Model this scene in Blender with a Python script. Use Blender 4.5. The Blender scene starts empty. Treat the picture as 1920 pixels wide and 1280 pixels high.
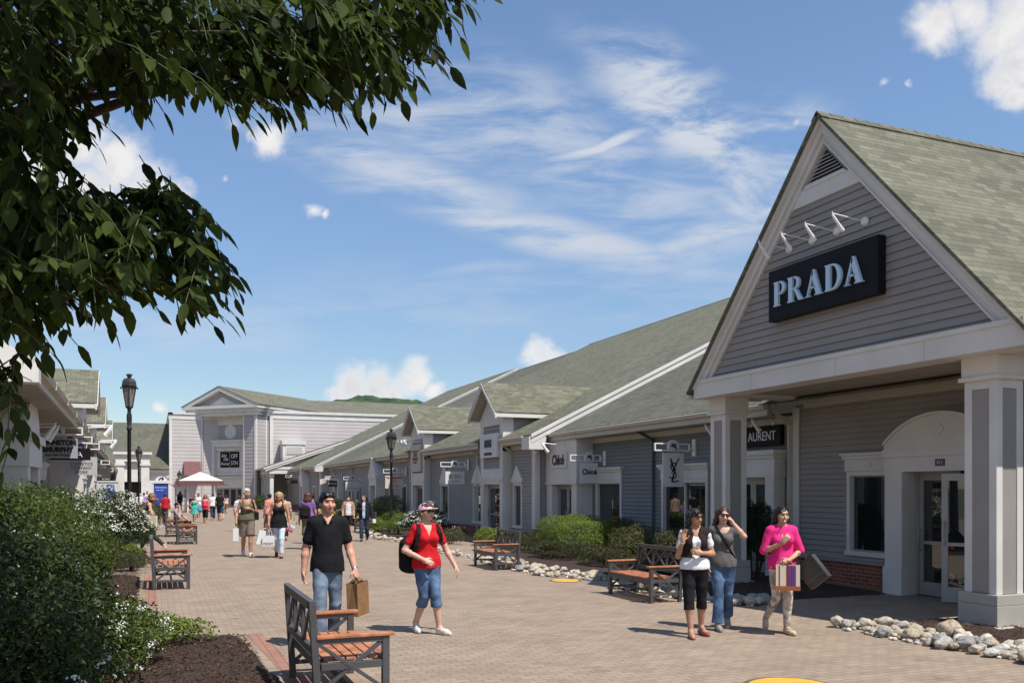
import bpy, bmesh, math, random
import numpy as np
from mathutils import Matrix, Vector, noise as mnoise
R = math.radians
random.seed(7)
RNG = np.random.default_rng(11)
SC = bpy.context.scene
COL = SC.collection
# ------------------------------------------------------------------ frame
# world: +Y runs down the shopping street, +X to the right-hand shops, z up (metres)
EYE = 1.95
CS, CC = .3763, .9265          # camera looks 22.1 deg right of the street axis
FPX, HV = 1649., 915.
def G(u, v, z=0.0):
    """point of the plane z seen at photo position u,v (only used to find where things stand)"""
    Y = (EYE - z) * FPX / (v - HV); X = (u - 960) / FPX * Y
    return (CC*X + CS*Y, -CS*X + CC*Y)
def GD(u, D):
    X = (u - 960) / FPX * D
    return (CC*X + CS*D, -CS*X + CC*D)
def GT(u, t):
    a = (u - 960)/FPX; Y = t/(CC*a + CS); return Y*(CC - CS*a)

# ------------------------------------------------------------------ materials
MATS = {}
def nt(m):
    m.use_nodes = True
    return m.node_tree
def mat(name, col, rough=.6, var=.12, vscale=3., bump=0., bscale=40., metal=0., spec=.5, detail=4., col2=None):
    if name in MATS: return MATS[name]
    m = bpy.data.materials.new(name); t = nt(m); N = t.nodes; L = t.links
    b = N['Principled BSDF']
    b.inputs['Roughness'].default_value = rough
    b.inputs['Metallic'].default_value = metal
    b.inputs['Specular IOR Level'].default_value = spec
    tc = N.new('ShaderNodeTexCoord')
    n = N.new('ShaderNodeTexNoise'); n.inputs['Scale'].default_value = vscale; n.inputs['Detail'].default_value = detail
    L.new(tc.outputs['Object'], n.inputs['Vector'])
    mx = N.new('ShaderNodeMix'); mx.data_type = 'RGBA'
    c1 = [max(0, c*(1-var)) for c in col]; c2 = [min(1, c*(1+var)) for c in (col2 or col)]
    mx.inputs['A'].default_value = (*c1, 1); mx.inputs['B'].default_value = (*c2, 1)
    mr = N.new('ShaderNodeMapRange'); mr.inputs['From Min'].default_value = .3; mr.inputs['From Max'].default_value = .7
    L.new(n.outputs['Fac'], mr.inputs['Value']); L.new(mr.outputs['Result'], mx.inputs['Factor'])
    L.new(mx.outputs['Result'], b.inputs['Base Color'])
    if bump:
        n2 = N.new('ShaderNodeTexNoise'); n2.inputs['Scale'].default_value = bscale; n2.inputs['Detail'].default_value = 3
        L.new(tc.outputs['Object'], n2.inputs['Vector'])
        bp = N.new('ShaderNodeBump'); bp.inputs['Strength'].default_value = bump; bp.inputs['Distance'].default_value = .02
        L.new(n2.outputs['Fac'], bp.inputs['Height']); L.new(bp.outputs['Normal'], b.inputs['Normal'])
    MATS[name] = m
    return m
def brick_mat(name, c1, c2, mortar, w, h, msize, uvname=None, rough=.8, bump=.5, bdist=.01, offset=.5, var=.25, vscale=.6, rot=0., smooth=.1, stain=0):
    if name in MATS: return MATS[name]
    m = bpy.data.materials.new(name); t = nt(m); N = t.nodes; L = t.links
    b = N['Principled BSDF']; b.inputs['Roughness'].default_value = rough; b.inputs['Specular IOR Level'].default_value = .3
    if uvname:
        src = N.new('ShaderNodeUVMap'); src.uv_map = uvname; vec = src.outputs['UV']
    else:
        src = N.new('ShaderNodeTexCoord'); vec = src.outputs['Object']
    mp = N.new('ShaderNodeMapping'); mp.inputs['Rotation'].default_value[2] = rot
    L.new(vec, mp.inputs['Vector'])
    br = N.new('ShaderNodeTexBrick'); br.offset = offset
    br.inputs['Scale'].default_value = 1; br.inputs['Brick Width'].default_value = w; br.inputs['Row Height'].default_value = h
    br.inputs['Mortar Size'].default_value = msize; br.inputs['Mortar Smooth'].default_value = smooth; br.inputs['Bias'].default_value = 0
    br.inputs['Color1'].default_value = (*c1, 1); br.inputs['Color2'].default_value = (*c2, 1); br.inputs['Mortar'].default_value = (*mortar, 1)
    L.new(mp.outputs['Vector'], br.inputs['Vector'])
    n = N.new('ShaderNodeTexNoise'); n.inputs['Scale'].default_value = vscale; n.inputs['Detail'].default_value = 8; n.inputs['Roughness'].default_value = .65
    L.new(src.outputs[0] if False else vec, n.inputs['Vector'])
    mr = N.new('ShaderNodeMapRange'); mr.inputs['From Min'].default_value = .25; mr.inputs['From Max'].default_value = .75
    mr.inputs['To Min'].default_value = 1-var; mr.inputs['To Max'].default_value = 1+var
    L.new(n.outputs['Fac'], mr.inputs['Value'])
    mu = N.new('ShaderNodeMix'); mu.data_type = 'RGBA'; mu.blend_type = 'MULTIPLY'; mu.inputs['Factor'].default_value = 1
    L.new(br.outputs['Color'], mu.inputs['A']); L.new(mr.outputs['Result'], mu.inputs['B'])
    out = mu.outputs['Result']
    if stain:
        n3 = N.new('ShaderNodeTexNoise'); n3.inputs['Scale'].default_value = 2.3; n3.inputs['Detail'].default_value = 9
        L.new(vec, n3.inputs['Vector'])
        r3 = N.new('ShaderNodeMapRange'); r3.inputs['From Min'].default_value = .62; r3.inputs['From Max'].default_value = .75
        r3.inputs['To Min'].default_value = 1; r3.inputs['To Max'].default_value = 1-stain
        L.new(n3.outputs['Fac'], r3.inputs['Value'])
        m3 = N.new('ShaderNodeMix'); m3.data_type = 'RGBA'; m3.blend_type = 'MULTIPLY'; m3.inputs['Factor'].default_value = 1
        L.new(out, m3.inputs['A']); L.new(r3.outputs['Result'], m3.inputs['B']); out = m3.outputs['Result']
    L.new(out, b.inputs['Base Color'])
    nf = N.new('ShaderNodeTexNoise'); nf.inputs['Scale'].default_value = 60; nf.inputs['Detail'].default_value = 3
    L.new(vec, nf.inputs['Vector'])
    ad = N.new('ShaderNodeMath'); ad.operation = 'MULTIPLY_ADD'; ad.inputs[1].default_value = -1.; 
    L.new(br.outputs['Fac'], ad.inputs[0]); L.new(nf.outputs['Fac'], ad.inputs[2])
    bp = N.new('ShaderNodeBump'); bp.inputs['Strength'].default_value = bump; bp.inputs['Distance'].default_value = bdist
    L.new(ad.outputs['Value'], bp.inputs['Height']); L.new(bp.outputs['Normal'], b.inputs['Normal'])
    MATS[name] = m
    return m
def leaf_mat(name, dark, light, trans=.35, rough=.5, spec=.35):
    if name in MATS: return MATS[name]
    m = bpy.data.materials.new(name); t = nt(m); N = t.nodes; L = t.links
    b = N['Principled BSDF']; b.inputs['Roughness'].default_value = rough; b.inputs['Specular IOR Level'].default_value = spec
    g = N.new('ShaderNodeNewGeometry')
    mx = N.new('ShaderNodeMix'); mx.data_type = 'RGBA'
    mx.inputs['A'].default_value = (*dark, 1); mx.inputs['B'].default_value = (*light, 1)
    L.new(g.outputs['Random Per Island'], mx.inputs['Factor'])
    L.new(mx.outputs['Result'], b.inputs['Base Color'])
    tr = N.new('ShaderNodeBsdfTranslucent')
    hs = N.new('ShaderNodeHueSaturation'); hs.inputs['Value'].default_value = 1.6; hs.inputs['Hue'].default_value = .48
    L.new(mx.outputs['Result'], hs.inputs['Color']); L.new(hs.outputs['Color'], tr.inputs['Color'])
    ms = N.new('ShaderNodeMixShader'); ms.inputs[0].default_value = trans
    L.new(b.outputs[0], ms.inputs[1]); L.new(tr.outputs[0], ms.inputs[2])
    L.new(ms.outputs[0], N['Material Output'].inputs['Surface'])
    MATS[name] = m
    return m
def glass_mat(name, col=(.012, .014, .016), rough=.015, spec=.8):
    m = mat(name, col, rough, 0.0, 1., spec=spec); m.node_tree.nodes['Principled BSDF'].inputs['IOR'].default_value = 1.75; return m
WHITE = mat('white_trim', (.645, .615, .58), .55, .07, 1.3, bump=.05)
CREAM = mat('gutter_cream', (.50, .465, .40), .5, .06, 1.5)
SID_GREY = mat('siding_grey', (.295, .266, .250), .65, .08, .9, bump=.03)
SID_BLUE = mat('siding_blue_grey', (.185, .195, .202), .65, .08, .9, bump=.03)
SID_PALE = mat('siding_pale_grey', (.49, .445, .44), .65, .05, .7)
PANEL = mat('pillar_panel_grey', (.29, .268, .248), .6, .05, 2.)
PLINTH = mat('pillar_plinth', (.38, .355, .32), .6, .06, 2., bump=.05)
CONC = mat('concrete', (.45, .40, .33), .85, .15, 5., bump=.2)
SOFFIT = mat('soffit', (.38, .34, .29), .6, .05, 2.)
BLACK = mat('black_panel', (.008, .008, .010), .6, .2, 3., spec=.2)
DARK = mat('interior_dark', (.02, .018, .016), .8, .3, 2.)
GLASS = glass_mat('shop_glass')
BRICK = brick_mat('red_brick', (.20, .055, .035), (.30, .09, .055), (.30, .26, .22), .22, .075, .006, 'UVMap', .85, .6)
ROOF = brick_mat('shingle_green_grey', (.118, .117, .082), (.190, .184, .134), (.07, .067, .052), .27, .13, .004, 'UVMap', .9, .9, .018, .37, .2, .45)
ROOF_D = brick_mat('shingle_dark_grey', (.098, .098, .074), (.145, .143, .108), (.055, .053, .044), .27, .13, .004, 'UVMap', .9, .8, .018, .41, .18, .45)
METAL_D = mat('bench_metal', (.065, .063, .066), .42, .15, 6., bump=.05)
IRON = mat('lamp_iron', (.018, .017, .018), .4, .2, 6.)
WOOD = mat('bench_wood', (.36, .125, .05), .55, .28, 9., bump=.15, col2=(.42, .17, .08))
ALU = mat('door_aluminium', (.36, .35, .34), .35, .08, 3., metal=.3)
WHITE_M = mat('white_lamp_metal', (.78, .77, .76), .35, .04, 3.)

# ------------------------------------------------------------------ object helpers
WM = {}
def link(o, parent=None):
    COL.objects.link(o)
    if parent is not None: o.parent = parent
    return o
def tag(o, label=None, cat=None, group=None, kind=None):
    if label: o['label'] = label
    if cat: o['category'] = cat
    if group: o['group'] = group
    if kind: o['kind'] = kind
    return o
def thing(name, label, cat, loc=(0, 0, 0), rz=0., group=None, scale=1.):
    o = bpy.data.objects.new(name, None); COL.objects.link(o)
    o.empty_display_size = .2
    o.location = loc; o.rotation_euler = (0, 0, rz); o.scale = (scale,)*3
    WM[o] = Matrix.Translation(loc) @ Matrix.Rotation(rz, 4, 'Z') @ Matrix.Scale(scale, 4)
    return tag(o, label, cat, group)
def kids(o): return [c for c in bpy.data.objects if c.parent == o]
CH = {}
def children(o):
    return CH.get(o, [])
def reg(o, parent):
    if parent is not None: CH.setdefault(parent, []).append(o)
def copy_tree(o, parent=None):
    c = o.copy(); COL.objects.link(c); c.parent = parent
    if parent is not None: c.matrix_parent_inverse = o.matrix_parent_inverse
    reg(c, parent)
    for ch in list(children(o)): copy_tree(ch, c)
    return c
class MB:
    """collects shapes, then links them as ONE mesh object"""
    def __init__(s): s.v = []; s.f = []; s.uv = {}; s.mi = []; s.cur = 0; s.smooth = []; s.sm = False
    def add(s, vs, fs, uvs=None):
        o = len(s.v); s.v += [tuple(p) for p in vs]
        for k, f in enumerate(fs):
            if uvs is not None: s.uv[len(s.f)] = uvs[k]
            s.f.append(tuple(i+o for i in f)); s.mi.append(s.cur); s.smooth.append(s.sm)
        return s
    def box(s, x0, x1, y0, y1, z0, z1):
        x0, x1 = min(x0, x1), max(x0, x1); y0, y1 = min(y0, y1), max(y0, y1); z0, z1 = min(z0, z1), max(z0, z1)
        return s.add([(x0,y0,z0),(x1,y0,z0),(x1,y1,z0),(x0,y1,z0),(x0,y0,z1),(x1,y0,z1),(x1,y1,z1),(x0,y1,z1)],
              [(0,3,2,1),(4,5,6,7),(0,1,5,4),(1,2,6,5),(2,3,7,6),(3,0,4,7)])
    def hexa(s, p):   # 8 points: bottom ring then top ring
        return s.add(p, [(0,3,2,1),(4,5,6,7),(0,1,5,4),(1,2,6,5),(2,3,7,6),(3,0,4,7)])
    def bar(s, a, b, w, h, up=(0, 0, 1)):
        a = Vector(a); b = Vector(b); d = (b-a).normalized(); up = Vector(up)
        if abs(d.dot(up)) > .98: up = Vector((1, 0, 0))
        x = d.cross(up).normalized()*w/2; y = x.cross(d).normalized()*h/2
        return s.hexa([a-x-y, a+x-y, b+x-y, b-x-y, a-x+y, a+x+y, b+x+y, b-x+y])
    def tube(s, pts, r, n=8, cap=True):
        pts = [Vector(p) for p in pts]; m = len(pts)
        rs = r if isinstance(r, (list, tuple)) else [r]*m
        vs = []; ref = Vector((.31, .47, .83))
        for i in range(m):
            d = (pts[min(i+1, m-1)] - pts[max(i-1, 0)]).normalized()
            x = d.cross(ref)
            if x.length < .05: x = d.cross(Vector((1, 0, 0)))
            x.normalize(); y = d.cross(x)
            for k in range(n):
                a = 2*math.pi*k/n; vs.append(pts[i] + (x*math.cos(a) + y*math.sin(a))*rs[i])
        fs = [(i*n+k, i*n+(k+1) % n, (i+1)*n+(k+1) % n, (i+1)*n+k) for i in range(m-1) for k in range(n)]
        o = s.sm; s.sm = True; s.add(vs, fs); s.sm = o
        if cap: s.add(vs[:n], [tuple(reversed(range(n)))]); s.add(vs[-n:], [tuple(range(n))])
        return s
    def lathe(s, prof, c=(0, 0, 0), n=16, sm=True):
        vs = []; 
        for r, z in prof:
            for k in range(n):
                a = 2*math.pi*(k+.5)/n; vs.append((c[0]+r*math.cos(a), c[1]+r*math.sin(a), c[2]+z))
        fs = [(i*n+k, i*n+(k+1) % n, (i+1)*n+(k+1) % n, (i+1)*n+k) for i in range(len(prof)-1) for k in range(n)]
        o = s.sm; s.sm = sm; s.add(vs, fs); s.sm = o
        if prof[0][0] > 1e-4: s.add(vs[:n], [tuple(reversed(range(n)))])
        if prof[-1][0] > 1e-4: s.add(vs[-n:], [tuple(range(n))])
        return s
    def prism(s, poly, off):          # planar polygon (3D) extruded by vector off
        off = Vector(off); p = [Vector(q) for q in poly]; n = len(p)
        vs = p + [q+off for q in p]
        nrm = Vector((0, 0, 0))
        for i in range(n): nrm += (p[i]-p[0]).cross(p[(i+1) % n]-p[0])
        fs = [tuple(range(n)), tuple(range(2*n-1, n-1, -1))] + [(i, i+n, (i+1) % n+n, (i+1) % n) for i in range(n)]
        if nrm.dot(off) > 0: fs = [tuple(reversed(f)) for f in fs]
        return s.add(vs, fs)
    def slab(s, poly, th, udir, vdir):  # roof slab with uv in metres; poly is the top face
        p = [Vector(q) for q in poly]; u = Vector(udir).normalized(); v = Vector(vdir).normalized()
        nrm = (p[1]-p[0]).cross(p[2]-p[0]).normalized()
        if nrm.z < 0: p.reverse(); nrm = -nrm
        n = len(p); top = [(q.dot(u), q.dot(v)) for q in p]
        s.add(p, [tuple(range(n))], [top])
        low = [q - nrm*th for q in p]
        s.add(low, [tuple(reversed(range(n)))], [list(reversed(top))])
        for i in range(n):
            j = (i+1) % n
            s.add([p[i], low[i], low[j], p[j]], [(0, 1, 2, 3)], [[top[i], top[i], top[j], top[j]]])
        return s
    def build(s, name, m, parent=None, local=False, bevel=0., smooth_all=False):
        me = bpy.data.meshes.new(name)
        vs = s.v
        if parent is not None and not local:
            r = parent
            while r.parent is not None: r = r.parent
            iv = WM[r].inverted() if r in WM else r.matrix_basis.inverted()
            vs = [iv @ Vector(p) for p in vs]
        me.from_pydata([tuple(p) for p in vs], [], s.f)
        for mm in (m if isinstance(m, (list, tuple)) else [m]): me.materials.append(mm)
        me.polygons.foreach_set('material_index', s.mi)
        me.polygons.foreach_set('use_smooth', [True]*len(s.f) if smooth_all else s.smooth)
        if s.uv:
            ul = me.uv_layers.new(name='UVMap')
            for pi, uv in s.uv.items():
                for li, c in zip(me.polygons[pi].loop_indices, uv): ul.data[li].uv = c
        me.validate(); me.update()
        o = bpy.data.objects.new(name, me); link(o, parent); reg(o, parent)
        if bevel:
            bm_ = o.modifiers.new('bevel', 'BEVEL'); bm_.width = bevel; bm_.segments = 2; bm_.limit_method = 'ANGLE'
        return o
class FR:
    """facade frame: a along the wall, z up, o outward from the wall plane"""
    def __init__(s, ox, oy, d, n): s.o = Vector((ox, oy, 0)); s.d = Vector((*d, 0)); s.n = Vector((*n, 0))
    def P(s, a, z, o=0.): 
        q = s.o + s.d*a + s.n*o; return (q.x, q.y, z)
    def box(s, mb, a0, a1, z0, z1, o0, o1):
        return mb.hexa([s.P(a0,z0,o0), s.P(a1,z0,o0), s.P(a1,z0,o1), s.P(a0,z0,o1), s.P(a0,z1,o0), s.P(a1,z1,o0), s.P(a1,z1,o1), s.P(a0,z1,o1)])
    def poly(s, mb, pts, o0, o1):
        off = s.n*(o1-o0)
        return mb.prism([s.P(a, z, o0) for a, z in pts], off)
    def siding(s, mb, iv, z0, z1, bh=.115, out=.026):
        z = z0
        while z < z1-1e-4:
            zt = min(z+bh, z1)
            A = iv(z+1e-4); B = iv(zt-1e-4)
            if len(A) != len(B): A = B = iv((z+zt)/2)
            for (a0, a1), (b0, b1) in zip(A, B):
                if a1-a0 < .003 and b1-b0 < .003: continue
                zg = z+.012; mb.add([s.P(a0,zg,out), s.P(a1,zg,out), s.P(b1,zt,.006), s.P(b0,zt,.006), s.P(a0,zg,0), s.P(a1,zg,0), s.P(b1,zt,0), s.P(b0,zt,0)], [(0,1,2,3), (4,5,1,0), (3,2,6,7)])
            z += bh
        return mb
def holes(a0, a1, hs):
    """intervals of [a0,a1] minus openings hs=(h0,h1,z0,z1)"""
    def f(z):
        r = [(a0, a1)]
        for h0, h1, q0, q1 in hs:
            if q0 <= z <= q1:
                nr = []
                for p, q in r:
                    if h1 <= p or h0 >= q: nr.append((p, q))
                    else:
                        if h0 > p: nr.append((p, h0))
                        if h1 < q: nr.append((h1, q))
                r = nr
        return r
    return f
def backwall(fr, a0, a1, z0, z1, hs, mb=None, o=-.02, uv=False):
    """flat sheet behind the boards with the openings left out"""
    mb = mb or MB(); zs = sorted({z0, z1, *[min(max(h[2], z0), z1) for h in hs], *[min(max(h[3], z0), z1) for h in hs]})
    for p, q in zip(zs[:-1], zs[1:]):
        if q-p < 1e-4: continue
        for (x, y) in holes(a0, a1, hs)((p+q)/2):
            mb.add([fr.P(x,p,o), fr.P(y,p,o), fr.P(y,q,o), fr.P(x,q,o)], [(0,1,2,3)], [[(x,p),(y,p),(y,q),(x,q)]] if uv else None)
    return mb
def text_mb(txt, size, fr, ac, zc, o, depth=.02, shear=0., stretch=1., bold=0., spacing=1., mb=None, flip=1):
    """lettering as solid mesh, centred at (ac, zc) on facade frame fr, standing o in front of it"""
    cu = bpy.data.curves.new('lettering', 'FONT'); cu.body = txt; cu.size = size; cu.extrude = depth/2; cu.shear = shear
    cu.offset = bold; cu.space_character = spacing; cu.align_x = 'CENTER'; cu.align_y = 'CENTER'; cu.resolution_u = 3
    ob = bpy.data.objects.new('lettering', cu); COL.objects.link(ob)
    dg = bpy.context.evaluated_depsgraph_get(); me = bpy.data.meshes.new_from_object(ob.evaluated_get(dg))
    mb = mb or MB()
    xs = [v.co.x for v in me.vertices]; ys = [v.co.y for v in me.vertices]
    cx = (min(xs)+max(xs))/2; cy = (min(ys)+max(ys))/2
    mb.add([fr.P(ac + flip*(v.co.x-cx)*stretch, zc + v.co.y-cy, o + v.co.z) for v in me.vertices], [tuple(p.vertices) for p in me.polygons])
    bpy.data.objects.remove(ob); bpy.data.curves.remove(cu); bpy.data.meshes.remove(me)
    return mb
def np_mesh(name, V, F, m, parent=None, smooth=False, local=True):
    """fast mesh from numpy arrays (faces all of one size)"""
    V = np.asarray(V, np.float32); F = np.asarray(F, np.int32)
    me = bpy.data.meshes.new(name); k = F.shape[1]
    me.vertices.add(len(V)); me.vertices.foreach_set('co', V.ravel())
    me.loops.add(F.size); me.loops.foreach_set('vertex_index', F.ravel())
    me.polygons.add(len(F)); me.polygons.foreach_set('loop_start', np.arange(0, F.size, k, dtype=np.int32))
    me.polygons.foreach_set('use_smooth', np.full(len(F), smooth))
    for mm in (m if isinstance(m, (list, tuple)) else [m]): me.materials.append(mm)
    me.update(calc_edges=True); me.validate()
    o = bpy.data.objects.new(name, me); link(o, parent); reg(o, parent)
    return o
# ================================================================== camera, light, sky
cam = bpy.data.cameras.new('camera'); co = bpy.data.objects.new('camera', cam); COL.objects.link(co)
cam.sensor_width = 36.; cam.lens = 36.*FPX/1920; cam.shift_y = (HV-640)/1920.; cam.clip_end = 6000; cam.clip_start = .05
co.location = (0, 0, EYE); co.rotation_euler = (R(90), 0, -math.asin(CS)); SC.camera = co
SUN_EL = R(60); SUN_AZ = math.atan2(.446, -.894)     # clockwise from +Y
sd = Vector((math.sin(SUN_AZ)*math.cos(SUN_EL), math.cos(SUN_AZ)*math.cos(SUN_EL), math.sin(SUN_EL)))
sl = bpy.data.lights.new('sun', 'SUN'); sl.energy = 5.0; sl.angle = R(.53); sl.color = (1, .955, .88)
so = bpy.data.objects.new('sun', sl); COL.objects.link(so); so.location = (20, -30, 60)
so.rotation_euler = (-sd).to_track_quat('-Z', 'Y').to_euler()
def make_world():
    w = bpy.data.worlds.new('World'); SC.world = w; w.use_nodes = True
    t = w.node_tree; N = t.nodes; L = t.links; bg = N['Background']
    sky = N.new('ShaderNodeTexSky'); sky.sky_type = 'NISHITA'; sky.sun_disc = False
    sky.sun_elevation = SUN_EL; sky.sun_rotation = SUN_AZ; sky.air_density = 1.0; sky.dust_density = .12; sky.ozone_density = 2.6
    bg.inputs['Strength'].default_value = .085
    tc = N.new('ShaderNodeTexCoord'); D = tc.outputs['Generated']
    def dot(v):
        n = N.new('ShaderNodeVectorMath'); n.operation = 'DOT_PRODUCT'; L.new(D, n.inputs[0]); n.inputs[1].default_value = v; return n.outputs['Value']
    def M(op, a, b=None, c=None, clamp=False):
        n = N.new('ShaderNodeMath'); n.operation = op; n.use_clamp = clamp
        for i, x in enumerate((a, b, c)):
            if x is None: continue
            if isinstance(x, (int, float)): n.inputs[i].default_value = x
            else: L.new(x, n.inputs[i])
        return n.outputs[0]
    def MR(x, a, b, c=0., d=1., smooth=True):
        n = N.new('ShaderNodeMapRange'); n.interpolation_type = 'SMOOTHSTEP' if smooth else 'LINEAR'
        L.new(x, n.inputs['Value'])
        for k, q in zip(('From Min', 'From Max', 'To Min', 'To Max'), (a, b, c, d)): n.inputs[k].default_value = q
        return n.outputs['Result']
    f = dot((CS, CC, 0)); fx = M('MAXIMUM', f, .08)
    U = M('DIVIDE', dot((CC, -CS, 0)), fx); V = M('DIVIDE', dot((0, 0, 1)), fx)
    front = MR(f, .1, .3)
    cb = N.new('ShaderNodeCombineXYZ'); L.new(U, cb.inputs[0]); L.new(V, cb.inputs[1])
    P = cb.outputs[0]
    def noise(vec, scale, detail=6, rough=.55, dist=0.):
        n = N.new('ShaderNodeTexNoise'); L.new(vec, n.inputs['Vector']); n.inputs['Scale'].default_value = scale
        n.inputs['Detail'].default_value = detail; n.inputs['Roughness'].default_value = rough; n.inputs['Distortion'].default_value = dist
        return n
    def vadd(a, b, sc):
        n = N.new('ShaderNodeVectorMath'); n.operation = 'SUBTRACT'; L.new(b, n.inputs[0]); n.inputs[1].default_value = (.5, .5, .5)
        k = N.new('ShaderNodeVectorMath'); k.operation = 'SCALE'; L.new(n.outputs[0], k.inputs[0]); k.inputs['Scale'].default_value = sc
        q = N.new('ShaderNodeVectorMath'); q.operation = 'ADD'; L.new(a, q.inputs[0]); L.new(k.outputs[0], q.inputs[1]); return q.outputs[0]
    n1 = noise(P, 9, 3, .6); PW = vadd(P, n1.outputs['Color'], .05)
    n1b = noise(P, 34, 3, .65); PW = vadd(PW, n1b.outputs['Color'], .022)
    def uv(u, v): return ((u-960)/FPX, (HV-v)/FPX)
    # cumulus puffs: bearings and angular sizes of the day's clouds
    puffs = [(105,262,88),(165,262,70),(225,300,62),(275,345,52),(320,375,36),(60,330,90),(170,345,70),
             (1752,42,52),(1812,28,58),(1872,70,66),(1915,120,70),(1880,160,46),(1925,30,80),(1900,190,40),(1668,155,24),(1712,152,16),
             (660,724,38),(705,728,36),(775,716,38),(742,738,34),(812,738,26),(628,742,24),(585,384,22),(602,392,13),(424,344,16),
             (1010,664,32),(1040,678,28),(1062,690,22),(990,652,16),(430,236,28),(505,264,32),(468,258,20),(1490,210,20),(306,760,22)]
    dens = None
    for u, v, r in puffs:
        soft = .5 if (r < 29 and v < 350) else .15 if r < 24 else 0.
        c = uv(u, v); n = N.new('ShaderNodeVectorMath'); n.operation = 'DISTANCE'; L.new(PW, n.inputs[0]); n.inputs[1].default_value = (*c, 0)
        d = M('MULTIPLY_ADD', n.outputs['Value'], -FPX/r*.75, 1.05-soft)
        dens = d if dens is None else M('MAXIMUM', dens, d)
    fine = noise(P, 26, 6, .62)
    cum = M('MULTIPLY_ADD', M('SUBTRACT', fine.outputs['Fac'], .5), .85, dens)
    cmask = M('MULTIPLY', MR(cum, .08, .85), front)
    # cirrus: soft streaked veils
    PW2 = vadd(P, noise(P, 5, 2, .55).outputs['Color'], .07)
    streak = {}
    for ang, sx, sy in ((-16, 1.1, 5.), (-38, 1.5, 4.), (10, 1., 5.)):
        m2 = N.new('ShaderNodeMapping'); m2.inputs['Rotation'].default_value = (0, 0, -R(ang)); m2.inputs['Scale'].default_value = (sx, sy, 1)
        L.new(P, m2.inputs['Vector']); streak[ang] = noise(m2.outputs[0], 6., 5, .62, .4).outputs['Fac']
    def veil(u, v, lx, ly, ang, key, amt, lo=.42, hi=.72):
        mp = N.new('ShaderNodeMapping'); mp.vector_type = 'TEXTURE'
        mp.inputs['Location'].default_value = (*uv(u, v), 0); mp.inputs['Rotation'].default_value = (0, 0, R(ang)); mp.inputs['Scale'].default_value = (lx/FPX, ly/FPX, 1)
        L.new(PW2, mp.inputs['Vector'])
        ln = N.new('ShaderNodeVectorMath'); ln.operation = 'LENGTH'; L.new(mp.outputs[0], ln.inputs[0])
        return M('MULTIPLY', M('MULTIPLY', MR(ln.outputs['Value'], 1.0, .15), MR(streak[key], lo, hi)), amt)
    cir = None
    for a in [(1000, 425, 640, 60, -15, -16, .6, .25, .62), (760, 318, 430, 60, -17, -16, .6, .25, .62), (1120, 272, 140, 15, 17, 10, .75, .1, .5),
              (1290, 210, 340, 130, -35, -38, .8, .36, .66), (1390, 360, 260, 120, -40, -38, .65, .36, .68), (880, 225, 560, 170, -8, -16, .5, .34, .7),
              (1330, 440, 220, 32, 10, 10, .6, .2, .6), (1000, 495, 300, 24, 8, 10, .3, .2, .6),
              (300, 620, 700, 80, 3, 10, .3, .3, .7), (1000, 560, 900, 120, 4, 10, .22, .35, .7), (1150, 330, 420, 150, -22, -16, .42, .36, .68), (1230, 480, 360, 60, 6, 10, .4, .3, .62), (1480, 290, 180, 180, -50, -38, .6, .34, .66)]:
        v = veil(*a); cir = v if cir is None else M('MAXIMUM', cir, v)
    cir = M('MULTIPLY', cir, front)
    # the rest of the dome: scattered fair-weather cloud
    back = noise(D, 2.2, 5, .6, .3)
    bmask = M('MULTIPLY', MR(back.outputs['Fac'], .54, .66), M('SUBTRACT', 1., front))
    bmask = M('MULTIPLY', bmask, MR(dot((0, 0, 1)), .02, .2))
    hs = N.new('ShaderNodeHueSaturation'); hs.inputs['Saturation'].default_value = SKY_SAT; hs.inputs['Value'].default_value = SKY_VAL
    L.new(sky.outputs['Color'], hs.inputs['Color'])
    def mix(fac, a, b):
        n = N.new('ShaderNodeMix'); n.data_type = 'RGBA'; L.new(fac, n.inputs['Factor'])
        for k, x in (('A', a), ('B', b)):
            if isinstance(x, tuple): n.inputs[k].default_value = (*x, 1)
            else: L.new(x, n.inputs[k])
        return n.outputs['Result']
    hz = N.new('ShaderNodeVectorMath'); hz.operation = 'SCALE'; L.new(hs.outputs['Color'], hz.inputs[0]); L.new(MR(dot((0, 0, 1)), -.02, .42, .66, 1.), hz.inputs['Scale'])
    c0 = mix(M('MULTIPLY', cir, 1.5, None, True), hz.outputs[0], (6.2, 6.7, 7.6))
    core = MR(cum, .35, 1.15)
    sh = noise(P, 14, 4, .6)
    shade = M('MULTIPLY', core, MR(sh.outputs['Fac'], .38, .62))
    ccol = mix(shade, (9.0, 8.8, 8.7), (6.6, 6.6, 6.9))
    c1 = mix(M('MULTIPLY', cmask, .95), c0, ccol)
    c2 = mix(bmask, c1, (8., 8., 8.2))
    L.new(c2, bg.inputs['Color'])
    w.cycles.sampling_method = 'MANUAL'; w.cycles.sample_map_resolution = 256
SKY_SAT, SKY_VAL = 1.02, 1.62
make_world()
SC.view_settings.view_transform = 'Standard'; SC.view_settings.look = 'None'; SC.view_settings.exposure = .25; SC.view_settings.gamma = 1
try: SC.cycles.use_adaptive_sampling = True; SC.cycles.max_bounces = 6; SC.cycles.diffuse_bounces = 3; SC.cycles.transparent_max_bounces = 6
except Exception: pass

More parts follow.
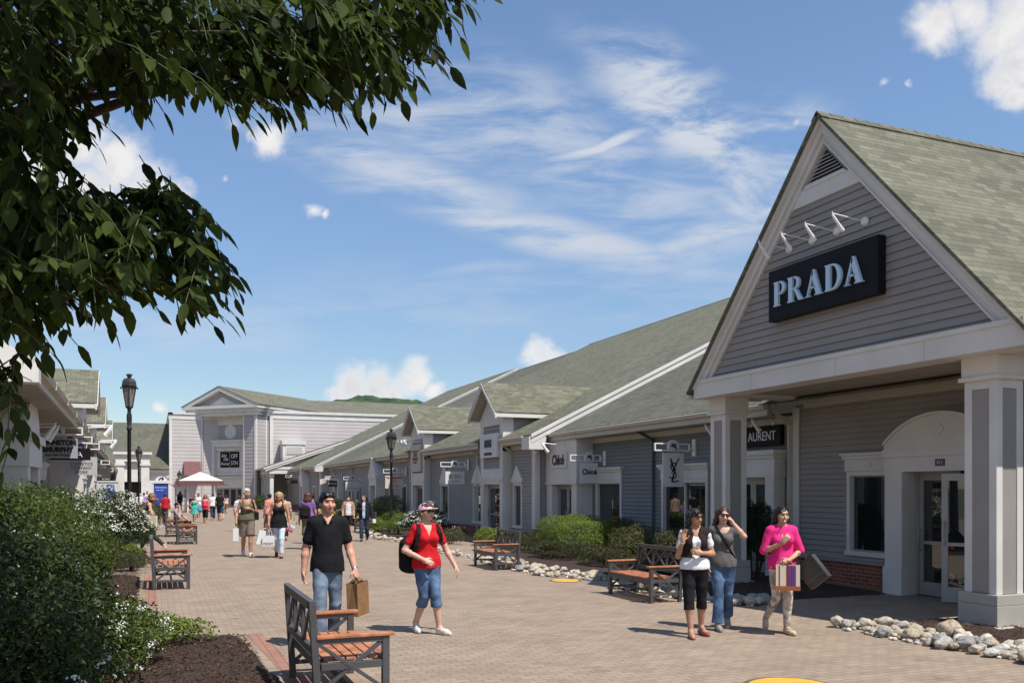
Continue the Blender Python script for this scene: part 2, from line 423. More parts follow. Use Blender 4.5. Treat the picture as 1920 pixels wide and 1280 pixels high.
# ================================================================== ground
PAVER = brick_mat('street_pavers', (.325, .246, .182), (.262, .200, .148), (.16, .128, .10), .205, .105, .0055, None, .85, .6, .006, .5, .17, 1.1, 0., .25, .22)
EDGE = brick_mat('red_edging_bricks', (.33, .17, .12), (.28, .145, .105), (.15, .10, .08), .105, .21, .005, None, .85, .5, .006, .0, .15, 2.)
MULCH = mat('bark_mulch', (.042, .022, .014), .95, .55, 26., bump=.9, bscale=70., detail=8)
def sheet(name, poly, z, m):
    mb = MB(); mb.add([(x, y, z) for x, y in poly], [tuple(range(len(poly)))])
    a = sum(poly[i][0]*poly[(i+1) % len(poly)][1]-poly[(i+1) % len(poly)][0]*poly[i][1] for i in range(len(poly)))
    if a < 0: mb.f[0] = tuple(reversed(mb.f[0]))
    return tag(mb.build(name, m), kind='structure')
sheet('ground', [(-3000, -3000), (3000, -3000), (3000, 3000), (-3000, 3000)], -.008, mat('far_ground', (.10, .12, .06), .95, .3, .01))
sheet('pavement', [(-30, -20), (45, -20), (45, 135), (-30, 135)], 0., PAVER)
def mound(name, poly, h=.05, n=1):
    """planting bed: a bark surface that rises a few cm above the paving, with ragged noise relief"""
    xs = [p[0] for p in poly]; ys = [p[1] for p in poly]
    st = .11
    nx = max(2, int((max(xs)-min(xs))/st)); ny = max(2, int((max(ys)-min(ys))/st))
    if nx*ny > 30000: k = math.sqrt(nx*ny/30000); nx = int(nx/k); ny = int(ny/k)
    def inside(x, y):
        c = False; j = len(poly)-1
        for i in range(len(poly)):
            if (poly[i][1] > y) != (poly[j][1] > y) and x < (poly[j][0]-poly[i][0])*(y-poly[i][1])/(poly[j][1]-poly[i][1])+poly[i][0]: c = not c
            j = i
        return c
    def dist(x, y):
        d = 9
        for i in range(len(poly)):
            ax, ay = poly[i]; bx, by = poly[(i+1) % len(poly)]
            l = (bx-ax)**2+(by-ay)**2; t = max(0, min(1, ((x-ax)*(bx-ax)+(y-ay)*(by-ay))/l))
            d = min(d, math.hypot(x-ax-t*(bx-ax), y-ay-t*(by-ay)))
        return d
    x0, x1, y0, y1 = min(xs)-.1, max(xs)+.1, min(ys)-.1, max(ys)+.1
    mb = MB(); mb.sm = True; vs = []
    for j in range(ny+1):
        for i in range(nx+1):
            x = x0+(x1-x0)*i/nx; y = y0+(y1-y0)*j/ny; d = dist(x, y)
            nz = mnoise.noise((x*5, y*5, 3.))*.02 + mnoise.noise((x*17, y*17, 1.))*.012
            z = (-.03 + min(1, d/.25)*(h+.03) + nz) if inside(x, y) else -.03 - min(d, .3)*.2 + nz*.8
            vs.append((x, y, z))
    fs = [(j*(nx+1)+i, j*(nx+1)+i+1, (j+1)*(nx+1)+i+1, (j+1)*(nx+1)+i) for j in range(ny) for i in range(nx)]
    fs = [f for f in fs if max(vs[k][2] for k in f) > -.02]
    mb.add(vs, fs)
    return tag(mb.build(name, MULCH), kind='structure')
BED_NEAR = [(-3.2, 4.0), (1.27, 4.0), (1.27, 9.0), (1.12, 12.15), (.1, 12.6), (-3.2, 12.8)]
BED_MID = [(-3.2, 15.6), (-.16, 15.6), (-.22, 21.2), (-3.2, 21.6)]
BED_FAR = [(-3.4, 23.4), (-.13, 23.4), (-.16, 30.2), (-3.4, 30.6)]
BED_LAST = [(-3.4, 33.5), (-.1, 33.5), (-.3, 62), (-3.4, 62)]
for k, p in enumerate((BED_NEAR, BED_MID, BED_FAR, BED_LAST)): mound('planting_bed', p)
BED_R1 = [(9.3, 17.0), (13., 15.9), (13., 28.6), (11.9, 28.6), (9.2, 26.4), (8.35, 22.0), (8.3, 18.6)]
BED_R2 = [(10.9, 28.9), (11.75, 28.7), (11.75, 30.), (10.9, 30.2)]
BED_R3 = [(8.7, 29.6), (10.6, 31.), (11.2, 34.), (11.4, 39.5), (9.6, 41), (8.1, 36)]
BED_R4 = [(9.4, 43.5), (11.5, 43.5), (11.5, 68.), (9.6, 68.)]
BED_P1 = [(9.55, 12.35), (12.7, 12.35), (12.9, 15.8), (9.2, 16.6), (9.0, 14.2)]
BED_P2 = [(10.0, 4.0), (13., 4.0), (13., 9.6), (11.9, 10.0), (9.75, 9.6), (9.7, 7.2)]
for p in (BED_R1, BED_R3, BED_R4, BED_P1, BED_P2): mound('planting_bed', p)
# brick edging beside the left-hand beds
def edging(pts, w=.2, z=.004):
    mb = MB(); 
    for (a, b) in zip(pts[:-1], pts[1:]):
        a = Vector((*a, z)); b = Vector((*b, z)); n = (b-a).normalized().cross(Vector((0, 0, 1)))*w
        mb.add([a, a+n, b+n, b], [(0, 1, 2, 3)])
    return tag(mb.build('brick_edging', EDGE), kind='structure')
edging([(1.28, 4.0), (1.28, 9.0), (1.13, 12.2)]); edging([(-.15, 15.5), (-.21, 21.3)]); edging([(-.12, 23.3), (-.15, 30.3)])
# hills on the horizon, wooded
def hill(name, u0, u1, vt, D, seed):
    mb = MB(); mb.sm = True
    n = 60; m = 12; vs = []
    for i in range(n+1):
        u = u0+(u1-u0)*i/n
        for j in range(m+1):
            d = D + (j-4)*60
            x, y = GD(u, d)
            k = math.sin(math.pi*i/n)**.35 * max(0, 1-((j-4)/ (4. if j < 4 else 8.))**2)
            h = 1.95 + (HV-vt)*D/FPX
            z = k*h*(1+.10*mnoise.noise((i*.15, seed, 0))) + k*(mnoise.noise((i*1.1, j*1.7, seed))*2.4 + mnoise.noise((i*2.7, j*3.1, seed))*1.6) - 2
            vs.append((x, y, z))
    mb.add(vs, [(i*(m+1)+j, (i+1)*(m+1)+j, (i+1)*(m+1)+j+1, i*(m+1)+j+1) for i in range(n) for j in range(m)])
    return tag(mb.build(name, HILL), kind='structure')
HILL = mat('wooded_hill', (.018, .040, .014), 1., .6, .09, bump=1., bscale=.25, detail=9, col2=(.034, .062, .022))
hill('hills', 330, 1150, 741, 900, 1.3); hill('hills', 120, 460, 797, 950, 5.1)
# ================================================================== buildings
SLOPE = .497
def window(fr, root, a0, a1, z0, z1, rec=.07, hood=None, casing=.1, mull=0, sill=True):
    c = casing; mb = MB()
    for q in ((a0-c, a0, z0, z1+c), (a1, a1+c, z0, z1+c), (a0, a1, z1, z1+c)): fr.box(mb, *q, -rec, .045)
    fr.box(mb, a0-c-.03, a1+c+.03, z0-.09, z0, -rec, .075)
    for k in range(1, mull+1):
        am = a0+(a1-a0)*k/(mull+1); fr.box(mb, am-.025, am+.025, z0, z1, -rec, .0)
    w = mb.build('window', WHITE, root)
    g = MB(); g.add([fr.P(a0,z0,-rec+.01), fr.P(a1,z0,-rec+.01), fr.P(a1,z1,-rec+.01), fr.P(a0,z1,-rec+.01)], [(0,1,2,3)])
    g.build('pane', GLASS, w)
    i = MB()
    for (x, y, p, q) in ((a0, a0+.03, z0, z1), (a1-.03, a1, z0, z1), (a0+.03, a1-.03, z1-.03, z1), (a0+.03, a1-.03, z0, z0+.03)): fr.box(i, x, y, p, q, -rec+.012, -rec+.03)
    i.build('sash', mat('sash_grey', (.30, .30, .29), .5, .05), w)
    if hood:
        h = MB(); x0, x1 = a0-c-.05, a1+c+.05; zb = z1+c
        if hood == 'point':
            fr.box(h, x0, x1, zb, zb+.06, -.02, .10)
            fr.poly(h, [(x0-.02, zb+.06), (x1+.02, zb+.06), (x1+.02, zb+.12), ((x0+x1)/2, zb+.12+(x1-x0)*.55), (x0-.02, zb+.12)], -.02, .08)
        else:
            fr.box(h, x0+.03, x1-.03, zb, zb+.26, -.02, .06); fr.box(h, x0-.01, x1+.01, zb+.26, zb+.33, -.02, .10); fr.box(h, x0-.05, x1+.05, zb+.33, zb+.40, -.02, .14)
        h.build('window_hood', WHITE, root)
    return w
def door_pair(fr, root, a0, a1, z1, o, leaves=2, z0=.02, handle_side=1):
    """aluminium framed glass door in a recess, its face o in front of the wall plane"""
    mb = MB(); t = .05
    fr.box(mb, a0, a0+t, z0, z1, o-.06, o+.02); fr.box(mb, a1-t, a1, z0, z1, o-.06, o+.02); fr.box(mb, a0+t, a1-t, z1-t, z1, o-.06, o+.02)
    d = mb.build('door_frame', ALU, root)
    w = (a1-a0-2*t)/leaves
    for k in range(leaves):
        x0 = a0+t+k*w+.004; x1 = x0+w-.008; m = MB(); zz = z1-t-.004
        fr.box(m, x0, x0+.09, z0, zz, o-.045, o); fr.box(m, x1-.09, x1, z0, zz, o-.045, o)
        fr.box(m, x0+.09, x1-.09, zz-.1, zz, o-.045, o); fr.box(m, x0+.09, x1-.09, z0, z0+.24, o-.045, o); fr.box(m, x0+.09, x1-.09, .94, 1.0, o-.045, o-.004)
        dd = m.build('door', ALU, root)
        g = MB(); g.add([fr.P(x0+.08,z0+.2,o-.025), fr.P(x1-.08,z0+.2,o-.025), fr.P(x1-.08,zz-.08,o-.025), fr.P(x0+.08,zz-.08,o-.025)], [(0,1,2,3)]); g.build('pane', GLASS, dd)
        h = MB(); hx = x1-.05 if (k == 0) == (handle_side > 0) else x0+.05
        h.tube([fr.P(hx,.82,o), fr.P(hx,.82,o+.07), fr.P(hx,1.2,o+.07), fr.P(hx,1.2,o)], .013, 6); h.build('handle', ALU, dd)
def downspout(fr, root, a, ztop, eave_o, o=.06, m=None, da=.0, zbot=.12, elbow=True):
    mb = MB(); w, h = .085, .065
    pts = [fr.P(a+da, ztop, eave_o-.06), fr.P(a+da, ztop-.14, eave_o-.06), fr.P(a, ztop-.42, o), fr.P(a, zbot, o)]
    for p, q in zip(pts[:-1], pts[1:]):
        mb.bar(p, q, w, h, up=fr.d)
    if elbow: mb.bar(fr.P(a, zbot+.02, o), fr.P(a, zbot-.08, o+.16), w, h, up=fr.d)
    return mb.build('downspout', m or CREAM, root)
def eave(fr, root, a0, a1, z, o_e, o_w=0., seg=True):
    """gutter, fascia and soffit along an eave whose edge is o_e in front of the wall"""
    mb = MB()
    prof = [(o_e-.01, z-.01), (o_e+.10, z-.01), (o_e+.115, z-.03), (o_e+.10, z-.05), (o_e+.075, z-.11), (o_e-.01, z-.13)]
    vs = [fr.P(a0, q, p) for p, q in prof] + [fr.P(a1, q, p) for p, q in prof]; n = len(prof)
    mb.add(vs, [(i, (i+1) % n, (i+1) % n+n, i+n) for i in range(n)] + [tuple(reversed(range(n))), tuple(range(n, 2*n))])
    k = a0+3
    while seg and k < a1-1: fr.box(mb, k, k+.03, z-.135, z-.005, o_e+.02, o_e+.118); k += 3.1
    mb.build('gutter', CREAM, root)
    m = MB(); fr.box(m, a0, a1, z-.24, z-.0, o_e-.045, o_e-.012); fr.box(m, a0, a1, z-.40, z-.262, o_w+.022, o_w+.06)
    m.build('fascia', CREAM, root)
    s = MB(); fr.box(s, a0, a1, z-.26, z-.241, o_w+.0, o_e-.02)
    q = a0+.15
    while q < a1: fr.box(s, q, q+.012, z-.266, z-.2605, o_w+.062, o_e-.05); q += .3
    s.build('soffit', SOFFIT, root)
def rake(mb, y, t0, z0, t1, z1, w=.3, dy=-.05, cap=True):
    """sloping white board in the plane y=const from the eave (t0,z0) to (t1,z1), top edge on that line"""
    mb.prism([(t0, y, z0-w), (t1, y, z1-w), (t1, y, z1), (t0, y, z0)], (0, dy, 0))
    mb.prism([(t0-.01, y+dy-.001, z0-.115), (t1, y+dy-.001, z1-.115), (t1, y+dy-.001, z1-.01), (t0-.01, y+dy-.001, z0-.01)], (0, -.035, 0))
def main_roof(root, y0, y1, te, ze, m, tr=28.4, th=.05, back=8.):
    mb = MB(); zr = ze+SLOPE*(tr-te)
    L = 1/math.hypot(1, SLOPE)
    mb.slab([(te, y0, ze), (te, y1, ze), (tr, y1, zr), (tr, y0, zr)], th, (0, 1, 0), (L, 0, SLOPE*L))
    mb.slab([(tr, y0, zr-.002), (tr, y1, zr-.002), (tr+back, y1, zr-back*SLOPE), (tr+back, y0, zr-back*SLOPE)], th, (0, 1, 0), (L, 0, -SLOPE*L))
    r = mb.build('roof', m, root)
    c = MB(); y = y0
    while y < y1-.05:
        ye = min(y+.28, y1); c.slab([(tr-.14, y, zr-.05), (tr-.14, ye, zr-.05), (tr, ye, zr+.028), (tr, y, zr+.028)], .02, (0, 1, 0), (L, 0, SLOPE*L)); y += .285
    c.build('ridge_cap', m, r)
    return zr
def base_course(fr, root, a0, a1, hs, zt=.5, back=False):
    """red brick plinth with its sloping sill"""
    ivs = holes(a0, a1, hs)(.2); mb = MB(); sl = MB()
    for p, q in ivs:
        o0, o1 = -.05, .05
        P = [fr.P(p,-.05,o1), fr.P(q,-.05,o1), fr.P(q,zt-.06,o1), fr.P(p,zt-.06,o1)]; mb.add(P, [(0,1,2,3)], [[(p,0),(q,0),(q,zt),(p,zt)]])
        for e in (p, q): mb.add([fr.P(e,-.05,o0), fr.P(e,-.05,o1), fr.P(e,zt-.06,o1), fr.P(e,zt-.06,o0)], [(0,1,2,3)], [[(0,0),(.1,0),(.1,zt),(0,zt)]])
        sl.hexa([fr.P(p-.005,zt-.06,-.05), fr.P(q+.005,zt-.06,-.05), fr.P(q+.005,zt-.06,.10), fr.P(p-.005,zt-.06,.10), fr.P(p-.005,zt+.04,-.05), fr.P(q+.005,zt+.04,-.05), fr.P(q+.005,zt-.02,.10), fr.P(p-.005,zt-.02,.10)])
    mb.build('brick_base', BRICK, root); sl.build('base_sill', SID_GREY, root)
def clap_wall(fr, root, a0, a1, z0, z1, hs, m, name='wall', bh=.115, out=.028):
    mb = MB(); fr.siding(mb, holes(a0, a1, hs), z0, z1, bh, out); backwall(fr, a0, a1, z0, z1, hs, mb, -.004)
    return mb.build(name, m, root)
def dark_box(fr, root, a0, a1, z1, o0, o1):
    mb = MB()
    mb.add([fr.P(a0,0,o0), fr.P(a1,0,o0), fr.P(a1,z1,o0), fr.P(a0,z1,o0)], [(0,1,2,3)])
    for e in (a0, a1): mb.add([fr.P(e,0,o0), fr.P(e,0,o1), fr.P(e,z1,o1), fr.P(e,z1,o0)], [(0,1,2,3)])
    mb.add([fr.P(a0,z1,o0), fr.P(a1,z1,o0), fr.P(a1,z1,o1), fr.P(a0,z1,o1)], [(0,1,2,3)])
    return mb

# ------------------------------------------------------------------ 1. shop with the gabled portico (nearest right)
def portico_shop():
    root = thing('shop_building', 'nearest right-hand shop, grey clapboard with a steep gabled portico on two square pillars', 'shop', (11.7, 11.7, 0))
    f = FR(13., 0, (0, 1), (-1, 0))
    hs = [(12.9, 13.86, .62, 2.2), (10.35, 12.35, 0, 2.5)]
    clap_wall(f, root, 4., 15.5, .52, 3.75, hs, SID_GREY)
    base_course(f, root, 4., 15.5, [(10.1, 12.55, 0, 2)], .52)
    # window and its entablature
    window(f, root, 12.9, 13.84, .70, 2.2, casing=.09)
    m = MB(); f.box(m, 12.62, 13.96, 2.292, 2.53, .02, .07); f.box(m, 12.62, 13.99, 2.53, 2.60, .02, .11); f.box(m, 12.62, 14.02, 2.60, 2.65, .02, .15)
    m.build('window_hood', WHITE, root)
    sb = MB(); f.box(sb, 13.25, 13.37, 2.36, 2.48, .07, .10); sb.build('alarm_box', WHITE, root)
    # door surround: two piers, lintel, segmental arch
    p = MB()
    for a0, a1 in ((12.17, 12.57), (10.13, 10.53)):
        f.box(p, a0, a1, .5, 2.27, -.5, .40); f.box(p, a0-.02, a1+.02, 0, .5, -.5, .43)
    f.box(p, 10.53, 12.17, 2.25, 2.27, -.5, .40)
    f.box(p, 10.11, 12.59, 2.27, 2.52, -.0, .40); f.box(p, 10.09, 12.61, 2.52, 2.66, -.0, .43)
    p.build('door_surround', WHITE, root)
    ar = MB(); c0, hw, rise, zs = 11.35, 1.23, .50, 2.74
    Rr = (hw*hw+rise*rise)/(2*rise); n = 20
    arc = [(c0+hw-2*hw*k/n, zs+math.sqrt(Rr*Rr-(hw-2*hw*k/n)**2)-(Rr-rise)) for k in range(n+1)]
    f.poly(ar, [(c0-hw, 2.66), (c0+hw, 2.66)] + arc, 0., .41)
    for k in range(n):
        (a, z), (b, y) = arc[k], arc[k+1]
        ar.hexa([f.P(a,z,0), f.P(b,y,0), f.P(b,y,.45), f.P(a,z,.45), f.P(a,z+.05,0), f.P(b,y+.05,0), f.P(b,y+.05,.45), f.P(a,z+.05,.45)])
    ar.build('arch', WHITE, root)
    md = MB(); q = [f.P(11.35+.1*math.cos(2*math.pi*k/18), 2.98+.1*math.sin(2*math.pi*k/18), .41) for k in range(18)]; md.prism(q, (-.03, 0, 0)); md.build('round_medallion', WHITE, root)
    npl = MB(); f.box(npl, 11.22, 11.42, 2.34, 2.46, .40, .41); npl.build('number_plate', mat('number_plate', (.06, .05, .09), .4), root)
    nm = text_mb('812', .085, f, 11.32, 2.40, .413, .004, flip=-1); nm.build('number', mat('pale_lettering', (.6, .6, .62), .5, .02), root)
    # doors: fixed leaf, and the leaf that stands open to the street
    door_pair(f, root, 11.2, 12.15, 2.25, .05, 1, handle_side=1)
    g = FR(12.43, 11.14, (.51, -.86), (-.86, -.51))
    o = 0.; m = MB()
    g.box(m, 0, .1, .02, 2.2, -.045, 0); g.box(m, .86, .96, .02, 2.2, -.045, 0); g.box(m, .1, .86, 2.08, 2.2, -.045, 0); g.box(m, .1, .86, .02, .28, -.045, 0); g.box(m, .1, .86, .97, 1.03, -.04, -.005)
    d = m.build('door', ALU, root); tag(d, 'glass door leaf standing ajar')
    gl = MB(); gl.add([g.P(.09,.25,-.02), g.P(.87,.25,-.02), g.P(.87,2.1,-.02), g.P(.09,2.1,-.02)], [(0,1,2,3)]); gl.build('pane', GLASS, d)
    h = MB()
    for z in (1.02, 1.36): h.tube([g.P(.05,z,-.1), g.P(.05,z,.09)], .012, 6)
    h.tube([g.P(.05,.98,.09), g.P(.05,1.40,.09)], .014, 6); h.build('handle', ALU, d)
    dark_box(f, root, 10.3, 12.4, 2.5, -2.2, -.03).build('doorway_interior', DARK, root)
    # corner board at the far end of the wall
    c = MB(); f.box(c, 15.35, 15.55, .55, 3.7, .022, .05); c.build('corner_board', WHITE, root)
    # main roof behind the portico
    main_roof(root, 3.5, 15.6, 12.3, 3.8, ROOF_D)
    # ---- portico
    yc, hw, z0, zp, tf = 11.75, 3.69, 4.12, 8.2, 10.4
    k = (zp-z0)/hw
    rf = MB(); Lh = math.hypot(1, k)
    yl, yh = yc-hw-.22, yc+hw+.22; ze = z0-.22*k
    for s_, ye in ((-1, yl), (1, yh)):
        rf.slab([(tf-.12, ye, ze+.05), (tf-.12, yc, zp+.05), (21., yc, zp+.05), (21., ye, ze+.05)], .05, (1, 0, 0), (0, -s_/Lh, k/Lh))
    r = rf.build('roof', ROOF, root)
    cp = MB(); x = tf-.12
    while x < 20.9:
        for s_ in (-1, 1): cp.slab([(x, yc, zp+.082), (x+.27, yc, zp+.075), (x+.27, yc+s_*.13, zp+.082-.13*k), (x, yc+s_*.13, zp+.089-.13*k)], .02, (1, 0, 0), (0, -s_/Lh, k/Lh))
        x += .27
    cp.build('ridge_cap', ROOF, r)
    fg = FR(tf+.1, 0, (0, 1), (-1, 0))      # gable wall plane
    # gable clapboards
    zc = 6.86
    def iv(z):
        w = (zp-.44-z)/k
        return [(yc-w, yc+w)] if w > .02 else []
    gs = MB(); fg.siding(gs, iv, z0-.02, zc, .132, .03)
    gs.add([fg.P(yc-hw, z0-.1, -.003), fg.P(yc+hw, z0-.1, -.003), fg.P(yc, zp, -.003)], [(0, 1, 2)])
    gs.build('gable_siding', SID_GREY, root)
    # rake boards: wide flat board + raised outer moulding + inner moulding
    rb = MB()
    for s_ in (-1, 1):
        def Q(w0, w1, o0, o1, zlo=z0-.12):
            a = [(yc+s_*((zp-w0-zlo)/k), zlo), (yc, zp-w0), (yc, zp-w1), (yc+s_*((zp-w1-zlo)/k), zlo)]
            fg.poly(rb, a, o0, o1)
        Q(-.0, .44, -.01, .05); Q(-.0, .27, .051, .10); Q(-.02, .12, .101, .16)
        Q(.39, .44, .051, .07)
    fg.poly(rb, [(yc-(zp-.44-zc)/k, zc), (yc+(zp-.44-zc)/k, zc), (yc+(zp-.44-zc-.27)/k, zc+.27), (yc-(zp-.44-zc-.27)/k, zc+.27)], -.01, .045)
    for s_ in (-1, 1):     # joints in the boards
        pass
    rb.build('rake_board', WHITE, root)
    # louvred vent
    zb, zt = zc+.32, zp-.54
    vw = lambda z: (zp-.54-z)/k
    v = MB(); fg.poly(v, [(yc-vw(zb)-.09, zb-.06), (yc+vw(zb)+.09, zb-.06), (yc+vw(zb)+.02, zb), (yc-vw(zb)-.02, zb)], 0, .06)
    n = 8
    for i in range(n):
        za = zb+(zt-zb)*i/n; zz = za+(zt-zb)/n*.5; w0, w1 = vw(za), vw(zz)
        if w1 < .03: continue
        v.hexa([fg.P(yc-w0,za,.058), fg.P(yc+w0,za,.058), fg.P(yc+w0,za,.046), fg.P(yc-w0,za,.046), fg.P(yc-w1,zz,.022), fg.P(yc+w1,zz,.022), fg.P(yc+w1,zz,.010), fg.P(yc-w1,zz,.010)])
    vb = v.build('louvre_vent', WHITE, root)
    vd = MB(); fg.poly(vd, [(yc-vw(zb), zb), (yc+vw(zb), zb), (yc, zp-.54)], .001, .006); vd.build('vent_void', DARK, vb)
    # beam along the front and returning down the sides
    bm_ = MB(); yL, yH = yc-hw-.06, yc+hw+.06
    fg.box(bm_, yL, yH, 3.80, z0-.02, -.35, .13); fg.box(bm_, yL, yH, z0-.02, z0+.05, -.1, .15)
    for ya, yb in ((8.35, 8.78), (14.72, 15.15)): bm_.box(10.88, 13., ya, yb, 3.80, 4.1)
    bm_.build('beam', WHITE, root)
    jt = MB()
    for a in (9.6, 11.4, 13.6): fg.box(jt, a, a+.006, 3.81, z0-.03, .1305, .1315)
    jt.build('beam_joint', SID_GREY, root)
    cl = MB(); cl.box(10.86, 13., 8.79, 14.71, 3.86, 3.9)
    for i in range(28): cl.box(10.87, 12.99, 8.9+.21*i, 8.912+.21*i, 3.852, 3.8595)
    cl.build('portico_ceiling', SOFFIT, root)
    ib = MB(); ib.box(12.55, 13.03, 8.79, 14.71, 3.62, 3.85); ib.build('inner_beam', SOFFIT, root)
    gt = MB(); gt.box(tf-.05, 12.2, yH+.14, yH+.26, 3.83, 3.95); gt.build('gutter', WHITE, root)
    # pillars
    for py in (8.65, 14.86):
        q = MB(); x0, x1, y0, y1 = 10.68, 11.32, py, py+.64
        q.box(x0+.10, x1-.10, y0+.10, y1-.10, .48, 3.52)
        for (a, b) in ((x0+.06, x0+.18), (x1-.18, x1-.06)):
            for (c_, d_) in ((y0+.06, y0+.18), (y1-.18, y1-.06)): q.box(a, b, c_, d_, .48, 3.52)
        q.box(x0+.07, x1-.07, y0+.07, y1-.07, 3.34, 3.52); 
        q.box(x0+.03, x1-.03, y0+.03, y1-.03, 3.52, 3.80); q.box(x0, x1, y0, y1, 3.46, 3.519)
        pl = q.build('pillar', WHITE, root, bevel=.006)
        w = MB()
        w.box(x0+.075, x0+.1, y0+.182, y1-.182, .49, 3.335); w.box(x1-.1, x1-.075, y0+.182, y1-.182, .49, 3.335)
        w.box(x0+.182, x1-.182, y0+.075, y0+.1, .49, 3.335); w.box(x0+.182, x1-.182, y1-.1, y1-.075, .49, 3.335)
        w.build('inset_panel', PANEL, pl)
        b = MB(); b.box(x0, x1, y0, y1, .05, .33); b.box(x0+.004, x1-.004, y0+.004, y1-.004, .334, .48); b.build('plinth', PLINTH, pl, bevel=.006)
        s = MB(); s.box(x0-.12, x1+.12, y0-.12, y1+.12, -.1, .05); s.build('footing', CONC, pl, bevel=.012)
    downspout(f, root, 15.62, 3.78, .62, .07, elbow=False)
    return root
portico_shop()

# ------------------------------------------------------------------ 2. lower blue-grey section
def low_section(y0, y1, label, wall_m, wins, roof_m, doors=(), spouts=(), tw=13., te=12.3, extra=None):
    root = thing('shop_building', label, 'shop', (te, (y0+y1)/2, 0), group=None)
    f = FR(tw, 0, (0, 1), (-1, 0))
    hs = [(a-.02, b+.02, p-.02, q+.02) for a, b, p, q, *_ in wins] + [(a, b, 0, z) for a, b, z in doors]
    clap_wall(f, root, y0, y1, .52, 3.62, hs, wall_m)
    base_course(f, root, y0, y1, [(a, b, 0, z) for a, b, z in doors], .5)
    for a, b, p, q, h, ml in wins: window(f, root, a, b, p, q, hood=h, mull=ml)
    main_roof(root, y0-.05, y1+.05, te, 3.8, roof_m)
    eave(f, root, y0, y1, 3.78, tw-te)
    for s in spouts: downspout(f, root, s[0], 3.72, tw-te, .06, s[1] if len(s) > 1 else None)
    if extra: extra(f, root)
    return root
def entrance_chloe(f, root):
    # white panelled entrance bay with a plain frieze for the sign
    p = MB()
    f.box(p, 25.1, 27.46, 2.12, 3.53, -.0, .60)
    f.box(p, 25.07, 27.47, 2.08, 2.16, -.0, .63)
    f.box(p, 25.13, 25.5, .5, 2.08, -.3, .58); f.box(p, 27.0, 27.44, .5, 2.08, -.3, .58)
    f.box(p, 25.1, 25.53, -.05, .5, -.3, .61); f.box(p, 26.97, 27.46, -.05, .5, -.3, .61)
    p.build('entrance_bay', WHITE, root)
    door_pair(f, root, 25.5, 27.0, 2.08, .34, 2)
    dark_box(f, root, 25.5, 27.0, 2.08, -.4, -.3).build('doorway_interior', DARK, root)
    # hooded entrance nearer the portico
    q = MB()
    for a in (15.84, 17.55): f.box(q, a, a+.3, 0, 2.2, -.3, .32)
    f.box(q, 15.8, 17.9, 2.2, 2.62, 0, .34); f.box(q, 15.77, 17.93, 2.62, 2.70, 0, .38); f.box(q, 15.72, 17.98, 2.70, 2.80, 0, .43)
    q.build('entrance_hood', WHITE, root)
    door_pair(f, root, 16.14, 17.55, 2.2, .1, 2)
low_section(15.6, 27.45, 'blue-grey clapboard shop front with dark roof just beyond the gabled portico', SID_BLUE,
            [(18.85, 20.85, .62, 2.1, 'flat', 1), (23.3, 24.75, .62, 2.1, 'flat', 0)], ROOF_D,
            doors=[(15.84, 17.85, 2.5), (25.2, 27.4, 2.3)], spouts=[(21.35, mat('downspout_dark_teal', (.09, .115, .125), .5))], extra=entrance_chloe)

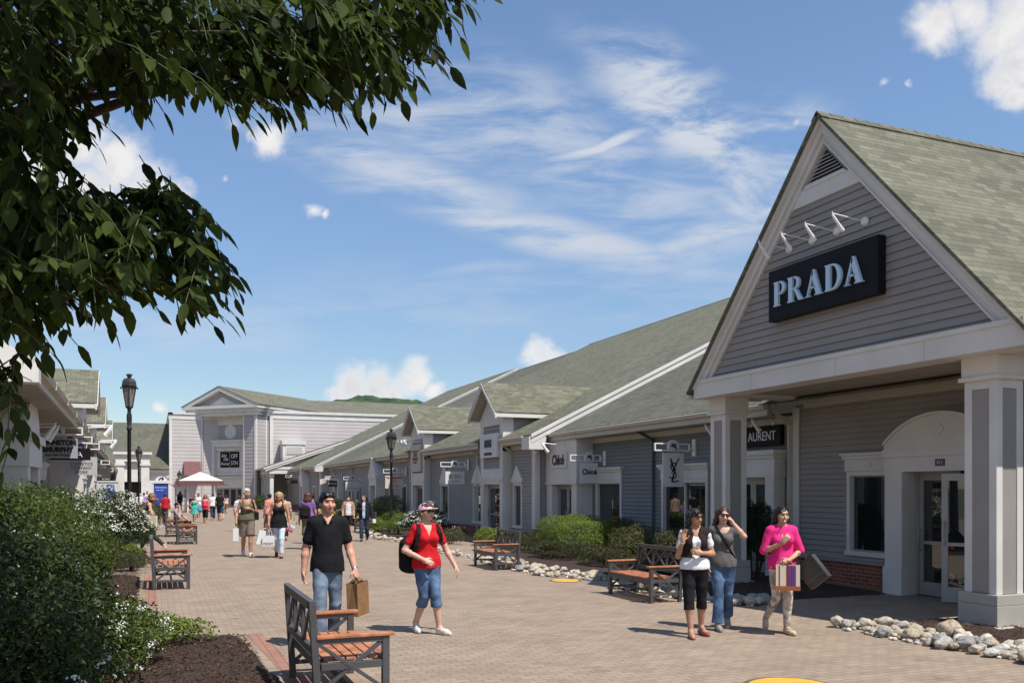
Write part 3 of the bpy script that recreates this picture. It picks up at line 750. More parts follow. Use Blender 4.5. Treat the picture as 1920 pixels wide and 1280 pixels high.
# ------------------------------------------------------------------ 3. taller grey blocks with dormered entrances
def dormer_tower(f, root, te, yc, door=True, panel=SID_GREY, tf=.32):
    """entrance tower that breaks the eave and carries a gabled dormer (f: facade frame whose o=0 is the block wall)"""
    hw = 1.16                               # the tower face stands tf in front of the wall
    eo = f.o.x                              # wall plane
    p = MB(); w = .30
    for a in (yc-hw, yc+hw-w): f.box(p, a, a+w, .42, 4.62, -.3, tf); f.box(p, a-.02, a+w+.02, -.05, .42, -.3, tf+.03)
    f.box(p, yc-hw+w, yc+hw-w, 2.10, 2.26, -.1, tf+.02); f.box(p, yc-hw+w, yc+hw-w, 2.26, 2.68, -.1, tf-.01)
    f.box(p, yc-hw-.02, yc+hw+.02, 2.255, 2.30, tf-.02, tf+.04)
    f.poly(p, [(yc-hw, 4.30), (yc+hw, 4.30), (yc+hw, 4.62), (yc, 5.62), (yc-hw, 4.62)], -.1, tf-.004)
    for a in (yc-hw+w+.02, yc+hw-w-.02-.06): pass
    p.build('entrance_tower', WHITE, root)
    s = MB(); ft = FR(f.o.x+f.n.x*(tf-.05), f.o.y, (f.d.x, f.d.y), (f.n.x, f.n.y)); ft.siding(s, holes(yc-hw+w, yc+hw-w, []), 2.68, 4.30, .13); ft.box(s, yc-hw+w, yc+hw-w, 2.66, 4.31, -.05, -.004)
    s.build('tower_siding', panel, root)
    if door: door_pair(f, root, yc-hw+w, yc+hw-w, 2.10, tf-.22, 1 if door == 1 else 2)
    # cheeks
    ck = MB(); z0m = lambda o: 3.75+SLOPE*(eo-te-o)       # main roof height at o in front of wall
    sx = -1 if f.n.x < 0 else 1
    for s_ in (-1, 1):
        y = yc+s_*hw
        ofar = eo-te  # eave offset
        zE = 4.72; oE = (eo-te) - (zE-3.75)/SLOPE
        c = FR(f.o.x, y, (-sx*1., 0), (0, s_))             # a runs into the building
        def iv(z, c=c): return [(-tf+.0, (z-3.75)/SLOPE - (eo_te))]
        eo_te = abs(eo-te)
        c.siding(ck, lambda z: [(-tf, max(-tf, (z-3.75)/SLOPE-eo_te+.15))], 3.70, 4.72, .115, .02)
        ck.add([c.P(-tf, 3.3, 0), c.P(2.4, 3.3, 0), c.P(2.4, 4.72, 0), c.P(-tf, 4.72, 0)], [(0, 1, 2, 3)])
        ck.build('dormer_cheek', panel, root); ck = MB()
    tr = MB()
    for s_ in (-1, 1):
        c = FR(f.o.x, yc+s_*hw, (-sx*1., 0), (0, s_)); c.box(tr, -tf, -tf+.42, 3.5, 4.62, .0, .03); tr.build('dormer_corner_board', WHITE, root); tr = MB()
    # dormer roof
    k = .83; ov = 1.48; zr = 5.92; of = tf+.42
    def X(o): return f.o.x + f.n.x*o
    rf = MB(); L = math.hypot(1, k)
    eo_te = abs(eo-te)
    oR = eo_te-(zr-3.75)/SLOPE-.3; oL = eo_te-(zr-ov*k-3.75)/SLOPE-.1
    for s_ in (-1, 1):
        rf.slab([(X(of), yc, zr), (X(oR), yc, zr), (X(oL), yc+s_*ov, zr-ov*k), (X(of), yc+s_*ov, zr-ov*k)], .05, (1, 0, 0), (0, -s_/L, k/L))
    d = rf.build('dormer_roof', ROOF, root)
    rk = MB()
    for s_ in (-1, 1):
        f.poly(rk, [(yc, zr-.03), (yc+s_*ov, zr-ov*k-.03), (yc+s_*ov, zr-ov*k-.22), (yc, zr-.22)], of-.06, of-.005)
        f.poly(rk, [(yc, zr-.03), (yc+s_*ov, zr-ov*k-.03), (yc+s_*ov, zr-ov*k-.11), (yc, zr-.11)], of-.004, of+.02)
        rk.prism([(X(of-.06), yc+s_*(ov-.02), zr-ov*k-.04), (X(oL), yc+s_*(ov-.02), zr-ov*k-.04), (X(oL), yc+s_*(ov-.02), zr-ov*k-.17), (X(of-.06), yc+s_*(ov-.02), zr-ov*k-.17)], (0, -s_*.03, 0))
    rk.build('dormer_trim', WHITE, d)
    sf = MB()
    for s_ in (-1, 1):
        sf.add([(X(of-.05), yc, zr-.16), (X(tf-.1), yc, zr-.16), (X(tf-.1), yc+s_*(ov-.02), zr-ov*k-.14), (X(of-.05), yc+s_*(ov-.02), zr-ov*k-.14)], [(0, 1, 2, 3)])
    sf.build('dormer_soffit', SOFFIT, d)
def tall_block(y0, y1, label, towers, wins, corner=(), spouts=(), te=11.6, tw=12.05, rk0=.6, points=(), end_iv=None):
    root = thing('shop_building', label, 'shop', (te, (y0+y1)/2, 0))
    f = FR(tw, 0, (0, 1), (-1, 0))
    hs = [(a-.02, b+.02, p-.02, q+.02) for a, b, p, q, *_ in wins] + [(t[0]-1.0, t[0]+1.0, 0, 4.0) for t in towers]
    clap_wall(f, root, y0, y1, .52, 3.55, hs, SID_GREY)
    base_course(f, root, y0, y1, [(t[0]-1.1, t[0]+1.1, 0, 2) for t in towers] + [(a-.1, b+.1, 0, 2) for a, b in points], .5)
    for a, b, p, q, h, ml in wins: window(f, root, a, b, p, q, hood=h, mull=ml)
    tr, ze = 28.4, 3.75
    zr = main_roof(root, y0-rk0, y1+.3, te, ze, ROOF)
    # gable end that faces back up the street
    fe = FR(0, y0, (1, 0), (0, -1)); e = MB()
    top = lambda z: te+.0+(z-(ze-.32))/SLOPE
    fe.siding(e, lambda z: [(max(tw, top(z)), 2*tr-max(tw, top(z)))], .52, zr-.35, .13)
    e.add([fe.P(tw, .3, 0), fe.P(2*tr-tw, .3, 0), fe.P(2*tr-tw, ze-.1, 0), fe.P(tr, zr-.2, 0), fe.P(tw, ze-.1, 0)], [(0, 1, 2, 3, 4)])
    e.build('end_wall', SID_PALE if y0 > 60 else SID_GREY, root)
    r = MB(); rake(r, y0-rk0, te, ze, tr, zr); 
    r.prism([(tr, y0-rk0, zr-.3), (tr+8, y0-rk0, zr-.3-8*SLOPE), (tr+8, y0-rk0, zr-8*SLOPE), (tr, y0-rk0, zr)], (0, -.05, 0))
    r.box(te-.08, te+.55, y0-rk0-.04, y0-.0, ze-.5, ze-.07)
    r.build('rake_board', WHITE, root)
    sf = MB(); sf.add([(te, y0-rk0, ze-.29), (tr, y0-rk0, zr-.29), (tr, y0, zr-.29), (te, y0, ze-.29)], [(0, 1, 2, 3)]); sf.build('rake_soffit', SOFFIT, root)
    # eave in lengths between the towers
    cuts = [y0-.0] + [q for t in towers for q in (t[0]-1.2, t[0]+1.2)] + [y1]
    for a, b in zip(cuts[::2], cuts[1::2]): eave(f, root, a, b, ze-.02, tw-te)
    for s in spouts: downspout(f, root, s, ze-.06, tw-te, .06, da=.1)
    cb = MB()
    for c in [y0+.12]+list(corner): f.box(cb, c-.12, c+.12, .55, 3.5, .022, .05)
    fe.box(cb, tw-.05, tw+.12, .55, 3.5, .0, .05)
    cb.build('corner_board', WHITE, root)
    for t in towers: dormer_tower(f, root, te, *t)
    for a, b in points:      # steep little white entrance bays
        p = MB(); f.box(p, a, a+.28, -.05, 2.1, -.3, .55); f.box(p, b-.28, b, -.05, 2.1, -.3, .55); f.box(p, a, b, 2.1, 2.5, -.3, .55)
        f.poly(p, [(a-.05, 2.5), (b+.05, 2.5), (b+.05, 2.66), ((a+b)/2, 2.66+(b-a)*.58), (a-.05, 2.66)], -.1, .60)
        p.build('pointed_entrance', WHITE, root)
        door_pair(f, root, a+.28, b-.28, 2.1, -.05, 1)
    return root
tall_block(27.5, 55., 'long grey clapboard shop block with two dormered entrance towers', [(30.95, 1), (41.0, 1)],
           [(28.75, 29.75-.35, .62, 2.05, 'point', 0), (32.75, 33.7, .62, 2.05, 'point', 0), (37.1, 38.1, .62, 2.05, 'point', 0), (44.1, 45.0, .62, 2.05, None, 0), (46.6, 47.6, .62, 2.05, None, 0)],
           spouts=[29.62, 33.2, 39.7, 43.2], points=[(48.6, 50.4)])
low_section(55.1, 68.6, 'low grey clapboard shop section between the two tall right-hand blocks', SID_GREY,
            [(57.3, 58.9, .62, 2.05, None, 1), (60.2, 61.6, .62, 2.05, None, 0)], ROOF_D, doors=[(63.2, 65.2, 2.1)], spouts=[(56.,), (60.,), (66.5,)], tw=12.6, te=12.1,
            extra=lambda f, r: (lambda p: (f.box(p, 63.2, 63.6, 0, 2.1, -.3, .4), f.box(p, 64.8, 65.2, 0, 2.1, -.3, .4), f.box(p, 63.2, 65.2, 2.1, 2.6, -.3, .4), p.build('entrance_bay', WHITE, r), door_pair(f, r, 63.6, 64.8, 2.1, -.1, 1)))(MB()))
tall_block(69.6, 88., 'furthest tall grey block of the right-hand row with a pale gable end', [], [(72., 73., .62, 2.05, None, 0), (78., 79.4, .62, 2.05, None, 0)], points=[(75., 76.8)], spouts=[71.])

# ------------------------------------------------------------------ 4. corner porch at the far end of the right row
def corner_porch():
    root = thing('porch_building', 'white-columned corner porch with a low gable at the far end of the right row', 'porch', (10., 88., 0))
    y0 = 84.; x0, x1 = 9.9, 13.; k = .35; tr = 21.5; ze = 3.9; zr = ze+k*(tr-9.5); L = math.hypot(1, k)
    rf = MB()
    rf.slab([(9.5, y0-.4, ze), (9.5, 92, ze), (tr, 92, zr), (tr, y0-.4, zr)], .06, (0, 1, 0), (1/L, 0, k/L))
    rf.slab([(tr, y0-.4, zr), (tr, 92, zr), (2*tr-9.5, 92, ze), (2*tr-9.5, y0-.4, ze)], .06, (0, 1, 0), (1/L, 0, -k/L))
    rf.build('roof', ROOF_D, root)
    fe = FR(0, y0, (1, 0), (0, -1)); e = MB()
    top = lambda z: 9.5+(z-ze+.35)/k
    fe.siding(e, lambda z: [(max(10., top(z)), 2*tr-max(10., top(z)))], 3.95, zr-.4, .14)
    e.add([fe.P(10., 3.6, 0), fe.P(2*tr-10, 3.6, 0), fe.P(tr, zr-.25, 0)], [(0, 1, 2)])
    e.build('gable_siding', SID_PALE, root)
    r = MB(); r.prism([(9.45, y0-.38, ze-.36), (tr, y0-.38, zr-.36), (tr, y0-.38, zr-.02), (9.45, y0-.38, ze-.02)], (0, -.06, 0))
    r.prism([(9.45, y0-.441, ze-.17), (tr, y0-.441, zr-.17), (tr, y0-.441, zr-.02), (9.45, y0-.441, ze-.02)], (0, -.05, 0))
    r.build('rake_board', WHITE, root)
    b = MB(); b.box(9.8, 13.2, y0-.3, y0+.3, 3.3, 3.72); b.box(9.75, 13.3, y0-.36, y0+.3, 3.72, 3.94); b.box(9.8, 10.3, y0, 91.6, 3.3, 3.88); b.box(9.3, 9.48, y0-.3, 91.9, 3.72, 3.86)
    b.build('beam', WHITE, root)
    for x, y in ((10.05, 84.1), (10.05, 86.3), (10.05, 88.6), (10.05, 91.0)):
        c = MB(); c.box(x-.17, x+.17, y-.17, y+.17, .5, 3.0); c.box(x-.23, x+.23, y-.23, y+.23, 3.0, 3.3); c.box(x-.25, x+.25, y-.25, y+.25, 0, .5)
        c.build('column', WHITE, root, bevel=.01)
    s = MB(); fs = FR(10.3, 0, (0, 1), (-1, 0))
    f = FR(13.2, 0, (0, 1), (-1, 0)); clap_wall(f, root, 84.4, 92, .1, 3.4, [(86., 87.2, .1, 2.2), (88., 89.5, .6, 2.1)], SID_GREY)
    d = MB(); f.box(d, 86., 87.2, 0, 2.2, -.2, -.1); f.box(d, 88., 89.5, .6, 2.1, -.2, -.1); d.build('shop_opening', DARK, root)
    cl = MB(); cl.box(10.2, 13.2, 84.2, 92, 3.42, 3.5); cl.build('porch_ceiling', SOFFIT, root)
corner_porch()

# ------------------------------------------------------------------ 5. department-store building that closes the street
def store_end():
    root = thing('department_store', 'tall pale grey store closing the street, pedimented white corner tower with a black sign', 'store', (9., 93., 0))
    fl = FR(0, 96., (1, 0), (0, -1))
    clap_wall(fl, root, 1.4, 8., 0, 9.0, [], SID_PALE, bh=.36, out=.022)
    sidew = FR(1.4, 0, (0, 1), (-1, 0)); clap_wall(sidew, root, 96., 118., 0, 9.0, [], SID_PALE, 'side_wall')
    fr = FR(0, 92.4, (1, 0), (0, -1)); clap_wall(fr, root, 10.9, 26., 0, 9.05, [], SID_PALE, bh=.36, out=.022)
    rw = FR(10.9, 0, (0, 1), (-1, 0)); clap_wall(rw, root, 92.4, 100., 0, 9.05, [], SID_PALE, 'return_wall')
    t = MB()
    fl.box(t, 1.3, 8., 9.0, 9.5, -.3, .06); fl.box(t, 1.22, 8., 9.5, 9.66, -.3, .16); fl.box(t, 1.36, 1.62, 0, 9.0, -.1, .05)
    sidew.box(t, 95.95, 118, 9.0, 9.5, -.3, .06); sidew.box(t, 95.84, 118, 9.5, 9.66, -.3, .16)
    fr.box(t, 10.85, 26., 9.05, 9.6, -.3, .06); fr.box(t, 10.75, 26., 9.6, 9.85, -.3, .18); fr.box(t, 10.86, 11.2, 0, 9.05, -.1, .05)
    rw.box(t, 92.35, 100, 9.05, 9.6, -.3, .06)
    rw.box(t, 92.38, 92.6, 0, 9.05, -.1, .04)
    t.build('cornice', WHITE, root)
    flat = MB(); flat.box(1.6, 11., 96.2, 118, 9.3, 9.4); flat.box(11., 26., 92.7, 118, 9.4, 9.45); flat.build('flat_roof', mat('flat_roof', (.25, .24, .22), .9), root)
    # corner tower at 45 degrees: local frame a = along the face (to the left/away), o = out of the face
    q = math.sqrt(.5); N0 = (9.35, 91.1)
    F = FR(N0[0], N0[1], (-q, q), (-q, -q)); D = 9.; W = 8.3
    S = FR(N0[0], N0[1], (q, q), (q, -q))          # right-hand flank
    wl = MB(); F.siding(wl, holes(0, 1.55, []), 0, 9.3, .36, .022); F.siding(wl, holes(W-1.55, W, []), 0, 9.3, .36, .022); S.siding(wl, holes(0, D, []), 0, 9.3, .36, .022)
    F.box(wl, 0.0, 1.55, 0, 9.3, -1.2, -.005); F.box(wl, W-1.55, W, 0, 9.3, -1.2, -.005); S.box(wl, 0, D, 0, 9.3, -.3, -.006)
    B = FR(N0[0]+q*1.2, N0[1]+q*1.2, (-q, q), (-q, -q))     # recessed centre
    B.siding(wl, holes(1.55, W-1.55, []), 6.9, 9.3, .36, .022); B.box(wl, 1.55, W-1.55, 0, 9.3, -.3, -.004)
    L_ = FR(N0[0]-q*W, N0[1]+q*W, (q, q), (-q, q)); L_.siding(wl, holes(0, D, []), 0, 9.3, .36, .022); L_.box(wl, 0, D, 0, 9.3, -.3, -.005)
    wl.build('tower_wall', mat('siding_tower_grey', (.385, .35, .35), .65, .05, .7), root)
    tr = MB()
    for a in (0., 1.40, W-1.55, W-.15): F.box(tr, a, a+.15, 0, 9.3, .01, .06)
    for a in (0., 1.5): S.box(tr, a, a+.15, 0, 9.3, .01, .06)
    B.box(tr, 1.57, W-1.57, 8.45, 9.3, 0, .12)
    F.box(tr, -.25, W+.25, 9.3, 9.62, -1.4, .22); S.box(tr, .25, D, 9.3, 9.62, -.2, .25)
    F.box(tr, -.4, W+.4, 9.625, 10.0, -1.4, .36); S.box(tr, .36, D, 9.625, 10., -.2, .4)
    F.box(tr, -.65, W+.65, 10.005, 10.32, -1.4, .62); S.box(tr, .62, D, 10.005, 10.32, -.2, .65)
    tr.build('tower_trim', WHITE, root)
    # pediment
    pk = 12.25; am = W/2
    pd = MB(); F.poly(pd, [(-.2, 10.32), (W+.2, 10.32), (am, pk-.3)], -.6, .0); pd.build('pediment_panel', mat('siding_tower_grey', ()), root)
    pr = MB()
    for s_ in (-1, 1):
        e = am+s_*(am+.7)
        F.poly(pr, [(e, 10.325), (am, pk), (am, pk-.42), (e-s_*1.2, 10.325)], -.6, .62)
    F.poly(pr, [(am-1.9, 10.325), (am+1.9, 10.325), (am, 11.25)], 0.01, .05)
    pr.build('pediment_trim', WHITE, root)
    rf = MB(); k = (pk-10.3)/(am+.7); L = math.hypot(1, k)
    for s_ in (-1, 1):
        e = am+s_*(am+.75)
        P = [F.P(am, pk+.06, .66), F.P(am, pk+.06, -14.), F.P(e, 10.33, -14.), F.P(e, 10.33, .66)]
        u = F.n; v = (Vector(P[0])-Vector(P[3])).normalized(); rf.slab(P, .07, u, v)
    rf.build('roof', ROOF, root)
    bk = MB(); bk.slab([(14., 97., 9.9), (40., 97., 9.9), (40., 108., 12.6), (14., 108., 12.6)], .1, (1, 0, 0), (0, .97, .24)); bk.build('back_roof', ROOF, root)
    # entrance surround
    es = MB(); a0, a1 = 1.62, W-1.62
    B.box(es, a0, a0+.75, 0, 6.2, 0, .5); B.box(es, a1-.75, a1, 0, 6.2, 0, .5); B.box(es, a0, a1, 6.2, 6.7, 0, .52); B.box(es, a0-.04, a1+.04, 6.7, 6.9, 0, .62)
    B.box(es, a0+.75, a1-.75, 2.0, 6.2, 0, .12); B.box(es, a0+.75, a1-.75, 5.9, 6.2, .12, .3)
    for z in (3.0, 3.35): B.box(es, a0+.75, a1-.75, z, z+.14, .12, .3)
    es.build('entrance_surround', WHITE, root)
    rd = MB(); c = B.P(am-.0, 7.75, .01); rd.prism([B.P(am+.72*math.cos(2*math.pi*i/28), 7.75+.72*math.sin(2*math.pi*i/28), .005) for i in range(28)], B.n*.08); rd.build('round_medallion', WHITE, root)
    for i in range(4):
        x0 = a0+.78+i*.88; m = MB(); B.box(m, x0, x0+.1, .02, 2., .02, .15); B.box(m, x0+.75, x0+.85, .02, 2., .02, .15); B.box(m, x0+.1, x0+.75, 1.85, 2., .02, .15); B.box(m, x0+.1, x0+.75, .02, .2, .02, .15)
        dd = m.build('door', ALU, root); g = MB(); B.box(g, x0+.1, x0+.75, .2, 1.85, .05, .08); g.build('pane', GLASS, dd)
    # awning at the left, rooftop unit
    aw = MB(); aw.hexa([(2.75,95.9,3.3),(4.35,95.9,3.3),(4.35,94.8,3.25),(2.75,94.8,3.25),(2.75,95.95,4.7),(4.35,95.95,4.7),(4.35,95.8,4.7),(2.75,95.8,4.7)]); aw.build('awning', mat('maroon_canvas', (.155, .062, .06), .8, .08), root)
    return root
store_end()
def roof_vent_box():
    r = thing('rooftop_unit', 'small white boxed housing behind the corner porch roof, against the pale store wall', 'rooftop unit', (12.8, 90.6, 0))
    m = MB(); m.box(11.9, 14.1, 90.4, 92.2, 5.0, 6.35); m.box(11.8, 14.2, 90.3, 92.2, 6.35, 6.75); m.box(12.2, 13.9, 90.36, 90.4, 5.3, 6.2); m.build('housing', WHITE, r)
    g = MB(); g.box(12.3, 13.8, 90.33, 90.36, 5.4, 6.1); g.build('louvre', SID_PALE, r)
    l = MB(); l.box(11.92, 14.08, 90.42, 92.2, 3.9, 5.0); l.build('base', WHITE, r)
roof_vent_box()

# ------------------------------------------------------------------ 6. far-left building with the white portal
def far_left():
    root = thing('shop_building', 'low shop with a dark roof and a tall white portal at the far left end', 'shop', (-3., 97., 0))
    f = FR(0, 96., (1, 0), (0, -1))
    rf = MB(); rf.slab([(-14., 95.4, 3.9), (1.35, 95.4, 3.9), (1.35, 106., 9.2), (-14., 106., 9.2)], .1, (1, 0, 0), (0, .894, .447)); rf.build('roof', ROOF_D, root)
    w = MB(); f.box(w, -14, 1.3, 0, 3.6, -.3, 0); f.box(w, -14, 1.3, 3.4, 3.6, 0, .15); f.box(w, -14., 1.32, 3.6, 3.9, -.1, .45); w.build('wall', WHITE, root)
    p = MB()
    for a in (-3.55, -1.25): f.box(p, a, a+.75, 0, 4.6, .3, 1.1); f.box(p, a-.1, a+.85, 4.2, 4.45, .25, 1.2)
    f.box(p, -3.6, -.45, 4.6, 5.3, .2, 1.1); f.box(p, -3.8, -.25, 5.3, 5.55, .1, 1.35); f.box(p, -2.8, -1.25, 2.6, 4.6, .3, .7)
    p.build('portal', WHITE, root)
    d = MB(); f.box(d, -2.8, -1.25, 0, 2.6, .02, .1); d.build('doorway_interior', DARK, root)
    window(FR(0, 95.995, (1, 0), (0, -1)), root, -.1, .85, .7, 2.3)
    c = MB(); c.lathe([(.2, 0), (.2, .3), (.15, .4), (.14, 2.9), (.22, 3.0), (.22, 3.2)], (1.15, 95.2, 0), 14); c.build('column', WHITE, root)
far_left()

# ------------------------------------------------------------------ 7. left-hand row (turned 1.3 deg from the right one)
def left_row():
    rz = R(1.3)
    root = thing('shop_building', 'long left-hand shop row with a deep eave, white entrances and three dormers', 'shop', (-1.62, 14.3, 0), rz)
    ML = WM[root]
    WM[root] = Matrix.Translation((0, 0, 0))        # build in local axes: x out to the street, y along
    y0, y1, te, tw, ze = 0., 84., 0., -1.15, 3.8
    f = FR(tw, 0, (0, 1), (1, 0))
    ents = [(4.7, 'arch'), (18.4, 't'), (28., 't'), (42.2, 't')]
    wins = []; y = 2.
    for a, b in ((1.4, 3.4), (8., 10.), (11.6, 13.4), (14.2, 16.), (20.6, 22.4), (24., 25.8), (31., 33.), (35., 37.), (45., 47.), (50., 53.), (57., 60.)):
        wins.append((a, b, .5, 2.2))
    hs = [(a-.02, b+.02, p-.02, q+.02) for a, b, p, q in wins] + [(e-1., e+1., 0, 3.) for e, _ in ents]
    clap_wall(f, root, y0, y1, .4, 3.4, hs, mat('siding_left', (.42, .40, .395), .65, .05))
    for w in wins: window(f, root, *w, hood='flat')
    base_course(f, root, y0, y1, [(e-1.1, e+1.1, 0, 1) for e, _ in ents], .42)
    rf = MB(); L = 1/math.hypot(1, SLOPE); xr = -17.; zr = ze+SLOPE*17
    rf.slab([(te, y0-.3, ze), (te, y1, ze), (xr, y1, zr), (xr, y0-.3, zr)], .05, (0, 1, 0), (-L, 0, SLOPE*L)); rf.build('roof', ROOF, root)
    eave(f, root, y0-.28, y1, ze-.02, te-tw)
    rk = MB(); rk.prism([(te+.02, y0-.3, ze-.34), (xr, y0-.3, zr-.34), (xr, y0-.3, zr), (te+.02, y0-.3, ze)], (0, -.05, 0)); rk.box(te-.8, te+.1, y0-.34, y0, ze-.36, ze-.1)
    rk.build('rake_board', WHITE, root)
    fe = FR(0, y0, (1, 0), (0, -1)); e = MB(); fe.siding(e, lambda z: [(-16.5, min(tw, te-(z-ze+.3)/SLOPE))], .4, 11.5, .13); e.build('end_wall', SID_GREY, root)
    for e_, kind in ents:
        if kind == 'arch':
            p = MB()
            for a in (e_-1.15, e_+.75): f.box(p, a, a+.4, 0, 2.35, -.2, .75)
            f.box(p, e_-1.2, e_+1.2, 2.35, 2.8, -.1, .78); f.box(p, e_-1.25, e_+1.25, 2.8, 2.95, -.1, .84)
            f.poly(p, [(e_+1.15*math.cos(math.pi*i/20), 2.95+.72*math.sin(math.pi*i/20)) for i in range(21)], -.1, .74)
            p.build('arched_entrance', WHITE, root)
            door_pair(f, root, e_-.75, e_+.75, 2.3, .1, 2)
        else:
            dormer_tower(f, root, te, e_, 2, SID_PALE, 1.02)
    for a in (8., 16.9, 26.): downspout(f, root, a, ze-.05, te-tw, .06)
    root.location = ML.translation; root.rotation_euler = (0, 0, rz); WM[root] = ML
    return ML
ML = left_row()
# ================================================================== signs
TXT_BLACK = mat('black_lettering', (.015, .014, .016), .35, .1, 3.)
TXT_PALE = mat('silver_blue_lettering', (.50, .66, .82), .3, .03, 2.)
TXT_WHITE = mat('white_lettering', (.72, .72, .72), .4, .03, 2.)
TXT_RED = mat('dark_red_lettering', (.30, .03, .035), .5, .05, 2.)
SIGN_W = mat('sign_white', (.66, .65, .635), .45, .04, 2.)
GRAPE = mat('purple_emblem', (.055, .035, .14), .5, .2, 6.)
def strokes(fr, mb, o, d, *polys):
    for p in polys: fr.poly(mb, p, o, o+d)
    return mb
def roman_word(fr, ac, zc, h, o, d, flip=-1):
    """P R A D A in thick-and-thin roman capitals with wedge serifs"""
    T, t = .23, .065      # thick and thin stroke, in cap heights
    def P_():
        g = [[(0, 0), (.36, 0), (.36, .035), (T+.065, .05), (T+.065, .95), (.36, .965), (.36, 1), (0, 1), (0, .965), (.065, .95), (.065, .05), (0, .035)]]
        g += bowl(.30, .72, .46, 1.); return g, .72
    def bowl(x0, x1, z0, z1, th=.17):
        n = 10; zc_ = (z0+z1)/2; rz_ = (z1-z0)/2; xs = x0+.1; rx = x1-xs; out = []
        for k in range(n):
            a, b = math.pi/2-math.pi*k/n, math.pi/2-math.pi*(k+1)/n
            f_ = lambda q, i: (xs+(rx-i*(th))*math.cos(q), zc_+(rz_-i*t)*math.sin(q))
            out.append([f_(a, 0), f_(b, 0), f_(b, 1), f_(a, 1)])
        out.append([(x0, z1-t), (xs, z1-t), (xs, z1), (x0, z1)]); out.append([(x0, z0), (xs, z0), (xs, z0+t), (x0, z0+t)])
        return out
    def R_():
        g, w = P_(); g = g + [[(.42, .47), (.56, .47), (.86, .05), (.92, .035), (.92, 0), (.66, 0), (.40, .46)]]; return g, .92
    def A_():
        return [[(.40, 1.02), (.50, 1.02), (.86, .05), (.93, .035), (.93, 0), (.52, 0), (.52, .035), (.60, .05), (.36, .80)],
                [(.40, 1.02), (.46, .90), (.15, .05), (.08, .05)], [(.0, 0), (.26, 0), (.26, .035), (0, .035)], [(.22, .30), (.56, .30), (.55, .36), (.24, .36)]], .93
    def D_():
        g = [[(0, 0), (.30, 0), (T+.065, .05), (T+.065, .95), (.30, 1), (0, 1), (0, .965), (.065, .95), (.065, .05), (0, .035)]] + bowl(.29, .88, 0, 1., .2); return g, .88
    L_ = [P_(), R_(), A_(), D_(), A_()]; gap = .15
    W = sum(w for _, w in L_)+gap*4; x = -W/2; mb = MB()
    for g, w in L_:
        for p in g:
            q = [(ac+flip*(x+px)*h, zc+(pz-.5)*h) for px, pz in p]
            fr.poly(mb, q, o, o+d)
        x += w+gap
    return mb
def board(name, label, fr, a0, a1, z0, z1, o, th, m, cat='sign', group=None, border=None):
    r = thing(name, label, cat, fr.P((a0+a1)/2, z0, o), group=group)
    mb = MB(); fr.box(mb, a0, a1, z0, z1, o, o+th); mb.build('panel', m, r, bevel=.006)
    if border:
        b = MB(); w = border
        for q in ((a0-.001, a1+.001, z0-.001, z0+w), (a0-.001, a1+.001, z1-w, z1+.001), (a0-.001, a0+w, z0+w, z1-w), (a1-w, a1+.001, z0+w, z1-w)): fr.box(b, *q, o+th-.01, o+th+.012)
        b.build('border', m, r)
    return r
fG = FR(10.5, 0, (0, 1), (-1, 0))
s = board('name_board', 'wide black name board with silver-blue roman capitals on the steep gable', fG, 10.42, 13.02, 4.95, 5.86, .03, .16, BLACK)
roman_word(fG, 11.76, 5.405, .43, .192, .05).build('lettering', TXT_PALE, s)
# spotlights on swan-neck arms
def spot(fr, a, z, o0, ln, drop=.30, label='', group=None, tilt=.16, sc=1.):
    r = thing('spotlight', label, 'spotlight', fr.P(a, z, o0), group=group)
    m = MB(); q = [fr.P(a, z, o0), fr.P(a, z, o0+.05)]
    m.tube([fr.P(a, z, o0), fr.P(a, z, o0+.03), fr.P(a, z, o0+.06)], [.075, .075, .03], 14); m.build('wall_plate', WHITE_M, r)
    a_ = MB(); a_.tube([fr.P(a, z, o0+.05), fr.P(a, z+.05, o0+ln), fr.P(a, z+.04, o0+ln+.035), fr.P(a, z+.02, o0+ln+.04)], .015*sc+.002, 8); a_.build('arm', WHITE_M, r)
    h = MB(); p0 = Vector(fr.P(a, z+.03, o0+ln+.045)); p1 = Vector(fr.P(a, z-drop+.02, o0+ln-tilt)); d = (p1-p0)
    h.tube([p0, p0+d*.08, p0+d*.5, p0+d*.9, p1], [.015*sc, .04*sc, .048*sc, .068*sc, .07*sc], 12); hh = h.build('lamp_head', WHITE_M, r)
    k = MB(); k.tube([p0, p0+Vector((0, 0, .05))], .022*sc, 8); k.build('swivel', WHITE_M, r)
for i, (a, zz) in enumerate(((10.85, 6.19), (11.47, 6.2), (12.06, 6.2), (12.65, 6.2))):
    spot(fG, a, zz, .024, .62, sc=.52, drop=.22, label=('rightmost', 'second from the right', 'third from the right', 'leftmost')[i]+' of four white spotlights above the black gable name board', group='spotlights above the gable name board')
f13 = FR(13., 0, (0, 1), (-1, 0))
s = board('name_board', 'black name board with thin white capitals on the blue-grey wall behind the left pillar', f13, 15.85, 18.35, 2.92, 3.36, .03, .1, BLACK)
text_mb('SAINT', .30, f13, 17.72, 3.14, .132, .02, stretch=.85, flip=-1).build('lettering', TXT_WHITE, s)
text_mb('L', .44, f13, 17.22, 3.10, .134, .02, shear=.25, stretch=.9, flip=-1).build('lettering', TXT_WHITE, s)
text_mb('AURENT', .30, f13, 16.50, 3.14, .132, .02, stretch=.85, flip=-1).build('lettering', TXT_WHITE, s)
for i, a in enumerate((16.2, 17.0, 18.0)):
    spot(f13, a, 3.42, .03, .55, label=('rightmost', 'middle', 'leftmost')[i]+' of three small white spotlights over the black board on the blue-grey wall', group='spotlights on the blue-grey wall', sc=.8, drop=.2)
f12 = FR(12.4, 0, (0, 1), (-1, 0))
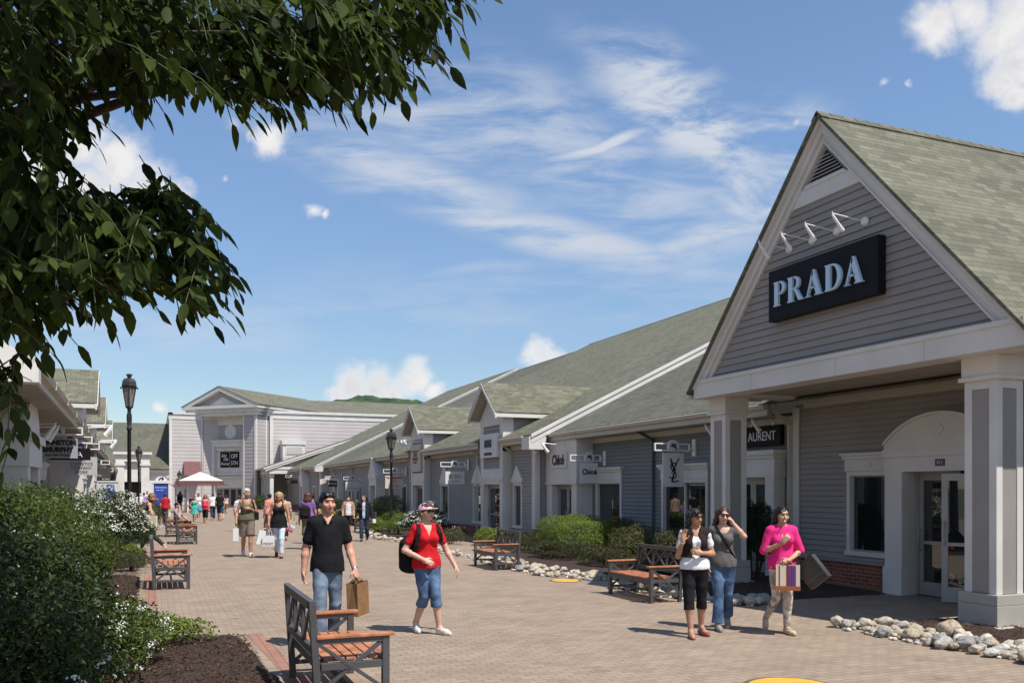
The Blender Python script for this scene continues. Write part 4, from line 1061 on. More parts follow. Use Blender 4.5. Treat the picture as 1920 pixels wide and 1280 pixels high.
s = board('name_board', 'white raised panel with black serif-style name on the white entrance bay', f12, 25.75, 26.95, 2.62, 3.14, 0., .05, WHITE)
text_mb('Chloé', .46, f12, 26.35, 2.89, .052, .03, stretch=.82, bold=.012, flip=-1).build('lettering', TXT_BLACK, s)
for i, a in enumerate((26.0, 27.0)):
    spot(f12, a, 3.36, .0, .75, label=('right', 'left')[i]+'-hand white spotlight reaching out over the white entrance bay', group='spotlights on the white entrance bay', sc=.9, drop=.26)
fT = FR(12.05-.30, 0, (0, 1), (-1, 0))
s = board('name_board', 'pale square board with heavy black monogram on the nearer dormer tower', fT, 30.05, 31.85, 3.1, 3.98, .03, .12, SIGN_W)
text_mb('BCBG', .36, fT, 30.95, 3.62, .152, .06, stretch=.9, bold=.02, flip=-1, spacing=.72).build('lettering', TXT_BLACK, s)
text_mb('MAXAZRIA', .13, fT, 30.95, 3.24, .152, .03, stretch=.9, flip=-1, spacing=1.5, bold=.008).build('lettering', TXT_BLACK, s)
s = board('name_board', 'tall beige board with dark red arched lettering on the farther dormer tower', fT, 40.15, 41.85, 2.75, 4.05, .03, .1, mat('sign_beige', (.50, .46, .38), .6, .04))
text_mb('TRUE', .26, fT, 41.0, 3.58, .132, .02, bold=.012, flip=-1).build('lettering', TXT_RED, s)
text_mb('RELIGION', .22, fT, 41.0, 3.36, .132, .02, bold=.012, flip=-1, stretch=.9).build('lettering', TXT_RED, s)
text_mb('BRAND JEANS', .10, fT, 41.0, 3.18, .132, .02, bold=.004, flip=-1).build('lettering', TXT_BLACK, s)
for i, a in enumerate((40.5, 41.0, 41.5)):
    spot(fT, a, 4.18, .0, .8, label=('nearest', 'middle', 'farthest')[i]+' of three white spotlights over the beige dormer board', group='spotlights on the farther dormer tower', sc=.9, drop=.26)
# ---- hanging blade signs
def blade(label, x_wall, y, z, sx, panel, ln=1.22, w=.62, h=.78, px=.62, m=SIGN_W, lines=(), art=None, zd=.05, rot=0., group='hanging signs on white brackets'):
    """bracket with a round grape emblem, and a painted panel hanging below; sx=-1 reaches left (towards -X), +1 right"""
    r = thing('hanging_sign', label, 'sign', (x_wall, y, z), rot, group)
    WMr = WM[r]; WM[r] = Matrix.Identity(4)
    fr = FR(0, -.02, (1, 0), (0, -1))        # face looks back up the street (-Y)
    b = MB(); X = lambda a: sx*a
    def bx(a0, a1, z0, z1, y0=-.025, y1=.025): b.box(X(a0), X(a1), y0, y1, z0, z1)
    bx(0, .045, -.12, .32, -.07, .07); bx(.045, ln, 0, .035); bx(.16, ln, .175, .205); bx(ln-.035, ln, .035, .175); bx(.16, .19, .035, .175); bx(.045, .16, .08, .11)
    b.build('bracket', WHITE_M, r, bevel=.004)
    c = MB(); cx = X(px); q = [(cx+.165*math.cos(R(-32+244*i/30)), -.035, .125+.165*math.sin(R(-32+244*i/30))) for i in range(31)]; c.prism(q, (0, .07, 0)); cc = c.build('roundel', SIGN_W, r)
    g = MB()
    rr = random.Random(3)
    for (gx, gz) in ((-.03, .19), (.0, .18), (.03, .19), (.05, .16), (.02, .15), (-.02, .15), (-.055, .17), (.06, .12), (.035, .11), (.01, .12), (.05, .085), (-.075, .14), (-.05, .125), (.065, .06)):
        k = [(cx+gx+.019*math.cos(2*math.pi*i/10), -.0355, gz-.01+.019*math.sin(2*math.pi*i/10)) for i in range(10)]; g.prism(k, (0, -.006, 0))
    g.build('grape_emblem', GRAPE, cc)
    lk = MB()
    for a in (px-w*.38, px+w*.38): lk.bar((X(a), 0, 0), (X(a), 0, -zd-.005), .012, .012)
    lk.build('hanger', IRON, r)
    p = MB(); p.box(X(px)-w/2, X(px)+w/2, -.02, .02, -zd-h, -zd); pp = p.build('sign_panel', m, r, bevel=.004)
    for (t, s_, dz, tm, st, bo) in lines:
        text_mb(t, s_, fr, X(px), -zd-h/2+dz, .002, .008, stretch=st, bold=bo).build('lettering', tm, pp)
    if art:
        am = MB(); art(am, fr, X(px), -zd-h/2); am.build('monogram', TXT_BLACK, pp)
    r.matrix_basis = WMr; WM[r] = WMr
    return r
def ysl_art(mb, fr, cx, cz):
    k = .30
    def pl(pts, w):
        for (a, b), w0, w1 in zip(zip(pts[:-1], pts[1:]), w[:-1], w[1:]):
            dx, dz = b[0]-a[0], b[1]-a[1]; l = math.hypot(dx, dz) or 1; nx, nz = -dz/l, dx/l
            fr.poly(mb, [(cx+(a[0]+nx*w0)*k, cz+(a[1]+nz*w0)*k), (cx+(b[0]+nx*w1)*k, cz+(b[1]+nz*w1)*k), (cx+(b[0]-nx*w1)*k, cz+(b[1]-nz*w1)*k), (cx+(a[0]-nx*w0)*k, cz+(a[1]-nz*w0)*k)], .002, .010)
    pl([(-.32, 1.0), (-.02, .2), (.02, 0)], [.07, .07, .05]); pl([(.52, 1.0), (.1, .25), (-.2, -.25)], [.05, .05, .05])
    S = [(.30, .42), (.12, .58), (-.12, .56), (-.3, .38), (-.26, .12), (0, -.08), (.2, -.25), (.25, -.5), (.1, -.72), (-.18, -.74), (-.42, -.6)]
    pl(S, [.05]*len(S)); pl([(.16, .12), (-.02, -.45), (-.18, -1.0)], [.07, .07, .06]); pl([(-.22, -1.0), (.1, -1.0), (.5, -.94)], [.05, .05, .06])
blade('tall white hanging sign with a black interlaced monogram, on the blue-grey wall nearest the portico', 12.98, 19.35, 2.90, -1, None, w=.62, h=.86, px=.66, art=ysl_art)
blade('white hanging sign with a short black name, beside the white entrance bay', 12.98, 24.25, 2.78, -1, None, w=.58, h=.62, px=.56, lines=[('Chloé', .22, .04, TXT_BLACK, .95, .008)])
blade('wide white hanging sign with thin black initials, between the two dormer towers', 12.0, 34.3, 2.82, -1, None, w=.82, h=.52, px=.6, zd=.18, lines=[('BCBG', .22, .06, TXT_BLACK, 1., -.002), ('MAXAZRIA', .07, -.14, TXT_BLACK, 1., 0)])
def red_round(mb, fr, cx, cz): pass
t = blade('white hanging sign with dark red capitals above a round mark, behind the right lamp post', 12.0, 44.0, 2.72, -1, None, w=.95, h=.66, px=.64, zd=.12, m=mat('sign_cream', (.62, .56, .48), .5, .05), lines=[('TRUE RELIGION', .125, .22, TXT_RED, 1., .006), ('BRAND  JEANS', .075, -.22, TXT_RED, 1., .003)])
_m = MB(); _f = FR(0, 0, (1, 0), (0, -1))
for (r0, r1, a0, a1) in ((.13, .15, 0, 360), (.06, .085, 20, 200), (.0, .04, 0, 360)):
    n = 24
    for i in range(n):
        A, B = R(a0+(a1-a0)*i/n), R(a0+(a1-a0)*(i+1)/n)
        _f.poly(_m, [(-.64+r0*math.cos(A), -.44+r0*math.sin(A)), (-.64+r1*math.cos(A), -.44+r1*math.sin(A)), (-.64+r1*math.cos(B), -.44+r1*math.sin(B)), (-.64+r0*math.cos(B), -.44+r0*math.sin(B))] if r0 else [(-.64, -.44), (-.64+r1*math.cos(A), -.44+r1*math.sin(A)), (-.64+r1*math.cos(B), -.44+r1*math.sin(B))], .021, .03)
_m.build('round_mark', mat('rust_mark', (.38, .12, .06), .6), t, local=True)
blade('white hanging sign with faint grey lettering, left of the pointed white entrance', 12.55, 57.0, 2.5, -1, None, w=.9, h=.62, px=.62, zd=.12, lines=[('collection', .16, -.1, mat('grey_lettering', (.30, .30, .31), .5), 1., 0)])
blade('dark hanging sign with pale lettering, second farthest of the right-hand row', 12.55, 63.6, 2.62, -1, None, w=.95, h=.46, px=.66, zd=.1, m=mat('sign_dark_bronze', (.05, .045, .04), .5), lines=[('FACTORY', .15, 0, TXT_WHITE, 1., 0)])
blade('bare white sign bracket with round emblem under the corner porch eave', 11.98, 80., 2.9, -1, None, w=.9, h=.3, px=.62, zd=.22, m=mat('sign_dark_bronze', ()), lines=[])
# left row (their faces are turned with the left facade)
def lw(xl, yl):
    q = ML @ Vector((xl, yl, 0)); return q.x, q.y
GREY_P = mat('sign_grey', (.33, .325, .32), .5, .04)
for (lab, yl, z, w, h, px, zd, m, lines, ln) in (
    ('grey hanging sign with bold black two-line name, nearest on the left row', 10.7, 3.30, .92, .50, .70, .09, GREY_P, [('JOHNSTON', .165, .13, TXT_BLACK, .95, .012), ('&MURPHY', .165, -.03, TXT_BLACK, .95, .012), ('FACTORY STORE', .07, -.17, TXT_BLACK, 1., .004)], 1.28),
    ('black hanging sign with white serif capitals, second on the left row', 13.9, 3.24, 1.06, .34, .80, .14, BLACK, [('PERLA', .22, 0, TXT_WHITE, 1.1, 0)], 1.38),
    ('light grey hanging sign with a four-line name, third on the left row', 16.3, 3.16, .90, .57, .98, .23, mat('sign_light_grey', (.46, .45, .44), .5, .04), [('THE', .11, .20, TXT_BLACK, 1., 0), ('COSMETICS', .13, .07, TXT_BLACK, .95, 0), ('COMPANY', .13, -.06, TXT_BLACK, .95, 0), ('STORE', .12, -.19, TXT_BLACK, 1., 0)], 1.5),
    ('dark grey hanging sign with one thin pale line, fourth on the left row', 31.0, 3.05, 1.05, .50, 1.0, .14, mat('sign_charcoal', (.06, .058, .055), .5), [('outlet', .12, -.1, TXT_WHITE, 1., 0)], 1.5),
    ('black hanging sign with small white letters, farthest on the left row', 39., 2.85, 1.1, .5, 1.0, .14, BLACK, [('VIA ROMA', .14, 0, TXT_WHITE, 1., 0)], 1.5)):
    x, y = lw(-1.12, yl)
    blade(lab, x, y, z, 1, None, ln=ln, w=w, h=h, px=px, zd=zd, m=m, lines=lines, rot=R(1.3))
# spotlights over the left row's entrances
for i, (yl, a) in enumerate(((7.2, 0), (8.1, 0))):
    x, y = lw(-1.12, yl); fr_ = FR(x, y, (0, 1), (1, 0))
    spot(fr_, 0, 3.3, 0, .85, label=('nearer', 'farther')[i]+' white spotlight beside the arched left-hand entrance', group='spotlights on the left row', drop=.3)
for i, yl in enumerate((18.0, 18.8, 27.6, 28.4)):
    x, y = lw(-.10, yl); fr_ = FR(x, y, (0, 1), (1, 0))
    spot(fr_, 0, 4.0, 0, .75, label=('nearer spotlight on the first left dormer tower', 'farther spotlight on the first left dormer tower', 'nearer spotlight on the second left dormer tower', 'farther spotlight on the second left dormer tower')[i], group='spotlights on the left row', drop=.3)
# department-store sign
q = math.sqrt(.5); fS = FR(9.35+q*1.2, 91.1+q*1.2, (-q, q), (-q, -q))
s = board('store_sign', 'black square sign split into white script and white capitals on the white tower entrance', fS, 2.95, 5.35, 4.1, 5.7, .13, .08, BLACK)
for t_, sz, a, z in (('Saks', .52, 4.85, 5.33), ('Fifth', .48, 4.62, 4.93), ('Avenue', .48, 4.75, 4.5)):
    text_mb(t_, sz, fS, a, z, .212, .02, shear=.45, stretch=.75, flip=-1).build('lettering', TXT_WHITE, s)
for t_, z in (('OFF', 5.25), ('5TH', 4.55)): text_mb(t_, .62, fS, 3.52, z, .212, .02, stretch=.8, flip=-1).build('lettering', TXT_WHITE, s)
_m = MB(); fS.box(_m, 4.10, 4.12, 4.12, 5.68, .205, .215); _m.build('divider', TXT_WHITE, s)
_m = MB()
for a in (3.3, 4.6): fS.box(_m, a, a+1.0, 5.86, 5.96, .3, .4); 
_m.build('strip_light', WHITE_M, s)

# ================================================================== benches
def make_bench(label, x, y, rz, scale=1., L=1.5):
    r = thing('park_bench', label, 'bench', (0, 0, 0), 0., 'slatted benches along the street')
    WM[r] = Matrix.Identity(4)
    W, H, A, Sd = .62, .92, .63, .43          # depth, back height, arm height, seat height; front is -Y
    for sx in (-1, 1):
        x0 = sx*(L/2-.03)
        fl = MB(); fl.box(x0-.03, x0+.03, -W/2, -W/2+.06, 0, A-.03); fl.build('leg', METAL_D, r, bevel=.004)
        bl = MB(); bl.hexa([(x0-.03, W/2-.06, 0), (x0+.03, W/2-.06, 0), (x0+.03, W/2, 0), (x0-.03, W/2, 0), (x0-.03, W/2-.0, H), (x0+.03, W/2-.0, H), (x0+.03, W/2+.055, H), (x0-.03, W/2+.055, H)]); bl.build('leg', METAL_D, r, bevel=.004)
        e = MB(); ya, yb = -W/2+.06, W/2-.05
        e.box(x0-.02, x0+.02, ya, yb, .13, .17); e.box(x0-.025, x0+.025, ya, yb+.03, A-.075, A-.03)
        for (p, q_) in (((x0-.004, ya, .17), (x0-.004, yb+.02, A-.075)), ((x0+.004, yb, .17), (x0+.004, ya, A-.075))): e.bar(p, q_, .03, .042, (1, 0, 0))
        e.box(x0-.022, x0+.022, ya, yb, Sd-.09, Sd-.03)
        e.build('end_frame', METAL_D, r, bevel=.003)
        a = MB(); a.box(x0-.045, x0+.045, -W/2-.04, W/2-.01, A-.029, A); a.build('armrest', WOOD, r, bevel=.006)
    s = MB()
    n = 6; y0 = -W/2-.005; w = (W-.06)/n
    for k in range(n): s.box(-L/2+.065, L/2-.065, y0+k*w, y0+k*w+w-.014, Sd-.025, Sd)
    s.build('seat', WOOD, r, bevel=.004)
    ap = MB(); ap.box(-L/2+.06, L/2-.06, -W/2+.005, -W/2+.04, Sd-.11, Sd-.028); ap.box(-L/2+.06, L/2-.06, W/2-.06, W/2-.025, Sd-.11, Sd-.028)
    ap.bar((-L/2+.06, 0, .15), (L/2-.06, 0, .15), .03, .04)
    ap.build('seat_rail', METAL_D, r, bevel=.003)
    b = MB(); yb = lambda z: W/2-.03+.055*z/H+.01
    b.box(-L/2+.06, L/2-.06, yb(H)-.03, yb(H)+.025, H-.07, H-.0); b.box(-L/2+.06, L/2-.06, yb(.5)-.025, yb(.5)+.02, .47, .53)
    nb = 3; bw = (L-.12)/nb
    for k in range(nb):
        a0, a1 = -L/2+.06+k*bw, -L/2+.06+(k+1)*bw
        if k: b.bar((a0, yb(.53), .53), (a0, yb(H-.07), H-.07), .04, .03, (1, 0, 0))
        b.bar((a0+.02, yb(.53)-.006, .53), (a1-.02, yb(H-.07)-.006, H-.07), .035, .02, (0, 1, 0)); b.bar((a1-.02, yb(.53)+.006, .53), (a0+.02, yb(H-.07)+.006, H-.07), .035, .02, (0, 1, 0))
    b.build('backrest', METAL_D, r, bevel=.003)
    r.location = (x, y, 0); r.rotation_euler = (0, 0, rz); r.scale = (scale,)*3
    WM[r] = Matrix.Translation((x, y, 0)) @ Matrix.Rotation(rz, 4, 'Z') @ Matrix.Scale(scale, 4)
    return r
PI = math.pi
b0 = make_bench('nearest bench, seen from behind at the bottom of the picture', 1.62, 8.50, PI/2, 1.06)
for lab, x, y, rz, sc in (
        ('wood-armed bench side-on by the left planting beds, beyond the nearest bench', .30, 18.95, PI/2, 1.08),
        ('small far bench on the left, the one standing out into the street', 1.05, 33.4, PI/2, 1.06),
        ('far left bench on which a man sits', .75, 38.6, PI/2, 1.06),
        ('right-hand bench just in front of the three women and the river stones', 8.08, 13.65, -PI/2, 1.0),
        ('right-hand bench farther along, by the brick-based grey wall', 7.78, 20.2, -PI/2, 1.0),
        ('distant bench behind the man in the dark jacket', 8.6, 38.5, -PI/2, 1.0)):
    c = copy_tree(b0); c.location = (x, y, 0); c.rotation_euler = (0, 0, rz); c.scale = (sc,)*3; c['label'] = lab
    WM[c] = Matrix.Translation((x, y, 0)) @ Matrix.Rotation(rz, 4, 'Z') @ Matrix.Scale(sc, 4)

# ================================================================== lamp posts
LGLASS = mat('lantern_glass', (.22, .20, .17), .25, .1, 3.)
def lamp_post(label, x, y, h=4.5):
    r = thing('street_lamp', label, 'street lamp', (x, y, 0), group='black lantern posts')
    p = MB(); k = h/4.5
    kk = k; p.lathe([(.16, 0), (.16, .08), (.13, .12), (.12, .5), (.085, .58), (.07, .62), (.062, .7), (.055, 3.05*k), (.075, 3.07*k), (.075, 3.12*k), (.055, 3.14*k), (.075, 3.3*k), (.075, 3.42*k), (.05, 3.5*k), (.06, 3.58*k)], (x, y, 0), 14)
    p.build('post', IRON, r)
    z0 = 3.58*k; z1 = z0+.56*k
    g = MB(); n = 6
    g.lathe([(.095, z0+.04), (.205, z1)], (x, y, 0), n, False); g.build('lantern_glass', LGLASS, r)
    f = MB()
    for i in range(n):
        a = 2*math.pi*(i+.5)/n; f.bar((x+.098*math.cos(a), y+.098*math.sin(a), z0+.03), (x+.212*math.cos(a), y+.212*math.sin(a), z1), .028, .028)
    f.lathe([(.06, z0), (.115, z0+.05), (.10, z0+.08)], (x, y, 0), n, False); f.lathe([(.225, z1-.05), (.24, z1), (.225, z1+.03), (.205, z1+.03)], (x, y, 0), n, False)
    for i in range(n):
        a = 2*math.pi*i/n; f.bar((x+.20*math.cos(a), y+.20*math.sin(a), z1-.06), (x+.25*math.cos(a), y+.25*math.sin(a), z1-.06), .03, .05)
    f.build('lantern_frame', IRON, r)
    c = MB(); c.lathe([(.225, z1+.03), (.215, z1+.12), (.17, z1+.20), (.10, z1+.225), (.065, z1+.23), (.065, z1+.30), (.10, z1+.31), (.10, z1+.34), (.05, z1+.36), (0, z1+.37)], (x, y, 0), n, False); c.build('lantern_cap', mat('lamp_cap', (.035, .032, .03), .45, .1), r)
lamp_post('tall black lantern post on the left, closest to the camera', -.70, 28.35, 5.4)
lamp_post('small distant black lantern post in front of the white portal', -.9, 58.)
lamp_post('black lantern post on the right beside the white-flowering shrub', 9.42, 37.)
def wall_lantern():
    r = thing('wall_lantern', 'black wall lantern on the pale store wall left of the maroon awning', 'lantern', (2.2, 95.6, 3.0))
    m = MB(); m.lathe([(.1, 2.7), (.22, 3.25), (.26, 3.3)], (2.3, 95.5, 0), 6, False); m.build('lantern_body', LGLASS, r)
    k = MB(); k.lathe([(.28, 3.3), (.2, 3.5), (.05, 3.6), (.08, 3.75), (0, 3.8)], (2.3, 95.5, 0), 6, False); k.tube([(2.3, 95.5, 2.7), (2.3, 95.5, 2.2), (2.3, 95.98, 2.2)], .06, 6); k.build('bracket', IRON, r)
wall_lantern()
# ================================================================== kiosk, directory, manholes, boards
def kiosk():
    x, y = G(352, 960); x0, y0 = x, y
    r = thing('vendor_cart', 'vendor cart with white pyramid canopy and maroon valance at the far street end', 'kiosk', (x, y, 0))
    m = MB(); w = 1.75; z = 2.55
    m.add([(x+1-w, y+1-w, z), (x+1+w, y+1-w, z), (x+1+w, y+1+w, z), (x+1-w, y+1+w, z), (x+1, y+1, z+.75)], [(0, 1, 4), (1, 2, 4), (2, 3, 4), (3, 0, 4)]); m.build('canopy', mat('white_canvas', (.74, .72, .68), .8, .04), r)
    v = MB(); v.box(x+1-w, x+1+w, y+1-w-.02, y+1-w, z-.28, z+.02); v.box(x+1-w-.02, x+1-w, y+1-w, y+1+w, z-.28, z+.02); v.box(x+1+w, x+1+w+.02, y+1-w, y+1+w, z-.28, z+.02); v.box(x-1.3, x+3.1, y-.95, y-.9, z-.38, z-.30); v.build('valance', mat('maroon_canvas', (.155, .062, .06)), r)
    for dx, dy in ((0, 0), (2, 0), (0, 2), (2, 2)):
        p = MB(); p.tube([(x+dx, y+dy, 0), (x+dx, y+dy, z)], .06, 8); p.build('post', WHITE_M, r)
    c = MB(); c.box(x+.15, x+1.85, y+.3, y+1.7, .25, 1.05); c.box(x+.05, x+1.95, y+.2, y+1.8, 1.05, 1.12); c.build('counter', mat('cart_maroon', (.10, .03, .03), .5, .1), r)
    for k in range(3):
        s_ = MB(); s_.box(x-.9, x-.2, y+.4+k*.1, y+1.2, .5+k*.42, .54+k*.42); s_.build('shelf', METAL_D, r)
    s_ = MB(); s_.box(x-.95, x-.9, y+.3, y+1.3, 0, 1.9); s_.box(x-.2, x-.15, y+.3, y+1.3, 0, 1.9); s_.build('shelf_frame', METAL_D, r)
kiosk()
def directory():
    x, y = GD(302, 62.); y -= 0
    r = thing('directory_sign', 'white-framed blue directory board topped by a purple emblem, behind the man in red', 'sign', (x, y, 0))
    m = MB(); m.box(x-.62, x-.48, y-.1, y+.1, 0, 2.3); m.box(x+.48, x+.62, y-.1, y+.1, 0, 2.3); m.box(x-.7, x+.7, y-.13, y+.13, 2.3, 2.5); m.box(x-.48, x+.48, y-.1, y+.1, 0, .5); m.build('frame', WHITE, r)
    b = MB(); b.box(x-.48, x+.48, y-.06, y+.06, .5, 2.3); b.build('panel', mat('directory_blue', (.02, .06, .32), .4, .05), r)
    fr = FR(0, y-.06, (1, 0), (0, -1)); text_mb('Information', .16, fr, x, 2.02, .005, .01).build('lettering', TXT_WHITE, r); text_mb('mall map', .13, fr, x-.1, 1.82, .005, .01).build('lettering', TXT_WHITE, r)
    c = MB(); c.prism([(x+.38*math.cos(math.pi*i/12), y-.05, 2.5+.3*math.sin(math.pi*i/12)) for i in range(13)], (0, .1, 0)); c.build('emblem_plate', SIGN_W, r)
    g = MB()
    for k in range(9): a = k*.7; g.prism([(x+.13*math.cos(a*1.3)+.06*math.cos(i*.8), y-.055, 2.62+.07*math.sin(a*2)+.06*math.sin(i*.8)) for i in range(8)], (0, -.008, 0))
    g.build('grape_emblem', mat('lilac_emblem', (.28, .18, .42), .5), r)
directory()
def banner():
    x, y = lw(.15, 33.2)
    r = thing('banner_sign', 'white-framed panel with a narrow blue vertical banner beside the left shops', 'sign', (x, y, 0), R(1.3))
    m = MB(); m.box(x-.55, x+.55, y-.06, y+.06, .0, 2.25); m.build('panel', SIGN_W, r)
    f_ = MB(); 
    for q_ in ((x-.62, x-.55, .0, 2.3), (x+.55, x+.62, .0, 2.3), (x-.55, x+.55, 2.25, 2.32)): f_.box(q_[0], q_[1], y-.09, y+.09, q_[2], q_[3])
    f_.build('frame', WHITE, r)
    b = MB(); b.box(x+.02, x+.38, y-.075, y-.061, .2, 2.15); bb = b.build('banner', mat('banner_blue', (.03, .10, .42), .5), r)
    fr = FR(x+.2, y-.075, (0, 1), (0, -1)); 
    fv = FR(x+.2, y-.076, (1, 0), (0, -1))
    mb = MB(); text_mb('SALE', .34, fv, 0, 0, 0, .01, mb=mb)
    mb.v = [(x+.2-(p[2]), p[1], 1.0+(p[0]-(x+.2))) for p in mb.v]; mb.build('lettering', TXT_WHITE, bb)
banner()
YEL = mat('manhole_yellow', (.62, .34, .045), .7, .16, 4., bump=.2, bscale=60)
def manhole(label, u, v, r_):
    x, y = G(u, v) if isinstance(u, int) else (u, v)
    r = thing('manhole_cover', label, 'manhole cover', (x, y, 0), group='yellow manhole covers')
    m = MB(); m.lathe([(r_, -.01), (r_, .008), (r_-.02, .014), (.0, .014)], (x, y, 0), 40, False); m.build('lid', YEL, r)
    g = MB(); g.lathe([(r_+.05, -.01), (r_+.05, .005), (r_+.005, .006), (r_+.004, -.01)], (x, y, 0), 40, False); g.build('ring', mat('rusty_iron', (.11, .075, .05), .8, .3), r)
manhole('yellow manhole cover cut off by the bottom edge of the picture', 5.78, 6.95, .42)
manhole('flat yellow cover at the edge of the far river stones', 1060, 1088, .29)
# ================================================================== plants
def leaf_cloud(P, Nn, size, rng, aspect=.5, jitter=.9, fold=.25):
    """P points, Nn preferred normals -> kite-shaped folded leaves (6 verts, 2 quads)"""
    n = len(P)
    nr = Nn + rng.normal(0, jitter, (n, 3)); nr /= np.linalg.norm(nr, axis=1)[:, None]+1e-9
    d = rng.normal(0, 1, (n, 3)); d -= (d*nr).sum(1)[:, None]*nr; d /= np.linalg.norm(d, axis=1)[:, None]+1e-9
    s = np.cross(nr, d); l = (size*rng.uniform(.65, 1.25, n))[:, None]; w = l*aspect
    up = nr*l*fold*.5
    V = np.stack([P-d*l*.5, P-d*l*.05+s*w*.5+up, P+d*l*.5, P-d*l*.05-s*w*.5+up, P-d*l*.03], 1)     # base, right, tip, left, mid
    V = V.reshape(-1, 3); k = np.arange(n)[:, None]*5
    F = np.concatenate([k+np.array([[0, 1, 2, 4]]), k+np.array([[0, 4, 2, 3]])])
    return V, F
def lumpy(dirs, seed, amp=.18, fr=2.2):
    a = np.zeros(len(dirs)); r = np.random.default_rng(seed)
    for o in range(3):
        for _ in range(4):
            k = r.normal(0, fr*(1.8**o), 3); a += np.sin(dirs@k + r.uniform(0, 6.28))*amp/(1.7**o)/2
    return 1+a
def shrub(label, c, rx, ry, h, n, size, leaf, seed, box=0., z0=.05, flower=0, fsize=.05, cat='shrub', group=None, up=.4, fill=.55, name='shrub', fmat=None, fzone=None, jitter=.8, amp=.18, rot=0., aspect=.5, core=None, ftop=.25, skirt=False):
    rng = np.random.default_rng(seed)
    r = thing(name, label, cat, (c[0], c[1], 0), rot, group)
    def pts(m, f0):
        d = rng.normal(0, 1, (m, 3)); d[:, 2] = np.abs(d[:, 2])*1.0 - .25*rng.random(m); d /= np.linalg.norm(d, axis=1)[:, None]
        rad = np.maximum(f0, 1-np.abs(rng.normal(0, .16, m)))
        rad = np.where(rng.random(m) < .25, rng.uniform(.45, 1, m), rad)*lumpy(d, seed, amp)
        if box: k = np.max(np.abs(d), axis=1); e = d/k[:, None]; d2 = d*(1-box)+e*box
        else: d2 = d
        p = d2*rad[:, None]*np.array([rx, ry, h*.62]); p[:, 2] += h*.40
        if skirt: p[:, 2] = h*np.clip((d2[:, 2]*rad+.26)/1.26, 0, 2)
        p[:, 2] = np.maximum(p[:, 2], z0+rng.random(m)*.1)
        nn = d*np.array([1/rx, 1/ry, 1/h]); nn /= np.linalg.norm(nn, axis=1)[:, None]; nn[:, 2] += up
        return p, nn
    P, Nn = pts(n, fill)
    V, F = leaf_cloud(P, Nn, size, rng, aspect, jitter)
    np_mesh('foliage', V, F, leaf, r)
    # stems
    m = MB(); 
    for i in range(7):
        a = rng.uniform(0, 6.28); q = rng.uniform(.2, .75)
        m.tube([(.1*rx*math.cos(a), .1*ry*math.sin(a), -.02), (q*.5*rx*math.cos(a), q*.5*ry*math.sin(a), h*.35), (q*rx*math.cos(a), q*ry*math.sin(a), h*.72)], [.02, .014, .006], 5)
    m.build('stem', mat('twig_brown', (.07, .05, .035), .9, .3), r, local=True)
    if flower:
        Pf, Nf = pts(flower*6, .97)
        ok = Pf[:, 2] > h*ftop
        if fzone is not None: ok &= fzone(Pf)
        Pf, Nf = Pf[ok][:flower], Nf[ok][:flower]
        k = 7; cen = np.repeat(Pf, k, 0); off = rng.normal(0, fsize*.75, (len(cen), 3)); off[:, 2] *= .5
        V, F = leaf_cloud(cen+off+np.repeat(Nf, k, 0)*fsize*.5, np.repeat(Nf, k, 0), fsize*.62, rng, .9, .5)
        tag(np_mesh('flowers', V, F, fmat or WHITE_FL, r), kind='stuff')
    return r
WHITE_FL = leaf_mat('white_blossom', (.62, .61, .52), (.78, .77, .70), .25)
L_DARK = leaf_mat('leaf_dark', (.012, .022, .005), (.046, .070, .012), .28)
L_MID = leaf_mat('leaf_mid', (.026, .046, .008), (.105, .142, .023), .34)
L_LIGHT = leaf_mat('leaf_light', (.07, .115, .016), (.215, .27, .045), .36)
L_BOX = leaf_mat('leaf_boxwood', (.06, .075, .020), (.14, .135, .045), .3)
L_YEL = leaf_mat('leaf_yellow', (.30, .28, .03), (.46, .42, .06), .3)
L_JUN = leaf_mat('leaf_juniper', (.040, .052, .018), (.105, .098, .042), .2)
L_CON = leaf_mat('leaf_conifer', (.012, .024, .010), (.03, .05, .018), .15)
# --- left-hand planting
shrub('large dark hedge shrub filling the lower left corner', (-1.72, 8.95), 1.25, 1.25, 1.75, 24000, .062, L_DARK, 1, box=.35, flower=24, fsize=.034, jitter=.7, skirt=True, fzone=lambda p: (p[:, 0] > .2), ftop=.1, group='left hedge shrubs')
shrub('dark hedge shrub at the very bottom left, cut by the picture edge', (-1.45, 7.35), 1.15, 1.0, 1.35, 15000, .062, L_DARK, 14, box=.35, skirt=True, flower=24, fsize=.034, group='left hedge shrubs', fzone=lambda p: p[:, 0] > .2, ftop=.1)
shrub('big leafy hedge shrub behind the corner one, its sunlit top at eye level', (-2.25, 12.0), 1.35, 1.9, 1.98, 26000, .066, L_MID, 2, box=.4, skirt=True, group='left hedge shrubs', amp=.22)
shrub('leafy hedge shrub right behind the two biggest ones on the left', (-2.05, 15.6), 1.1, 1.6, 1.78, 17000, .066, L_MID, 3, box=.3, skirt=True, group='left hedge shrubs', amp=.22)
shrub('low white-flowering shrub spilling over the edge of the nearest mulch bed', (-.52, 10.6), .62, .95, .80, 6000, .055, L_MID, 4, skirt=True, flower=120, fsize=.036, fzone=lambda p: p[:, 0] > -.1, ftop=.1)
shrub('bright green sprawling sprig at the tip of the nearest mulch bed', (.10, 11.75), .5, .5, .36, 1500, .06, L_LIGHT, 5)
shrub('sunlit mid-height shrub beside the second mulch bed on the left', (-1.5, 18.6), .8, 1.4, 1.25, 9000, .06, L_MID, 6, skirt=True)
shrub('low olive juniper at the foot of the left hedge', (-.95, 22.6), .85, 1.6, .62, 7000, .085, L_JUN, 7, jitter=1.2, aspect=.22)
